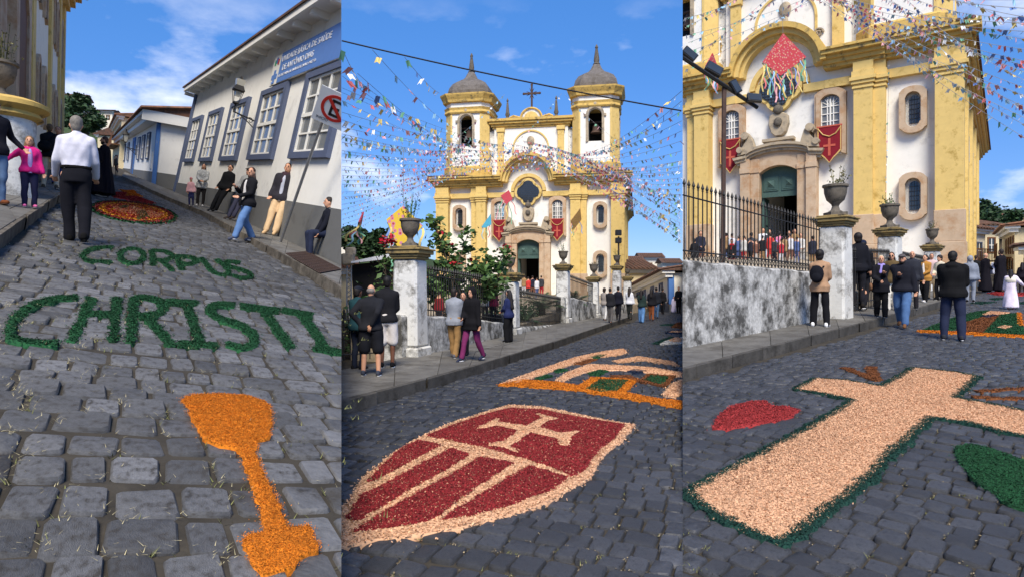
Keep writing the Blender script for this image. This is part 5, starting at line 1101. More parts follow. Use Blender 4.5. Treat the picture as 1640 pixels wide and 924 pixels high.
# hill behind
def hill(name, pts, Y, depth, m, panel):
    mb = MB(); n = len(pts); f = [W(x, y, Y) for x, y in pts]; g = [Vector((v.x, v.y, -4)) for v in f]; bk = [Vector((v.x*(Y+depth)/Y, Y+depth, v.z+2)) for v in f]; nr_ = [Vector((v.x, v.y-depth*.5, -2)) for v in f]
    mb.add(nr_+f+bk+[Vector((v.x, v.y, -4)) for v in bk], [(k*n+i, k*n+i+1, (k+1)*n+i+1, (k+1)*n+i) for k in range(3) for i in range(n-1)])
    return tag(mb.build(name, m, smooth=60, clip=panel), kind='structure')
hill('hill', [(-300, 150), (60, 190), (110, 195), (140, 205), (180, 235), (260, 262), (420, 270), (546, 275)], 200, 60, M['hill'], 1)
# church flank at the left edge
A0 = Vector((-10.3, 12.2, 0)); B0 = Vector((-27.6, 40, 0)); uC = (B0-A0); uC = Vector((uC.x, uC.y, uC.length*.13)); OC = Vector((A0.x, A0.y, 2.95)); MC = frame_mat(OC, uC, 1.5)
t = empty('church_flank', OC, 'ochre and white side wall of the church with tall stone pilasters at the left edge', 'church', mat=MC.copy())
# local y points to the left-front here: the street side is -y
LC = uC.length
mb = MB(); mb.box(-.8, LC, 0, 10, -2, 12.5); mb.build('wall', M['whitew'], t)
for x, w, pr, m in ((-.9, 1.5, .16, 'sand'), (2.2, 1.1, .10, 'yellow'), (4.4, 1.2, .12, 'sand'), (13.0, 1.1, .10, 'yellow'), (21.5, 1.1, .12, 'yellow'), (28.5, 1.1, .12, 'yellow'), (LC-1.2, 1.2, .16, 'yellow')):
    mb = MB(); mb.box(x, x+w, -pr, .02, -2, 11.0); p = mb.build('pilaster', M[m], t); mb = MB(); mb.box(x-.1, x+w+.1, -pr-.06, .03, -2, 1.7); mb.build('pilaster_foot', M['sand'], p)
# side portal: stone surround
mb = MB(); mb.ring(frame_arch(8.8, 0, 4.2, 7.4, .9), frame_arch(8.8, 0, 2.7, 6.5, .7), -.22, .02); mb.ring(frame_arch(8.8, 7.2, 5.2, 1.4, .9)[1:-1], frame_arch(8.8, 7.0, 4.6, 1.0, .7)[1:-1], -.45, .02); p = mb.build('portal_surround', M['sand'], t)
mb = MB(); mb.prism(frame_arch(8.8, 0, 2.72, 6.52, .7), -.15, .01); mb.build('portal_door', M['wood'], p)
for x in (15.3, 18.2, 24, 26.2, 30.2):
    for z in (3.0, 7.4):
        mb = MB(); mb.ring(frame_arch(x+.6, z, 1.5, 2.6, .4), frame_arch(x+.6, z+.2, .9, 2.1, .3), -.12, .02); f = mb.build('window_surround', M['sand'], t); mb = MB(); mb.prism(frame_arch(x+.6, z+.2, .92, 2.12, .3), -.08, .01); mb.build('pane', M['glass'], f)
mb = MB()
for z0, z1, o in ((11.0, 11.3, .35), (11.3, 11.7, .6), (11.7, 12.0, .9), (12.0, 12.4, 1.2)): mb.box(-.8, LC+o*.6, -o, .05, z0, z1)
mb.build('cornice', M['yellow'], t)
mb = MB(); mb.box(LC-.02, LC+.35, .05, 3, -2, 11.3); mb.build('end_pilaster', M['yellow'], t)
# churchyard corner wall with coping, urn and grille
cw = W(14, 318, 12.0)
t = empty('churchyard_pier', cw, 'whitewashed curved pier with ochre coping at the left edge of the steep street', 'wall')
mb = MB(); mb.lathe([(.58, -.3), (.58, 1.45)], (-.25, .1, 0), 20, 1.0, .9); mb.build('shaft', M['mould2'], t, 40)
mb = MB(); mb.lathe([(.6, 1.45), (.7, 1.5), (.66, 1.58), (.8, 1.66), (.8, 1.74), (.6, 1.82)], (-.25, .1, 0), 20, 1, .9); mb.build('coping', M['yellowd'], t, 30)
def urn(name, label, loc, k, panel, plant=.5, m='urn', seed=0, group='stone urns on the churchyard piers'):
    e = empty(name, loc, label, 'urn', group, mat=Matrix.Translation(loc) @ Matrix.Diagonal((k*.86, k*.86, k*1.08, 1)))
    mb = MB(); mb.box(-.24, .24, -.24, .24, 0, .08); mb.lathe([(.22, .08), (.12, .14), (.09, .22), (.12, .27), (.24, .36), (.30, .52), (.31, .64), (.35, .66), (.35, .71), (.29, .72), (.27, .66), (.02, .62)], (0, 0, 0), 16); mb.build('bowl', M[m], e, 40)
    r = random.Random(seed); V = []; Fq = []
    for s in range(int(16*plant)+4):
        a = r.uniform(0, 6.28); rr_ = r.uniform(0, .2); b = Vector((rr_*math.cos(a), rr_*math.sin(a), .64)); tip = b+Vector((math.cos(a)*r.uniform(.02, .3), math.sin(a)*r.uniform(.02, .3), r.uniform(.15, .55)*plant*1.3)); q = Vector((-math.sin(a), math.cos(a), 0))*.008
        i = len(V); V += [b-q, b+q, tip+q, tip-q]; Fq.append((i, i+1, i+2, i+3))
        for l in range(5):
            c = b.lerp(tip, r.uniform(.3, 1)); d = Vector((r.gauss(0, 1), r.gauss(0, 1), r.gauss(0, .6))).normalized()*r.uniform(.04, .09); w = d.cross(Vector((r.gauss(0, 1), r.gauss(0, 1), 1))).normalized()*.025; i = len(V); V += [c, c+d*.5+w, c+d, c+d*.5-w]; Fq.append((i, i+1, i+2, i+3))
    link('plant', np_mesh('plant', [v[:] for v in V], Fq), M['leafy'] if seed % 2 else M['leaf'], e)
    return e
urn('stone_urn', 'large weathered urn with a yellowish bush on the pier at the left edge', cw+Vector((-.18, .05, 1.8)), .92, 1, 1.3, seed=1)
e = empty('iron_grille', cw, 'small black iron grille in front of the pier at the left edge', 'grille', mat=Matrix.Translation(cw+Vector((-.1, -.55, .0))))
mb = MB(); mb.box(-.45, .3, -.01, .01, .1, .13); mb.box(-.45, .3, -.01, .01, .75, .78); mb.build('rail', M['iron'], e)
for k in range(7): mb = MB(); mb.tube([(-.42+k*.115, 0, .0), (-.42+k*.115, 0, .85)], .012, 5); mb.build('bar', M['iron'], e)
# ------------------------------------------------------------------ churchyards: walls, piers, railings
def pier(label, O, ang, w, h, m, panel, cap='capst', group='churchyard piers'):
    t = empty('gate_pier', O, label, 'pier', group, rz=ang)
    mb = MB(); r = w/2; n = 4
    mb.box(-r-.05, r+.05, -r-.05, r+.05, -.4, .25); mb.build('plinth', M[m], t, bevel=.03)
    mb = MB(); mb.hexa([(-r, -r, .25), (r, -r, .25), (r, r, .25), (-r, r, .25)], [(-r*.92, -r*.92, h), (r*.92, -r*.92, h), (r*.92, r*.92, h), (-r*.92, r*.92, h)]); mb.build('shaft', M[m], t, bevel=.05)
    mb = MB()
    for z0, z1, o in ((0, .05, .03), (.05, .11, .06), (.11, .19, .11), (.19, .23, .14), (.23, .28, .04)): mb.box(-r*.92-o, r*.92+o, -r*.92-o, r*.92+o, h+z0, h+z1)
    mb.build('cap', M[cap], t, bevel=.012); return t
def lowwall(name, label, pts, th, m, panel, base=-.3, group=None, cope=None):
    """pts: [(x,y,z_bottom,z_top)] along the wall"""
    mb = MB(); V = []; Fq = []
    P = []
    for (a, b) in zip(pts, pts[1:]):
        n = max(1, int(math.hypot(b[0]-a[0], b[1]-a[1])/.5))
        P += [tuple(a[i]+(b[i]-a[i])*k/n for i in range(4)) for k in range(n)]
    P.append(pts[-1]); r = random.Random(3)
    for i, p in enumerate(P):
        q0, q1 = P[max(0, i-1)], P[min(len(P)-1, i+1)]; d = Vector((q1[0]-q0[0], q1[1]-q0[1], 0)).normalized(); nn = Vector((-d.y, d.x, 0))*th/2; j = r.uniform(-.025, .025); zt = p[3]+r.uniform(-.02, .02); c = Vector((p[0], p[1], 0))
        for s, z in ((-1.05, p[2]+base), (-1.0+j, (p[2]+zt)/2), (-.95, zt-.04), (-.7, zt), (.7, zt), (.95, zt-.04), (1.0, p[2]+base)): V.append(c+nn*s+Vector((0, 0, z)))
    k = 7
    for i in range(len(P)-1):
        for j in range(k-1): Fq.append((i*k+j, i*k+j+1, (i+1)*k+j+1, (i+1)*k+j))
    Fq += [tuple(range(k)), tuple((len(P)-1)*k+j for j in range(k-1, -1, -1))]
    mb.add(V, Fq); o = mb.build(name, m, None, 50, clip=panel); tag(o, label, 'wall', group); return o
def railing(label, a, b, h0, h1, step, panel, lattice=0, r=.012, spear=True, sag=0., group=None):
    """a, b: base ends (Vectors); bar heights h0..h1; every bar its own part"""
    t = empty('iron_railing', a, label, 'railing', group); L_ = (b-a).length; n = int(L_/step); d = b-a
    def inside(p): w = p+a; return {2: abs(w.x) < K*w.y, 3: w.x > K*w.y, 1: True}[panel]
    bar_me = None
    for k in range(n+1):
        p = d*(k/n); h = h0+(h1-h0)*k/n
        if not inside(p): continue
        mb = MB(); mb.tube([p, p+Vector((0, 0, h))], r, 5)
        if spear: mb.lathe([(.004, 0), (r*2.0, .02), (r*1.2, .035), (r*2.6, .075), (.002, .17)], tuple(p+Vector((0, 0, h-.02))), 6)
        mb.build('railing_bar', M['iron'], t)
    k0 = 0
    for fr in ((.13, .9) if not lattice else (.02, .16+.0, .88)):
        q0, q1 = Vector((0, 0, h0*fr)), d+Vector((0, 0, h1*fr)); mb = MB(); mb.tube([q0, q1], r*1.25, 5); mb.build('rail', M['iron'], t, clip=panel)
    if lattice:
        for k in range(n):
            for s in (0, 1):
                p = d*((k+s)/n); q = d*((k+1-s)/n)
                if not (inside(p) and inside(q)): continue
                mb = MB(); mb.tube([p+Vector((0, 0, h0*.03)), q+Vector((0, 0, h0*.155))], r*.7, 4); mb.build('lattice_bar', M['iron'], t)
    return t
def gxy(px, Y, z): return Vector(((px-CX)/F*Y, Y, z))
# --- centre
PP = [gxy(657, 14.2, .1), gxy(817, 20.8, .1), gxy(902, 28, .1), gxy(951, 33, .1), gxy(988, 38, .1), gxy(1005, 42, .1)]
angw = -math.atan2(PP[1].x-PP[0].x, PP[1].y-PP[0].y)
pier('tall white pier with large urn at the left end of the mouldy wall', PP[0], angw, .60, 2.12, 'mould2', 2)
pier('white pier with urn behind the woman in navy jacket', PP[1], angw, .52, 1.72, 'mould2', 2)
pier('tall clean white pier right of the dark doorway', PP[2], angw, .55, 2.25, 'mould2', 2)
pier('shorter white pier above the mouldy wall beside the crowd', PP[3], angw, .50, 1.82, 'mould2', 2)
pier('slim white pier with floodlight pole rising behind the crowd', PP[4], angw, .50, 2.55, 'mould2', 2)
pier('small farthest ochre capped pier at the church corner', PP[5], angw, .50, 2.0, 'mould2', 2)
for i, (k, pl, lab) in enumerate(((.78, 1.2, 'big dark urn with dry plant on the leftmost tall pier'), (.62, .3, 'stone urn on the pier behind the woman in navy'), (.72, .9, 'stone urn with green plant right of the far church door'), (.8, .4, 'stone urn with twig on the shorter pier'), (.75, .8, 'small urn with plant beside the floodlight pole'), (.6, 0, 'tiny dark urn on the farthest pier'))):
    h = (2.12, 1.72, 2.25, 1.82, 2.55, 2.0)[i]; urn('stone_urn', lab, PP[i]+Vector((0, 0, h+.28)), k, 2, pl, seed=i+10)
lowwall('churchyard_wall', 'mould stained white wall below the railing between the first two piers', [(PP[0].x-.28, PP[0].y-.35, 0, 1.05), (PP[0].x+.12, PP[0].y+.3, 0, 1.02), (PP[1].x, PP[1].y, 0, .50)], .42, M['mould'], 2)
lowwall('churchyard_wall', 'short end of the mouldy wall turning back at the leftmost pier', [(PP[0].x-.32, PP[0].y-.3, 0, 1.05), (PP[0].x-.42, PP[0].y+2.2, 0, 1.0)], .4, M['mould'], 2)
lowwall('churchyard_wall', 'low mouldy kerb wall under the garden railing', [(PP[1].x+.2, PP[1].y+.5, 0, .36), (PP[2].x-.3, PP[2].y-.6, 0, .1)], .35, M['mould'], 2)
lowwall('churchyard_wall', 'stained white wall stepping down between the taller piers', [(PP[2].x-.15, PP[2].y-.4, 0, 1.25), (PP[2].x+.4, PP[2].y+1, 0, 1.18), (PP[3].x, PP[3].y, 0, .85)], .4, M['mould'], 2)
lowwall('churchyard_wall', 'far low wall behind the walking crowd', [(PP[3].x+.1, PP[3].y+.3, 0, .8), (PP[5].x, PP[5].y, 0, .6)], .4, M['mould'], 2)
railing('black iron railing above the mouldy wall, shrub behind it', PP[0]+Vector((.15, .4, .92)), PP[1]+Vector((-.1, -.3, .38)), 1.0, 1.28, .145, 2, r=.013)
railing('low iron garden railing between the second and third piers', PP[1]+Vector((.15, .4, .28)), PP[2]+Vector((-.15, -.4, .02)), 1.1, 1.0, .16, 2, r=.014)
railing('grey iron railing between the third and fourth piers', PP[2]+Vector((.15, .5, 1.05)), PP[3]+Vector((-.1, -.3, .72)), 1.0, .92, .2, 2, r=.016)
railing('iron railing at the left end of the centre pavement behind two standing men', gxy(540, 13.6, .1), PP[0]+Vector((-.35, .1, 0)), .95, .98, .14, 2, r=.012)
mb = MB(); yp = [(PP[0].x-.2, PP[0].y+.1), (PP[1].x-.1, PP[1].y+.1), (PP[2].x-.1, PP[2].y), (PP[3].x-.1, PP[3].y), (PP[5].x, PP[5].y), (16, 62), (17.3, 75), (-19, 75), (-3.7, 15)]
yp = [(x, y) for x, y in yp]; n = len(yp); zz = [.75, .3, .6, .5, .5, .9, .95, .95, .7]
mb.add([(x, y, z) for (x, y), z in zip(yp, zz)]+[(x, y, -2) for x, y in yp]+[(.5, 45, .9)], [(i, (i+1) % n, 2*n) for i in range(n)]+[((i+1) % n, i, n+i, n+(i+1) % n) for i in range(n)]); tag(mb.build('churchyard', M['sandg'], clip=2), kind='structure')
# --- right
QQ = [gxy(1338, 16.6, .55), gxy(1425, 21.0, 1.05), gxy(1493, 27.5, 1.55)]
wa, wb = G(3, 1080, 556, .15), G(3, 1325, 507, .15)
lowwall('churchyard_wall', 'long black and white mouldy wall below the spear railing on the right', [(wa.x, wa.y, wa.z, 2.12), (wb.x, wb.y, wb.z, 1.98)], .45, M['mould'], 3)
wang = -math.atan2(wb.x-wa.x, wb.y-wa.y)
pier('stained white pier behind the woman with the black backpack', QQ[0], wang, .66, 2.6, 'mould2', 3)
pier('white gate pier behind the couple arm in arm', QQ[1], wang, .62, 2.20, 'mould2', 3)
pier('low white pier with small urn behind the woman in mustard cardigan', QQ[2], wang, .55, 1.6, 'mould2', 3)
for i, (k, pl, lab, h) in enumerate(((1.02, .8, 'large goblet urn with wilted plant above the backpack woman', 2.6), (.98, .6, 'stone urn with green plant above the arm in arm couple', 2.2), (.85, .7, 'small urn with twigs right of the iron gate', 1.6))):
    urn('stone_urn', lab, QQ[i]+Vector((0, 0, h+.28)), k, 3, pl, seed=i+21)
railing('tall spear topped iron railing on the mouldy wall in front of the church', Vector((wa.x, wa.y, 2.08)), Vector((wb.x, wb.y, 1.95))+(wb-wa).normalized()*.3, 1.45, 1.22, .165, 3, lattice=1, r=.013)
railing('iron gate between the two urn piers', QQ[0]+Vector((.25, .35, .35)), QQ[1]+Vector((-.2, -.3, .1)), 1.65, 1.55, .16, 3, lattice=0, r=.013)
railing('short iron railing between the gate pier and the small urn pier', QQ[1]+Vector((.2, .3, .5)), QQ[2]+Vector((-.2, -.3, .2)), 1.2, 1.0, .2, 3, r=.014)
lowwall('churchyard_wall', 'low white wall right of the iron gate', [(QQ[1].x+.2, QQ[1].y+.2, QQ[1].z-.2, QQ[1].z+.5), (QQ[2].x, QQ[2].y, QQ[2].z-.2, QQ[2].z+.3)], .4, M['mould2'], 3)
mb = MB(); yp = [(wa.x*1.02, wa.y*1.03, 1.9), (QQ[0].x, QQ[0].y+.3, 1.4), (QQ[1].x, QQ[1].y+.3, 1.6), (QQ[2].x, QQ[2].y+.3, 1.7), (26, 37, 3.0), (45, 75, 3.8), (K*75+.1, 75, 3.8), (K*36, 36, 3.3)]; n = len(yp)
mb.add(yp+[(x, y, -2) for x, y, z in yp]+[(14, 32, 3.15)], [(i, (i+1) % n, 2*n) for i in range(n)]+[((i+1) % n, i, n+i, n+(i+1) % n) for i in range(n)]); tag(mb.build('churchyard', M['sandg'], clip=3), kind='structure')
# floodlight post
pf = gxy(1157, 15.0, 2.0)
t = empty('floodlight_post', pf, 'rusty post with a slanted bar of four black floodlights', 'floodlight')
topz = W(1160, 140, 15.0).z-pf.z; mb = MB(); mb.tube([(0, 0, -1.5), (.04, 0, topz)], .055, 8); mb.build('post', M['rust'], t, 40)
b0, b1 = W(1092, 92, 14.6)-pf, W(1213, 173, 15.2)-pf; mb = MB(); mb.tube([b0, b1], .045, 6); mb.build('cross_bar', M['iron'], t, clip=3)
for i, (x, y, tw, k) in enumerate(((1104, 88, 40, 1.0), (1143, 112, 30, 1.1), (1177, 140, 60, .9), (1208, 158, 5, .9))):
    c = W(x, y, 15.0)-pf; m4 = Matrix.Translation(c) @ Matrix.Rotation(R(tw), 4, 'Y') @ Matrix.Rotation(R(-25), 4, 'X') @ Matrix.Scale(k, 4)
    mb = MB(); mb.hexa([m4 @ Vector(v) for v in ((-.18, -.05, -.13), (.18, -.05, -.13), (.18, .05, -.11), (-.18, .05, -.11))], [m4 @ Vector(v) for v in ((-.18, -.05, .13), (.18, -.05, .13), (.18, .05, .11), (-.18, .05, .11))]); f = mb.build('floodlight', M['plastic'], t, clip=3, bevel=.01)
    mb = MB(); mb.box(-.15, .15, -.062, -.055, -.1, .1, m4); mb.build('lens', M['glass'], f, clip=3)
# floodlight pole on the fifth pier (centre)
e = empty('floodlight_post', PP[4]+Vector((.1, 0, 2.5)), 'slim pole with two floodlights above the centre crowd', 'floodlight'); mb = MB(); mb.tube([(0, 0, 0), (0, 0, 2.0)], .05, 6); mb.build('post', M['rust'], e)
for z in (1.6, 2.05): mb = MB(); mb.box(-.2, .15, -.2, .1, z, z+.32); mb.build('floodlight', M['plastic'], e, bevel=.03)
# ------------------------------------------------------------------ foliage
def leaves(n, cfun, size, seed, up=.3):
    r = np.random.default_rng(seed); P = cfun(r, n); n = len(P); d = r.normal(0, 1, (n, 3)); d[:, 2] = np.abs(d[:, 2])*.4-up; d /= np.linalg.norm(d, axis=1)[:, None]
    w = np.cross(d, r.normal(0, 1, (n, 3))); w /= np.linalg.norm(w, axis=1)[:, None]+1e-9; s = size*r.uniform(.6, 1.4, n)[:, None]; nn = np.cross(d, w)
    V = np.stack([P, P+d*s*.5+w*s*.3+nn*s*.06, P+d*s, P+d*s*.5-w*s*.3+nn*s*.06], 1).reshape(-1, 3); i = np.arange(n)*4
    return V, np.vstack([np.c_[i, i+1, i+2], np.c_[i, i+2, i+3]])
def tree(name, label, base, h, rw, rz, m, n, size, seed, trunk=.15, blobs=9, panel=None, cat='tree', group=None, low=.45):
    t = empty(name, base, label, cat, group); r = random.Random(seed); top = Vector((r.uniform(-.1, .1)*h, 0, h*low)); mb = MB(); mb.tube([(0, 0, -.5), top*.5+Vector((.02*h, 0, 0)), top], trunk, 8, trunk*.55)
    cs = []
    for k in range(blobs):
        a = r.uniform(0, 6.28); q = r.uniform(.15, 1); c = Vector((math.cos(a)*rw*q, math.sin(a)*rw*q*.8, h*low+ (h*(1-low)-rz*.3)*r.uniform(.1, .95))); rr_ = r.uniform(.3, .55)*rw; cs.append((c, rr_, rr_*rz/rw)); mb.tube([top*.8, top.lerp(c, .5)+Vector((0, 0, .05*h)), c], trunk*.4, 5, trunk*.12)
    mb.build('trunk', M['bark'], t, 50, clip=panel)
    def cf(rg, n_):
        k = rg.integers(0, len(cs), n_); C_ = np.array([c[0][:] for c in cs])[k]; R_ = np.array([(c[1], c[1], c[2]) for c in cs])[k]; d = rg.normal(0, 1, (n_, 3)); d /= np.linalg.norm(d, axis=1)[:, None]; return C_+d*R_*(rg.uniform(.45, 1.05, n_)**.5)[:, None]
    V, Fq = leaves(n, cf, size, seed)
    link('crown', np_mesh('crown', V, Fq), m, t); return t
# flowering shrub behind the railing (centre)
sb = gxy(735, 19.0, .35); t = empty('flowering_shrub', sb, 'tall leggy shrub with large green leaves and red flowers before the church', 'shrub'); r = random.Random(5); tips = []
mb = MB()
for k in range(22):
    px_ = r.uniform(676, 812); py_ = r.uniform(338, 450)+abs(px_-745)*.25; tp_ = W(px_, min(py_, 470), 19+r.uniform(-.8, .8))-sb; b0 = Vector((r.uniform(-.5, .5), r.uniform(-.2, .2), 0)); mid = b0.lerp(tp_, .55)+Vector((r.uniform(-.15, .15), 0, .2)); mb.tube([b0, mid, tp_], .022, 5, .010); tips += [tp_, mid.lerp(tp_, .6)+Vector((r.uniform(-.2, .2), r.uniform(-.2, .2), 0))]
    if k % 2: tips.append(mid+Vector((r.uniform(-.3, .3), 0, r.uniform(-.2, .1))))
mb.build('stems', M['bark'], t, 50)
tipa = np.array([v[:] for v in tips])
def cf(rg, n_): k = rg.integers(0, len(tipa), n_); return tipa[k]+rg.normal(0, 1, (n_, 3))*np.array((.12, .12, .11))
V, Fq = leaves(2300, cf, .19, 3, .5); link('foliage', np_mesh('foliage', V, Fq), M['leaf'], t)
fl = tipa[::7]
def cf2(rg, n_): k = rg.integers(0, len(fl), n_); return fl[k]+rg.normal(0, 1, (n_, 3))*np.array((.07, .07, .04))+np.array((0, -.12, .12))
V, Fq = leaves(130, cf2, .13, 4, .0); link('flowers', np_mesh('flowers', V, Fq), M['flower'], t)['kind'] = 'stuff'
# flowers by the stage
fb = gxy(634, 15.6, .6); t = empty('flowering_shrub', fb, 'small red flowering shrub beside the leftmost tall pier', 'shrub'); mb = MB()
for k in range(6): mb.tube([(0, 0, 0), (r.uniform(-.3, .3), 0, 1.2), (r.uniform(-.55, .3), 0, r.uniform(1.6, 2.15))], .015, 4, .008)
mb.build('stems', M['bark'], t); V, Fq = leaves(260, lambda rg, n_: np.c_[rg.normal(-.15, .25, n_), rg.normal(0, .15, n_), rg.uniform(.3, 2.1, n_)], .15, 9, .4); link('foliage', np_mesh('foliage', V, Fq), M['leaf'], t)
V, Fq = leaves(60, lambda rg, n_: np.c_[rg.normal(-.12, .10, n_), rg.normal(-.15, .08, n_), rg.normal(2.12, .05, n_)], .12, 10, 0); link('flowers', np_mesh('flowers', V, Fq), M['flower'], t)['kind'] = 'stuff'
def fern(label, base, n, L_, seed, panel, m='leafd'):
    t = empty('cycad', base, label, 'plant', 'garden plants behind the railings'); r = random.Random(seed)
    for k in range(n):
        a = 6.283*k/n+r.uniform(-.2, .2); el = r.uniform(.35, 1.2); V = []; Fq = []; pts = []
        for i in range(9): s = i/8; pts.append(Vector((math.cos(a)*L_*s*math.cos(el*(1-.2*s)), math.sin(a)*L_*s*math.cos(el), L_*(s*math.sin(el)-.55*s*s*math.cos(el)))))
        for i in range(8):
            p, q = pts[i], pts[i+1]; d = (q-p).normalized(); sd_ = d.cross(Vector((0, 0, 1))).normalized(); ll = L_*.26*math.sin(.35+2.6*(i+.5)/8)
            for u in (0, .33, .66):
                for s in (-1, 1): b = p.lerp(q, u); tp = b+sd_*s*ll+d*ll*.5-Vector((0, 0, ll*.2)); i0 = len(V); V += [b, b+d*L_*.03, tp]; Fq.append((i0, i0+1, i0+2))
            w = sd_*.012; i0 = len(V); V += [p-w, p+w, q]; Fq.append((i0, i0+1, i0+2))
        link('frond', np_mesh('frond', [v[:] for v in V], Fq), M[m], t)
    mb = MB(); mb.lathe([(.12, -.3), (.15, .0), (.08, .12)], (0, 0, 0), 8); mb.build('trunk', M['bark'], t)
fern('large cycad with arching fronds between second and third piers', gxy(868, 27, .75), 16, 1.25, 1, 2); fern('smaller cycad left of the third pier', gxy(842, 24, .3), 13, .9, 2, 2); fern('cycad behind the railing right of the third pier', gxy(920, 31, .9), 12, 1.0, 3, 2)
t = empty('garden_hedge', gxy(860, 25, .2), 'dark leafy garden bed behind the low railing', 'hedge'); V, Fq = leaves(2600, lambda rg, n_: np.c_[(lambda s: s*1.3-1.5)(rg.uniform(0, 1, n_))+rg.normal(0, .12, n_), rg.uniform(-2.6, 2.2, n_), np.abs(rg.normal(.25, .3, n_))], .12, 12, .2); V[:, 0] += V[:, 1]*.32; link('foliage', np_mesh('foliage', V, Fq), M['leafd'], t)
t = empty('garden_hedge', gxy(566, 15.2, .1), 'dark plants behind the left railing beside the two men', 'hedge'); V, Fq = leaves(2600, lambda rg, n_: np.c_[rg.uniform(-.12, 1.3, n_), rg.uniform(-.3, 1.4, n_), np.abs(rg.normal(.45, .35, n_))], .12, 14, .2); V = V[:]; link('foliage', np_mesh('foliage', V, Fq), M['leafd'], t)
# stage with black curtain and white canopy (left of centre)
so_ = gxy(600, 34, 0); t = empty('festival_stage', so_, 'black draped festival stage with a white canopy and truss behind the left railing', 'stage')
def sp(px, py, dy=0): v = W(px, py, 34+dy)-so_; return v
mb = MB(); mb.hexa([sp(568, 520), sp(660, 520), sp(660, 520, 6), sp(580, 520, 6)], [sp(563, 424), sp(660, 414), sp(660, 416, 6), sp(566, 424, 6)]); mb.build('black_drape', M['black'], t)
mb = MB(); mb.hexa([sp(562, 422, -.6), sp(662, 410, -.6), sp(662, 412, 7), sp(566, 422, 7)], [sp(562, 419, -.6), sp(662, 399, -.6), sp(662, 403, 7), sp(566, 419, 7)]); mb.build('canopy', M['tent'], t)
for x in (555, 562):
    for dy in (0, .5): mb = MB(); mb.tube([sp(x, 520, dy), sp(x+1, 412, dy)], .04, 5); mb.build('truss_tube', M['steel'], t)
mb = MB()
for k in range(14): y = 515-k*7.4; mb.tube([sp(555, y), sp(562, y-7)], .02, 4); mb.tube([sp(562, y), sp(555, y-7)], .02, 4)
mb.build('truss_lacing', M['steel'], t); mb = MB(); mb.box(-.3, .3, -.25, .25, 0, .6, Matrix.Translation(sp(558, 425))); mb.box(-.2, .3, -.2, .2, 0, .4, Matrix.Translation(sp(560, 409))); mb.build('lamp_cluster', M['sandg'], t, bevel=.06)
# hill, trees and houses behind the stage
hill('hill', [(520, 380), (548, 385), (580, 392), (640, 402), (700, 420), (760, 450)], 150, 40, M['hill'], 2)
for i, (x, y, Y, h, w) in enumerate(((556, 432, 120, 8, 6), (575, 440, 115, 7.5, 6), (596, 436, 118, 6.5, 6), (620, 437, 112, 7, 6), (644, 436, 118, 6, 5))):
    tree('hillside_tree', 'dark tree number %s from the left on the slope above the stage' % ('one', 'two', 'three', 'four', 'five')[i] if 0 else ['dark leafy tree at the far left above the stage truss', 'dark leafy tree directly above the stage truss', 'dark tree below the pale hilltop building', 'dark tree left of the yellow kite ribbons', 'dark tree behind the yellow kite ribbons'][i], W(x, y, Y), h, w*.55, h*.5, M['leafd'], 1500, .9, 30+i, .3, group='trees above the stage')
simple_house('hilltop_house', 'pale hilltop house with brown roof at the left edge above the stage', W(572, 392, 140), (-1, 0, 0), 0, 6, 5, 2.5, 'whitew', 'roofd', [(1, .8, 1, 1.2), (3.5, .8, 1, 1.2)], panel=2, rise=1.2)
simple_house('hilltop_house', 'long pale hilltop building with many windows behind the yellow kite', W(636, 396, 145), (-1, 0, 0), 0, 7.5, 5, 2.3, 'whitew', 'roofd', [(.5+k*1.1, .6, .6, 1.1) for k in range(6)], panel=2, rise=.6)
simple_house('terraced_house', 'cream walled house with red roof at the left edge below the truss', W(567, 470, 45), (-.95, -.3, 0), 0, 3, 4, 1.6, 'cream', 'roof', [(1.2, .2, .7, .9)], panel=2, rise=1)
# street beyond the church (centre right)
_bh = simple_house('blue_corner_house', 'white house with blue corner strip at the right end of church street', W(1073, 494, 44), (.026, 1, -.075), 0, 17, 14, 2.4, 'whitew', 'roofd', [(2.2, .75, 1.2, 1.2), (5.5, .75, 1.2, 1.2), (9, .75, 1.2, 1.2)], [(12, 1.4, 2.0)], panel=2, rise=1.3, fm='blue')
mb = MB(); mb.box(-.05, .4, -.3, .06, .3, 2.2); mb.build('corner_strip', M['blueb'], _bh); mb = MB(); mb.box(-.02, 17, -13, .03, -2, .45); mb.build('dado', M['greyb'], _bh, clip=2)
simple_house('terraced_house', 'cream gabled house with tiled roof beyond the last pier', W(1052, 482, 78), (-1, -.1, 0), 0, 5.2, 12, 3.6, 'cream', 'roofd', [(1, 1.5, 1, 1.2)], panel=2, rise=1.5)
for i, (x, y, Y, l, h) in enumerate(((1030, 437, 150, 5, 2.6), (1062, 434, 155, 5.5, 3), (1091, 440, 150, 4.4, 2.5))): simple_house('hilltop_house', ['white hilltop house nearest the church corner tower', 'white hilltop house with wide brown roof in the gap', 'white hilltop house at the right edge of the centre view'][i], W(x, y, Y), (-1, -.1, 0), 0, l, 4, h, 'whitew', 'roofd', [(.6, .9, .8, 1), (2.6, .9, .8, 1)], panel=2, rise=1.3, group='houses on the far hill')
hill('hill', [(960, 445), (1010, 438), (1060, 440), (1100, 445), (1120, 450)], 165, 50, M['hill'], 2)
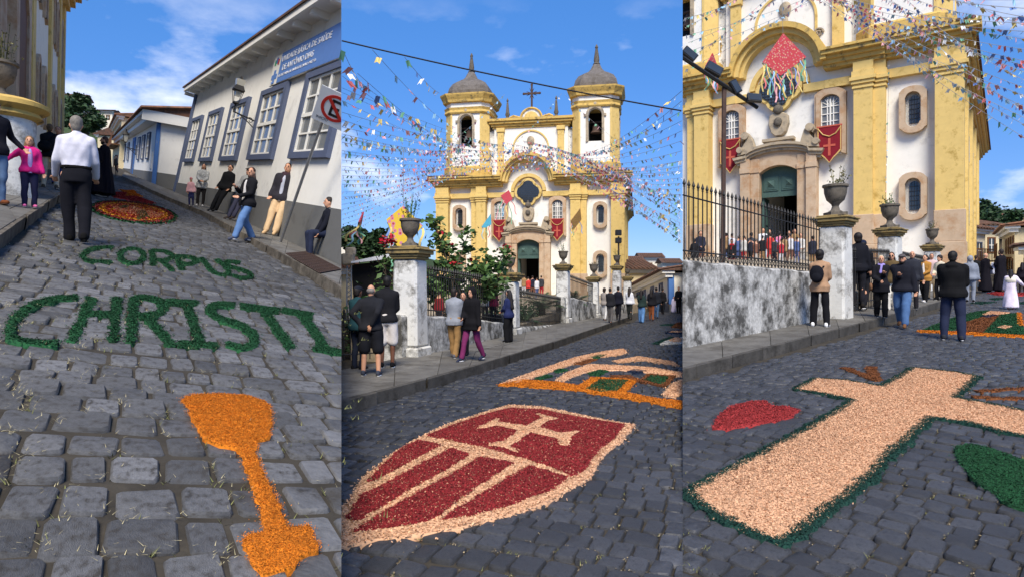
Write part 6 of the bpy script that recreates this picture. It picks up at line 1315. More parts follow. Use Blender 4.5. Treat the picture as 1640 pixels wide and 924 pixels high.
# street beyond the church (right)
simple_house('terraced_house', 'white two storey house with balcony at the street bend on the right', W(1578, 462, 60), (-.9, -.5, 0), 0, 6.0, 8, 5.2, 'whitew', 'roofd', [(.6, 2.6, 1.0, 1.6), (2.4, 2.6, 1.0, 1.6), (4.2, 2.6, 1, 1.6)], [(1.5, 1.2, 2.1)], panel=3, rise=1.4, fm='blue', balcony=(.3, 5.6, 2.5))
simple_house('terraced_house', 'yellow two storey house beside the white one at the bend', W(1600, 460, 66), (-.95, -.1, 0), 0, 3.2, 9, 6.0, 'cream', 'roofd', [(.4, 3.4, .9, 1.6), (1.8, 3.4, .9, 1.6)], [(.8, 1.2, 2.2)], panel=3, rise=1.3)
simple_house('terraced_house', 'beige two storey house with brown shutters and balcony at the right edge', W(1625, 468, 45), (.70, 1, .05), 0, 22, 14, 4.4, 'cream', 'roof', [(1, 2.6, 1.3, 1.3), (4.5, 2.6, 1.3, 1.3), (8, 2.6, 1.3, 1.3), (12, 2.6, 1.3, 1.3)], [(2, 1.4, 2.3), (6, 1.4, 2.3), (10, 1.4, 2.3)], panel=3, rise=.9, balcony=(4, 12, 2.4))
simple_house('terraced_house', 'white house with grey eave and lantern at the far right edge', W(1652, 476, 34), (.73, 1, .05), 0, 9, 10, 2.5, 'whitew', 'roofd', [(2, 1, 1.2, 1.4), (5, 1, 1.2, 1.4)], [(7, 1, 2.2)], panel=3, rise=.7, fm='blue')
hill('hill', [(1500, 350), (1550, 352), (1600, 358), (1700, 360), (1900, 350)], 170, 50, M['hill'], 3)
for i, (x, y, Y, h, w) in enumerate(((1562, 400, 130, 7.5, 7), (1582, 402, 125, 8.5, 7), (1600, 402, 128, 6.5, 7), (1572, 372, 150, 7.0, 5.5), (1618, 372, 160, 5.5, 4), (1626, 392, 140, 5, 5))):
    tree('hillside_tree', ['dark tree at the foot of the right hill next to the church flank', 'broad dark tree in the middle of the right hill', 'dark tree over the yellow house at the bend', 'tall crowned tree standing out on the right hilltop', 'small dark tree below the pale hilltop mansion', 'low dark tree above the beige house roof'][i], W(x, y, Y), h, w*.55, h*.5, M['leafd'], 1700, .8, 60+i, .3, group='trees on the right hill')
simple_house('hilltop_house', 'pale hilltop mansion at the right edge above the trees', W(1646, 362, 165), (-1, -.2, 0), 0, 6.5, 5, 3.2, 'cream', 'roofd', [(.5+k*1.5, 1.2, .8, 1.3) for k in range(4)], panel=3, rise=.9)
simple_house('hilltop_house', 'white hilltop house left of the tall crowned tree', W(1566, 350, 165), (-1, 0, 0), 0, 4.5, 4, 2.6, 'whitew', 'roofd', [(.6, .8, .8, 1.1), (2.4, .8, .8, 1.1)], panel=3, rise=.9)
simple_house('hilltop_house', 'white hilltop house with red roof right of the tall crowned tree', W(1612, 364, 162), (-1, 0, 0), 0, 5, 4, 2.6, 'whitew', 'roof', [(.6, .8, .8, 1.1), (2.8, .8, .8, 1.1)], panel=3, rise=.9)
# trees of the steep street hill (left)
for i, (x, y, Y, h, w) in enumerate(((122, 228, 150, 8.5, 7), (140, 232, 148, 6.5, 6), (116, 200, 165, 7.5, 6), (131, 184, 168, 5.5, 4), (158, 210, 160, 4, 4))):
    tree('hillside_tree', ['big dark tree above the heads at the church flank', 'dark tree behind the older man in white shirt', 'dark tree next to the ochre church cornice', 'slender dark tree crowning the left hill', 'small dark tree beside the pale hillside house'][i], W(x, y, Y), h, w*.55, h*.5, M['leafd'], 1700, .8, 80+i, .3, group='trees on the left hill')
# ------------------------------------------------------------------ bunting, cable, kites
FC = [(c[0]*.85+.09, c[1]*.85+.09, c[2]*.85+.09) for c in [(.62, .07, .07), (.07, .20, .55), (.75, .55, .12), (.07, .34, .17), (.78, .78, .76), (.72, .30, .32), (.22, .48, .68)]]
FM = [mat('flag_paper_%d' % i, c, .7, .06, 5) for i, c in enumerate(FC)]
def flag_rand():
    m = bpy.data.materials.new('flag_paper_mixed'); m.use_nodes = True; N = m.node_tree.nodes; L = m.node_tree.links; b = N['Principled BSDF']; b.inputs['Roughness'].default_value = .7
    g = N.new('ShaderNodeNewGeometry'); r = N.new('ShaderNodeValToRGB'); r.color_ramp.interpolation = 'CONSTANT'; el = r.color_ramp.elements; el[0].position = 0; el[0].color = (*FC[0], 1); el[1].position = 1/7; el[1].color = (*FC[1], 1)
    for i in range(2, 7): e = el.new(i/7); e.color = (*FC[i], 1)
    L.new(g.outputs['Random Per Island'], r.inputs[0]); L.new(r.outputs[0], b.inputs['Base Color']); return m
FR = flag_rand(); STR = mat('twine', (.25, .25, .25), .9)
strings = []; flags = []
def string(pa, pb, sag, n, size, panel, label_ends=None):
    """pa, pb = (px, py, depth)"""
    a, b = W(*pa), W(*pb); k = 24; pts = []
    for i in range(k+1): s = i/k; p = a.lerp(b, s); p.z -= sag*4*s*(1-s); pts.append(p)
    lim = {2: lambda p: abs(p.x) < K*p.y-.02, 3: lambda p: p.x > K*p.y+.02}[panel]
    pts = [p for p in pts if lim(p)]
    if len(pts) < 2: return
    si = len(strings); strings.append((pts, panel, LAB)); d = (b-a).normalized()
    for i in range(n):
        s = (i+random.uniform(.2, .8))/n; p = a.lerp(b, s); p.z -= sag*4*s*(1-s)
        if lim(p): flags.append((si, p, d, size*.84*random.uniform(.8, 1.2), size*F/p.y))
r = random.Random(4)
# centre: near strings under the cable
LAB = 'string of larger paper flags hanging just below the thick cable at left'
string((596, 80, 14), (730, 205, 40), .25, 13, .24, 2); string((648, 92, 15), (704, 150, 26), .1, 7, .22, 2); string((548, 96, 13), (745, 244, 42), .3, 20, .24, 2); string((548, 78, 13), (590, 140, 22), .2, 8, .22, 2)
LAB = 'flag string fanning from the upper left sky to the church gable'
for i in range(9): y0 = 112+i*13+r.uniform(-4, 4); string((548, y0, 15+i*1.6), (r.uniform(730, 880), 234+r.uniform(-6, 10), 52), .4, 34, .27, 2)
LAB = 'flag string fanning from the middle left sky to the left tower foot'
for i in range(13): y0 = 214+i*8.5+r.uniform(-3, 3); string((548, y0, 24+i*1.2), (r.uniform(700, 800), 240+i*3.0, 54), .35, 44, .23, 2)
LAB = 'faint flag string low in the left sky above the stage'
for i in range(8): y0 = 320+i*8; string((548, y0, 34+i), (r.uniform(690, 740), 268+i*3.0, 55), .25, 34, .17, 2)
LAB = 'flag string draped level across the two tower bases'
for i in range(6): string((r.uniform(690, 740), 236+i*5, 54), (r.uniform(860, 980), 236+i*6, 54), .5, 34, .24, 2)
LAB = 'densely flagged string running from the gable down to the lower right sky'
for i in range(13): string((r.uniform(800, 880), 226+i*2.2, 52), (1092, 318+i*5.8, 30), -.35, 62, .23, 2)
LAB = 'flag string rising from the right tower foot to the upper right sky'
for i in range(9): string((r.uniform(900, 960), 244+i*2, 52), (1092, 146+i*16, 20+i*1.2), .45, 26, .24, 2)
LAB = 'flag string running level from the right tower into the right sky'
for i in range(7): string((r.uniform(930, 990), 262+i*4, 52), (1092, 258+i*9, 32), .35, 34, .2, 2)
LAB = 'flag string dropping from the gable top finials'
string((808, 152, 52), (690, 250, 50), .3, 14, .25, 2); string((900, 150, 52), (800, 250, 50), .3, 12, .25, 2); string((905, 152, 52), (1010, 240, 50), .3, 12, .25, 2)
LAB = 'thin cord holding the yellow kite'
string((646, 318, 30), (646, 240, 30), 0, 3, .12, 2)
# right
LAB = "dense flag string crossing the close church's right cornice corner"
for i in range(16): string((r.uniform(1290, 1440), -14, 33), (1642, 30+i*12.5+r.uniform(-6, 6), 22), .35, 40, .21, 3)
LAB = 'flag string crossing the upper left of the close church front'
for i in range(7): string((r.uniform(1180, 1330), -14, 33), (1094, 30+i*14, 27), .2, 20, .20, 3)
LAB = 'short flag string in the top right corner of the photo'
for i in range(4): string((1440+i*30, -12, 25), (1642, 0+i*14, 15), .1, 7, .20, 3)
LAB = "thin vertical flag string hanging down the close church's right wall"
string((1424, 96, 30), (1418, 330, 32), .0, 16, .13, 3)
flags.sort(key=lambda f: -f[4]); roots = []
GRP = 'paper bunting strings'
for i, (pts, p, lb) in enumerate(strings):
    e = empty('bunting_string', pts[0], lb, 'bunting', 'bunting: '+lb); roots.append(e)
    mb = MB(); mb.tube([q-pts[0] for q in pts], .006 if pts[0].y < 22 else .009, 3); mb.build('twine', STR, e)
def flagverts(d, s, rr_):
    x = Matrix.Rotation(rr_.uniform(-1.2, 1.2), 3, 'Z') @ Vector((d.x, d.y, 0)).normalized()*s*.62; a = rr_.uniform(-.9, .9); z = Vector((0, 0, -1)); sw = Vector((-x.y, x.x, 0)).normalized(); dn = (z*math.cos(a)+sw*math.sin(a)+x.normalized()*rr_.uniform(-.5, .5)).normalized()*s
    return [-x/2, x/2, x/2+dn+sw*.04*s, dn*.68+sw*.12*s, -x/2+dn]
rf = random.Random(8); rest = {}
for i, (si, p, d, s, k) in enumerate(flags):
    v = flagverts(d, s, rf); fs = [(0, 1, 2, 3), (0, 3, 4)]
    if i < 290:
        me = bpy.data.meshes.new('flag'); me.from_pydata([(q+p-strings[si][0][0])[:] for q in v], [], fs); link('flag', me, FM[rf.randrange(7)], roots[si])
    else:
        V, Fq = rest.setdefault(si, ([], [])); n = len(V); V += [(q+p-strings[si][0][0])[:] for q in v]; Fq += [(n, n+1, n+2), (n, n+2, n+3), (n, n+3, n+4)]
for si, (V, Fq) in rest.items(): o = link('small_flags', np_mesh('small_flags', V, Fq), FR, roots[si]); o['kind'] = 'stuff'
a, b = W(547.5, 66, 12.9), W(1091, 178, 13.3); mb = MB(); pts = []
for i in range(21): s = i/20; q = a.lerp(b, s); q.z -= .06*4*s*(1-s); pts.append(q)
mb.tube(pts, .016, 5); tag(mb.build('overhead_cable', M['plastic'], clip=2), 'thick black cable crossing the sky above the domed towers', 'cable')
def pattern(name, base, spots, scale):
    m = mat(name, base, .75, .05, 5); nt = m.node_tree; N = nt.nodes; L = nt.links; tc = N.new('ShaderNodeTexCoord'); v = N.new('ShaderNodeTexVoronoi'); v.inputs['Scale'].default_value = scale; L.new(tc.outputs['Object'], v.inputs['Vector'])
    cr = N.new('ShaderNodeValToRGB'); cr.color_ramp.interpolation = 'CONSTANT'; e = cr.color_ramp.elements; e[0].position = 0; e[0].color = (*spots[0], 1); e[1].position = .22; e[1].color = (*spots[1], 1); q = e.new(.4); q.color = (*base, 1); L.new(v.outputs['Distance'], cr.inputs[0]); L.new(cr.outputs[0], N['Principled BSDF'].inputs['Base Color']); return m
K1 = pattern('yellow_floral_cotton', (.72, .48, .05), ((.45, .06, .05), (.60, .22, .30)), 7.5); K2 = pattern('red_floral_cotton', (.48, .05, .06), ((.60, .45, .15), (.50, .12, .16)), 12); K3 = pattern('brown_floral_cotton', (.45, .25, .10), ((.45, .06, .05), (.6, .45, .1)), 10)
def kite(label, c, corners, m, ribbons, rl, panel, seed=0, sway=.1):
    """corners: px offsets of the quad at the kite's depth"""
    px, py, Y = c; o = W(px, py, Y); e = empty('hanging_kite', o, label, 'kite', 'hanging festival kites'); q = [W(px+x, py+y, Y+dy)-o for x, y, dy in corners]; n = (q[1]-q[0]).cross(q[2]-q[0]).normalized()*.02
    mb = MB(); mb.add([v-n for v in q]+[v+n for v in q], [(0, 1, 2, 3), (7, 6, 5, 4)]+[((i+1) % 4, i, 4+i, 4+(i+1) % 4) for i in range(4)]); mb.build('kite_face', m, e)
    mb = MB(); mb.tube([q[0], q[2]], .012, 4); mb.tube([q[1], q[3]], .012, 4); mb.build('cross_sticks', M['wood'], e)
    r = random.Random(seed); cols = [0, 1, 2, 3, 5, 6, 2, 3]
    for k in range(ribbons):
        s = (k+.5)/ribbons; a = q[3].lerp(q[2], s*2) if s < .5 else q[2].lerp(q[1], s*2-1); L_ = rl*r.uniform(.6, 1.1); x = Vector((.05*r.uniform(.7, 1.3), 0, 0)); V = []; Fq = []; dr = r.uniform(-1, 1)*sway
        for i in range(9): t_ = i/8; p = a+Vector((dr*t_*L_+.06*math.sin(t_*7+k), .05*math.cos(t_*6+k*2), -L_*t_)); V += [p-x/2, p+x/2]
        for i in range(8): Fq.append((2*i, 2*i+1, 2*i+3, 2*i+2))
        link('ribbon', np_mesh('ribbon', [v[:] for v in V], Fq), FM[cols[(k+seed) % 8]], e)
    return e
e = kite('large yellow floral kite with long ribbons left of the first pier', (643, 366, 17), [(3, -36, 0), (34, -4, 0), (-2, 42, 0), (-24, -14, 0)], K1, 14, 1.1, 2, 1, .04)
mb = MB(); mb.tube([W(646, 330, 17)-W(643, 366, 17), W(646, 236, 17)-W(643, 366, 17)], .006, 4); mb.build('hanging_string', STR, e)
kite('edge on red kite in the sky above the stage truss', (577, 358, 18), [(5, -18, .1), (1, 2, .6), (-5, 12, 0), (-2, -2, -.5)], mat('kite_red', (.5, .06, .08), .7), 7, .45, 2, 2, .9)
kite('small red kite hanging before the left upper church window', (811, 318, 45), [(4, -13, 0), (10, 1, 0), (-1, 11, 0), (-9, -4, 0)], mat('kite_red', ()), 6, 1.5, 2, 3, .5)
kite('brown patterned kite hanging before the right church pilaster', (921, 352, 45), [(8, -18, 0), (10, 0, .5), (-4, 18, 0), (-7, 2, -.5)], K3, 6, .8, 2, 4, .4)
kite('blue and green kite turned sideways left of the left banner', (780, 356, 45), [(6, -13, 0), (7, 4, 0), (-4, 10, 0), (-9, 8, 0)], mat('kite_blue', (.07, .36, .5), .7), 4, .9, 2, 5, .1)
e = kite('large red floral kite with colourful ribbons before the quatrefoil window', (1254, 90, 26), [(0, -36, 0), (37, 2, 0), (-4, 32, 0), (-33, 10, 0)], K2, 26, 1.15, 3, 6, .35)
mb = MB(); mb.tube([W(1254, 54, 26)-W(1254, 90, 26), W(1252, -20, 26)-W(1254, 90, 26)], .008, 4); mb.build('hanging_string', STR, e)
kite('small red kite with ribbons behind the floodlights', (1140, 106, 24), [(1, -20, 0), (9, 2, .3), (0, 12, 0), (-10, 0, -.3)], K2, 12, .85, 3, 7, .25)
# ------------------------------------------------------------------ the people
BLK = (24, 24, 27); NAVY = (28, 33, 52)
# left street
person('grey haired man seen from behind in white shirt and black trousers', 122, 388, 202, 0, 1, arms=('fwd', 'fwd'), legs='step', top=dict(col=(206, 204, 214), name='shirt', t=.016, hem=1.0, fold=.008), bottom=dict(col=(22, 22, 28), wide=1.12), belt=(18, 16, 15), shoes=(16, 15, 15), sole=(20, 20, 20), hair=('short', (118, 112, 104)), build=1.02, vox=.010)
person('little girl in a bright pink jacket holding a hand on the left pavement', 47, 333, 114, 172, 1, .18, arms=('down', (.50, .05, 1.06)), legs='stand', female=True, child=True, top=dict(col=(205, 38, 118), front=(178, 150, 205), hem=.84, t=.024, fold=.012), bottom=dict(col=(30, 32, 58)), shoes=(232, 110, 160), hair=('xlong', (120, 92, 62)), vox=.010, headturn=12)
person('adult in dark jacket and jeans cropped by the left edge of the photo', -9, 327, 168, 150, 1, .18, arms=((-.42, .05, 1.0), 'down'), legs='stand', top=dict(col=(26, 26, 34)), bottom=dict(col=(84, 108, 140)), shoes=(110, 62, 36), sole=(60, 40, 30), vox=.011)
q = person('man in black sweater and beige trousers with a black shoulder bag by the church flank', 80, 302, 103, 5, 1, .18, arms=('front', 'front'), legs='apart', top=dict(col=(26, 26, 30)), bottom=dict(col=(196, 182, 156)), shoes=(90, 80, 66), hair=('short', (96, 74, 48)), vox=.012)
carried('shoulder_bag', 'black shoulder bag on the back of the man in beige trousers', 'bag', q[0], [('e', (-.1, -.2, 1.1), (.17, .09, .15)), ('e', (-.1, -.26, 1.06), (.12, .05, .09))], cloth(18, 18, 21), parts=[('strap', [('c', (-.12, -.15, 1.2), (.12, -.12, 1.44), .016, .016)], cloth(20, 20, 23))])
person('bearded man half hidden behind the black shoulder bag', 93, 297, 94, 185, 1, .18, arms=('front', 'front'), top=dict(col=(60, 36, 40)), bottom=dict(col=(46, 66, 128)), hair=('short', (60, 44, 36)), vox=.014)
person('robed man in black half hidden behind the white shirted man', 150, 313, 90, 40, 1, arms=('front', 'front'), cassock=(20, 18, 26), top=dict(col=(20, 18, 26)), hair=('short', (50, 38, 32)), vox=.015)
q = person('bearded man in long black robe carrying white cloth on the steep street', 168, 316, 97, -80, 1, arms=('front', 'front'), cassock=(22, 20, 28), top=dict(col=(22, 20, 28)), hair=('short', (70, 46, 34)), extra=('beard',), vox=.012)
carried('white_vestment', 'white folded vestment hanging from the arm of the robed man on the steep street', 'vestment', q[0], [('l', [((0.02, .27, z), rx, .05) for z, rx in ((.72, .17), (.9, .16), (1.08, .13))])], cloth(215, 215, 225), fold=.012)
person('distant grey figure walking along the blue cornered house', 186, 284, 36, 60, 1, .1, top=dict(col=(90, 88, 86)), bottom=dict(col=(80, 78, 78)), vox=.035)
person('small child in pink patterned jacket holding on by the clinic wall', 306, 331, 46, 175, 1, .15, child=True, top=dict(col=(214, 160, 158)), bottom=dict(col=(40, 44, 78)), hair=('short', (70, 52, 44)), hat=('beanie', (196, 120, 128)), shoes=(200, 200, 205), vox=.018)
person('woman in black and white plaid coat with black leggings', 320, 331, 69, 185, 1, .15, arms=('front', 'front'), female=True, top=dict(mat=pattern('plaid_wool', (.30, .30, .29), ((.04, .05, .05), (.55, .55, .52)), 14), hem=.72, flare=.1), bottom=dict(col=(38, 34, 34)), hair=('long', (30, 22, 20)), shoes=(210, 205, 200), vox=.016, roll=6)
person('man in black with sunglasses leaning back on the clinic wall', 347, 341, 82, -140, 1, .15, arms=('pocket', 'pocket'), legs='leanback', lean=-6, top=dict(col=(20, 20, 22), t=.026), bottom=dict(col=(22, 22, 24), wide=1.1), hair=('short', (38, 28, 24)), extra=('glasses',), vox=.014, roll=12)
person('older man with flat cap and grey jumper leaning on the wall', 375, 354, 90, -140, 1, .15, arms=('front', 'front'), legs='leanback', lean=-4, top=dict(col=(146, 146, 142)), bottom=dict(col=(62, 62, 78)), hat=('cap', (52, 50, 50)), hair=('short', (150, 146, 140)), shoes=(60, 50, 44), vox=.014, roll=12)
person('young woman in black cardigan and jeans walking with a phone', 388, 387, 120, -125, 1, .02, arms=('front', 'phone'), legs='walk', female=True, top=dict(col=(24, 24, 28), front=(196, 192, 188), hem=.82), bottom=dict(col=(92, 124, 168), wide=1.18), hair=('long', (58, 36, 28)), shoes=(70, 74, 90), sole=(225, 225, 225), vox=.011, headturn=-30, roll=8)
person('tall dark haired man in dark jacket and beige trousers by the sign pole', 436, 377, 122, -165, 1, .15, arms=('pocket', 'pocket'), legs='leanback', lean=-5, top=dict(col=(44, 42, 48), front=(170, 172, 184), t=.024), bottom=dict(col=(202, 172, 134), wide=1.15), scarf=(62, 46, 54), hair=('short', (34, 25, 21)), shoes=(196, 164, 124), sole=(200, 180, 150), vox=.011, roll=11)
person('man in navy clothes sitting on the pavement ledge beside the bottle', 527, 412, 96, -108, 1, .15, arms=('knee', 'knee'), legs='sit', top=dict(col=(24, 26, 36), hem=.88), bottom=dict(col=(36, 42, 62)), shoes=(34, 32, 34), hair=('short', (36, 27, 23)), vox=.012)
mb = MB(); q = G(1, 531, 408, .15); mb.box(-.35, .3, -.1, .35, -.4, .36); e = empty('stone_step', q, 'low stone step against the wall under the seated man', 'step'); mb.build('block', M['greyb'], e, clip=1, bevel=.02)
# centre
person('bald man in black sweater and black shorts with hands on hips', 594, 601, 146, 12, 2, .16, arms=('hip', 'back'), legs='apart', top=dict(col=(32, 33, 38), name='sweater', hem=.86), bottom=dict(col=(27, 28, 34), to=.5, wide=1.1), hair=('fringe', (120, 112, 106)), shoes=(58, 62, 74), sole=(225, 225, 225), build=1.12, vox=.010)
person('man in black sweater, white shorts and black socks beside the bald man', 620, 588, 146, 8, 2, .16, arms=('front', 'front'), legs='stand', top=dict(col=(27, 27, 31), name='sweater', hem=.86), bottom=dict(col=(206, 200, 196), to=.5, wide=1.1), hair=('short', (20, 17, 16)), skin=SKIN2, shoes=(24, 24, 26), sole=(215, 215, 215), vox=.011)
person('man with dark cap and teal jacket at the left railing', 573, 592, 134, 40, 2, .14, arms=('front', 'front'), top=dict(col=(30, 62, 70)), bottom=dict(col=(34, 40, 56)), hat=('cap', (26, 30, 40)), hair=('short', (30, 24, 22)), skin=SKIN2, vox=.013)
person('man in grey sweater and khaki trousers facing the mouldy wall', 727, 573, 112, 25, 2, .16, arms=('front', 'front'), legs='step', top=dict(col=(136, 140, 148), name='sweater'), bottom=dict(col=(150, 116, 74), wide=1.1), hair=('short', (34, 26, 22)), shoes=(90, 92, 100), sole=(205, 205, 205), build=1.06, vox=.011)
person('child in grey coat standing between the two adults at the wall', 742, 569, 102, 190, 2, .16, arms=('front', 'front'), top=dict(col=(78, 80, 88)), bottom=dict(col=(34, 34, 40)), hair=('short', (24, 20, 19)), vox=.014)
person('woman in black hooded cape and burgundy leggings walking', 756, 578, 117, 222, 2, .16, arms=('down', 'front'), legs='walk2', female=True, top=dict(col=(20, 19, 22), hem=.74, flare=.22, t=.04), bottom=dict(col=(112, 42, 84)), hat=('hood', (19, 18, 21)), hair=('short', (50, 34, 28)), shoes=(36, 42, 62), sole=(220, 220, 220), vox=.011)
person('long haired woman in navy jacket and wide black trousers', 815, 548, 84, -55, 2, .16, arms=('front', 'front'), female=True, top=dict(col=(36, 44, 82)), bottom=dict(col=(19, 19, 22), wide=1.5), hair=('xlong', (26, 21, 21)), shoes=(22, 22, 24), vox=.012)
mb = MB(); e = empty('speaker_case', gxy(792, 20.2, .42), 'black speaker case on the wall beside the woman in navy', 'speaker', rz=angw); mb.hexa([(-.42, -.2, 0), (.42, -.2, 0), (.42, .3, 0), (-.42, .3, 0)], [(-.38, -.12, .42), (.30, -.12, .36), (.30, .25, .36), (-.38, .25, .42)]); mb.build('shell', M['plastic'], e, bevel=.03)
CC = [('man in black jacket and grey trousers leading the crowd by the fourth pier', 977, 517, 56, 15, dict(col=(34, 34, 38)), dict(col=(92, 88, 86)), ('short', (30, 24, 22)), False),
 ('person in navy hooded jacket second in the walking crowd', 990, 513, 54, 10, dict(col=(24, 25, 36)), dict(col=(26, 26, 32)), ('short', (24, 20, 20)), False),
 ('long haired woman in white top in the walking crowd', 1008, 512, 52, 15, dict(col=(214, 214, 218)), dict(col=(44, 46, 44)), ('long', (36, 26, 22)), True),
 ('woman in dark vest with white sleeves and wide blue jeans', 1027, 517, 53, 10, dict(col=(38, 54, 52)), dict(col=(92, 134, 184), wide=1.4), ('long', (30, 22, 20)), True),
 ('person with brown trousers and dark backpack coat in the crowd', 1043, 514, 52, 5, dict(col=(26, 26, 32)), dict(col=(128, 74, 46)), ('long', (26, 20, 20)), True),
 ('person in black jacket and blue jeans at the crowd edge', 1051, 510, 50, 10, dict(col=(36, 38, 46)), dict(col=(70, 96, 128)), ('short', (24, 20, 20)), False),
 ('figure in black standing before the far white wall', 1061, 503, 42, 20, dict(col=(24, 24, 28)), dict(col=(24, 24, 28)), ('short', (24, 20, 20)), False),
 ('child in black near the blue corner strip', 1073, 500, 27, 180, dict(col=(24, 24, 26)), dict(col=(96, 82, 68)), ('short', (24, 20, 20)), False),
 ('person in black at the right edge of the centre view', 1087, 502, 43, 190, dict(col=(20, 20, 23)), dict(col=(20, 20, 23)), ('short', (24, 20, 20)), False),
 ('person hidden behind the woman in white top', 968, 513, 52, 20, dict(col=(140, 132, 126)), dict(col=(200, 198, 196)), ('curly', (40, 28, 22)), True)]
for lab, x, y, h, f, tp, bt, hr, fe in CC: person(lab, x, y, h, f, 2, .16 if x < 1020 else 0, top=tp, bottom=bt, hair=hr, female=fe, vox=.020, arms=('front', 'down'), legs='step', group='crowd walking up the centre street')
person('child in white robe beside the blue corner strip', 1079, 501, 27, 180, 2, 0, cassock=(206, 196, 216), top=dict(col=(206, 196, 216)), hair=('short', (30, 24, 22)), vox=.024)
cols = [(190, 186, 180), (150, 120, 84), (196, 60, 56), (40, 42, 56), (206, 206, 210), (58, 60, 66), (120, 84, 70), (80, 96, 140), (170, 50, 60), (30, 30, 34)]
rc = random.Random(21)
place2 = [(832, 478), (839, 476), (846, 479), (853, 477), (860, 480), (867, 477), (843, 473), (856, 473)]
desc2 = ['white', 'tan', 'red', 'navy', 'pale', 'charcoal', 'brown', 'blue']
for i, (x, y) in enumerate(place2): person('small figure in %s top in the throng at the far church door' % desc2[i], x, y, 36, rc.uniform(-40, 40), 2, .75, top=dict(col=cols[i]), bottom=dict(col=cols[(i+3) % 10]), hair=('short', (30, 24, 22)), vox=.04, arms=('front', 'front'), group='worshippers at the far church door')
for i, (x, y, lab, c) in enumerate(((776, 520, 'person in white behind the railing and shrub', (214, 214, 214)), (790, 520, 'person in magenta behind the railing and shrub', (170, 50, 90)), (703, 528, 'person in dark red behind the railing left of the grey sweater man', (120, 36, 40)))): person(lab, x, y, 62, 20, 2, .5, top=dict(col=c), bottom=dict(col=(40, 42, 50)), vox=.024)
# right
q = person('short haired woman in tan jacket with a black backpack by the pier', 1313, 523, 122, 12, 3, .15, arms=('front', 'front'), legs='apart', female=True, top=dict(col=(166, 132, 104), hem=.80), bottom=dict(col=(22, 22, 26), wide=1.1), hair=('curly', (24, 19, 18)), shoes=(228, 228, 228), sole=(235, 235, 235), vox=.010)
carried('backpack', 'black backpack worn by the woman in the tan jacket', 'backpack', q[0], [('e', (-.02, -.215, 1.2), (.155, .095, .205)), ('e', (-.02, -.29, 1.12), (.11, .05, .10))], cloth(20, 21, 28), fold=.004, parts=[('strap', [('c', (-.12, -.14, 1.36), (-.13, .06, 1.42), .02, .02)], cloth(22, 22, 28)), ('strap', [('c', (.1, -.14, 1.36), (.12, .06, 1.42), .02, .02)], cloth(22, 22, 28))])
q = person('woman in black leather jacket stepping up to the iron gate', 1382, 497, 112, 15, 3, .15, arms=('front', 'front'), legs='walk', female=True, top=dict(col=(25, 25, 29)), bottom=dict(col=(26, 26, 31)), hair=('short', (26, 22, 22)), hat=('beanie', (30, 36, 56)), shoes=(40, 36, 34), vox=.011)
carried('shoulder_bag', 'black leather bag of the woman at the iron gate', 'bag', q[0], [('e', (.16, -.16, 1.08), (.12, .07, .13))], cloth(18, 18, 21), parts=[('strap', [('c', (.14, -.15, 1.2), (-.08, -.1, 1.44), .014, .014)], cloth(20, 20, 23))])
person('person in dark hat behind the woman at the iron gate', 1374, 490, 116, -10, 3, .3, top=dict(col=(23, 24, 31)), bottom=dict(col=(30, 30, 36)), hair=('curly', (28, 22, 21)), vox=.014)
q = person('blonde woman in black coat with lilac scarf on the man\'s arm', 1411, 508, 99, 172, 3, .15, arms=('chest', 'front'), legs='step', female=True, top=dict(col=(25, 25, 31), hem=.70, flare=.10, t=.03), bottom=dict(col=(20, 20, 23), wide=1.15), scarf=(142, 130, 192), hair=('short', (188, 170, 140)), shoes=(28, 27, 29), vox=.010)
carried('handbag', 'brown handbag hanging beside the woman with the lilac scarf', 'bag', q[0], [('e', (.26, .03, .86), (.05, .11, .12))], cloth(120, 88, 66), parts=[('strap', [('c', (.25, .03, .97), (.16, .02, 1.42), .012, .012)], cloth(110, 80, 60))])
person('bearded man in grey cap, black puffer jacket and blue jeans', 1445, 523, 116, 188, 3, .02, arms=('down', 'chest'), legs='walk', top=dict(col=(27, 28, 36), t=.034, fold=.014, hem=.84), bottom=dict(col=(74, 104, 146), wide=1.12), hat=('cap', (84, 80, 80)), hair=('short', (40, 32, 28)), extra=('beard',), shoes=(112, 76, 48), sole=(70, 50, 36), build=1.1, vox=.010)
person('woman in mustard top and white trousers behind the couple', 1428, 497, 93, 185, 3, .15, female=True, top=dict(col=(92, 76, 50)), bottom=dict(col=(214, 210, 202), wide=1.2), hair=('long', (42, 30, 25)), extra=('glasses',), vox=.013)
person('bald man in dark quilted jacket behind the puffer jacket man', 1461, 494, 92, 178, 3, .15, top=dict(col=(44, 46, 54)), bottom=dict(col=(40, 38, 42)), hair=('fringe', (70, 58, 50)), skin=SKIN, vox=.013)
person('woman in mustard cardigan and white shirt walking on the right pavement', 1482, 484, 76, -150, 3, .15, arms=('front', 'down'), legs='step', female=True, top=dict(col=(170, 122, 60), front=(218, 212, 206), hem=.76), bottom=dict(col=(22, 22, 24), wide=1.2), hair=('short', (36, 27, 23)), shoes=(205, 200, 195), vox=.012)
person('woman in cream jacket and black trousers next to the mustard cardigan', 1505, 481, 72, -140, 3, .15, female=True, arms=('front', 'front'), top=dict(col=(200, 190, 168)), bottom=dict(col=(27, 27, 31)), hair=('curly', (32, 25, 22)), vox=.013)
person('person in pale pink top between the cardigan and cream jacket women', 1492, 479, 73, 170, 3, .15, female=True, top=dict(col=(196, 168, 166)), bottom=dict(col=(180, 160, 130)), hair=('short', (90, 70, 60)), vox=.016)
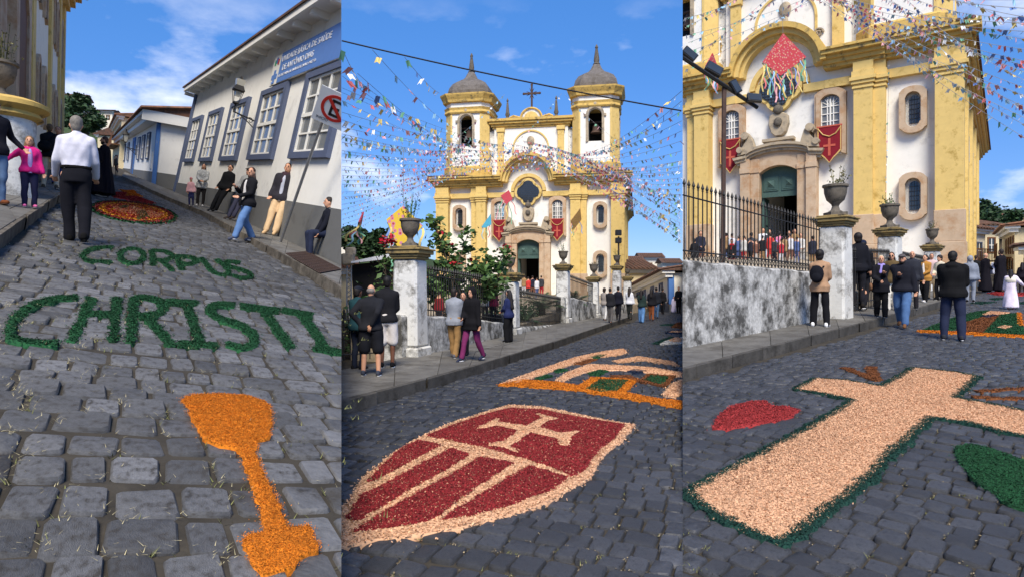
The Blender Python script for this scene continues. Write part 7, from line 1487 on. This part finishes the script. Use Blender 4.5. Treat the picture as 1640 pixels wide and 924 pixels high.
person('man seen from behind in black jacket and navy jeans on the cobbles', 1526, 544, 142, 4, 3, 0, arms=('front', 'front'), legs='apart', top=dict(col=(20, 20, 22), t=.036, hem=.84, hood=True, fold=.010), bottom=dict(col=(40, 46, 68), wide=1.12), hair=('short', (22, 19, 18)), shoes=(46, 48, 54), sole=(225, 225, 225), build=1.12, vox=.010)
person('man in grey striped hoodie behind the black jacket man', 1554, 484, 74, 0, 3, .1, top=dict(col=(128, 134, 146), t=.03), bottom=dict(col=(132, 138, 150)), hat=('hood', (140, 142, 148)), vox=.014)
person('man in black top and beige trousers at the kerb beyond the hoodie', 1563, 463, 54, 10, 3, .1, top=dict(col=(30, 30, 33)), bottom=dict(col=(198, 188, 170)), hair=('short', (50, 36, 30)), vox=.018)
q = person('balding man in long black robe facing right on the right street', 1578, 468, 63, 60, 3, 0, arms=('front', 'front'), cassock=(22, 20, 27), top=dict(col=(22, 20, 27)), hair=('fringe', (150, 130, 110)), vox=.015)
carried('white_vestment', 'white cloth held in front of the balding robed man', 'vestment', q[0], [('l', [((-.02, .30, z), rx, .05) for z, rx in ((.80, .16), (1.0, .15), (1.2, .13))])], cloth(212, 214, 226), vox=.02, fold=.012)
q = person('dark haired man in long black robe facing left on the right street', 1603, 468, 69, -50, 3, 0, arms=('front', 'front'), cassock=(22, 20, 27), top=dict(col=(22, 20, 27)), hair=('short', (40, 30, 26)), extra=('beard',), vox=.015)
carried('white_vestment', 'white cloth held by the dark haired robed man', 'vestment', q[0], [('l', [((.02, .30, z), rx, .05) for z, rx in ((.80, .16), (1.0, .15), (1.2, .13))])], cloth(212, 214, 226), vox=.02, fold=.012)
person('little girl in white angel robe with fur collar seen from behind', 1619, 495, 63, 5, 3, 0, child=True, female=True, arms=('down', (.42, .1, 1.05)), cassock=(226, 214, 228), top=dict(col=(226, 214, 228), t=.04), hair=('long', (28, 22, 22)), shoes=(226, 150, 160), apron=('fur_collar', ((1.18, .20, .17), (1.3, .23, .19), (1.42, .18, .15)), (220, 212, 196)), vox=.012)
person('person in black coat at the right edge of the photo', 1637, 470, 50, 0, 3, 0, top=dict(col=(28, 24, 32)), bottom=dict(col=(30, 26, 32)), hair=('long', (26, 20, 20)), female=True, vox=.02)
yard = [(1112, 'dark', 9), (1122, 'navy capped', 3), (1160, 'black', 9), (1172, 'black', 5), (1184, 'red', 2), (1192, 'bright red', 2), (1203, 'grey', 5), (1213, 'dark grey', 3), (1222, 'white', 4), (1232, 'charcoal', 5), (1240, 'lilac', 7), (1248, 'pink', 8), (1254, 'violet', 7), (1263, 'black', 9), (1272, 'tan', 1), (1282, 'beige', 0), (1302, 'blue', 3)]
used = {}
for i, (x, nm, c) in enumerate(yard):
    side = ['leftmost', 'left', 'middle', 'right'][min(3, i//5)]
    col = {'bright red': (200, 24, 30), 'red': (170, 30, 36), 'lilac': (150, 130, 186), 'violet': (96, 60, 120), 'pink': (206, 120, 150), 'white': (220, 220, 222), 'black': (26, 26, 28)}.get(nm, cols[c])
    person('worshipper in %s top behind the spear railing, number %d from the left' % (nm, i+1) if 0 else 'figure in %s top, %s part of the throng behind the spear railing' % (nm+(' with lighter trousers' if i == 13 else '' if i != 3 else ' and red scarf'), side), x, 436+rc.uniform(-4, 8)-(6 if 1180 < x < 1280 else 0), 58+rc.uniform(-4, 5), rc.choice((0, 20, -30, 170)), 3, .9, top=dict(col=col), bottom=dict(col=cols[(i+5) % 10]), hair=('short', (30, 24, 22)), vox=.026, arms=('front', 'front'), group='throng behind the spear railing', scarf=(190, 30, 40) if i == 3 else None)
for i in range(13):
    x = 1166+i*9.3+rc.uniform(-3, 3); person('figure in the packed back rows of the throng at the close church door', x, 427+rc.uniform(-3, 3), 50+rc.uniform(-4, 4), rc.choice((0, 15, -20)), 3, 1.25, top=dict(col=cols[(i*3+1) % 10]), bottom=dict(col=cols[(i+5) % 10]), hair=('short', ((30, 24, 22), (60, 44, 34), (90, 84, 80))[i % 3]), vox=.03, arms=('front', 'front'), group='packed back rows at the close church door')
bpy.data.objects.remove(_tmp); bpy.data.scenes.remove(_ts)
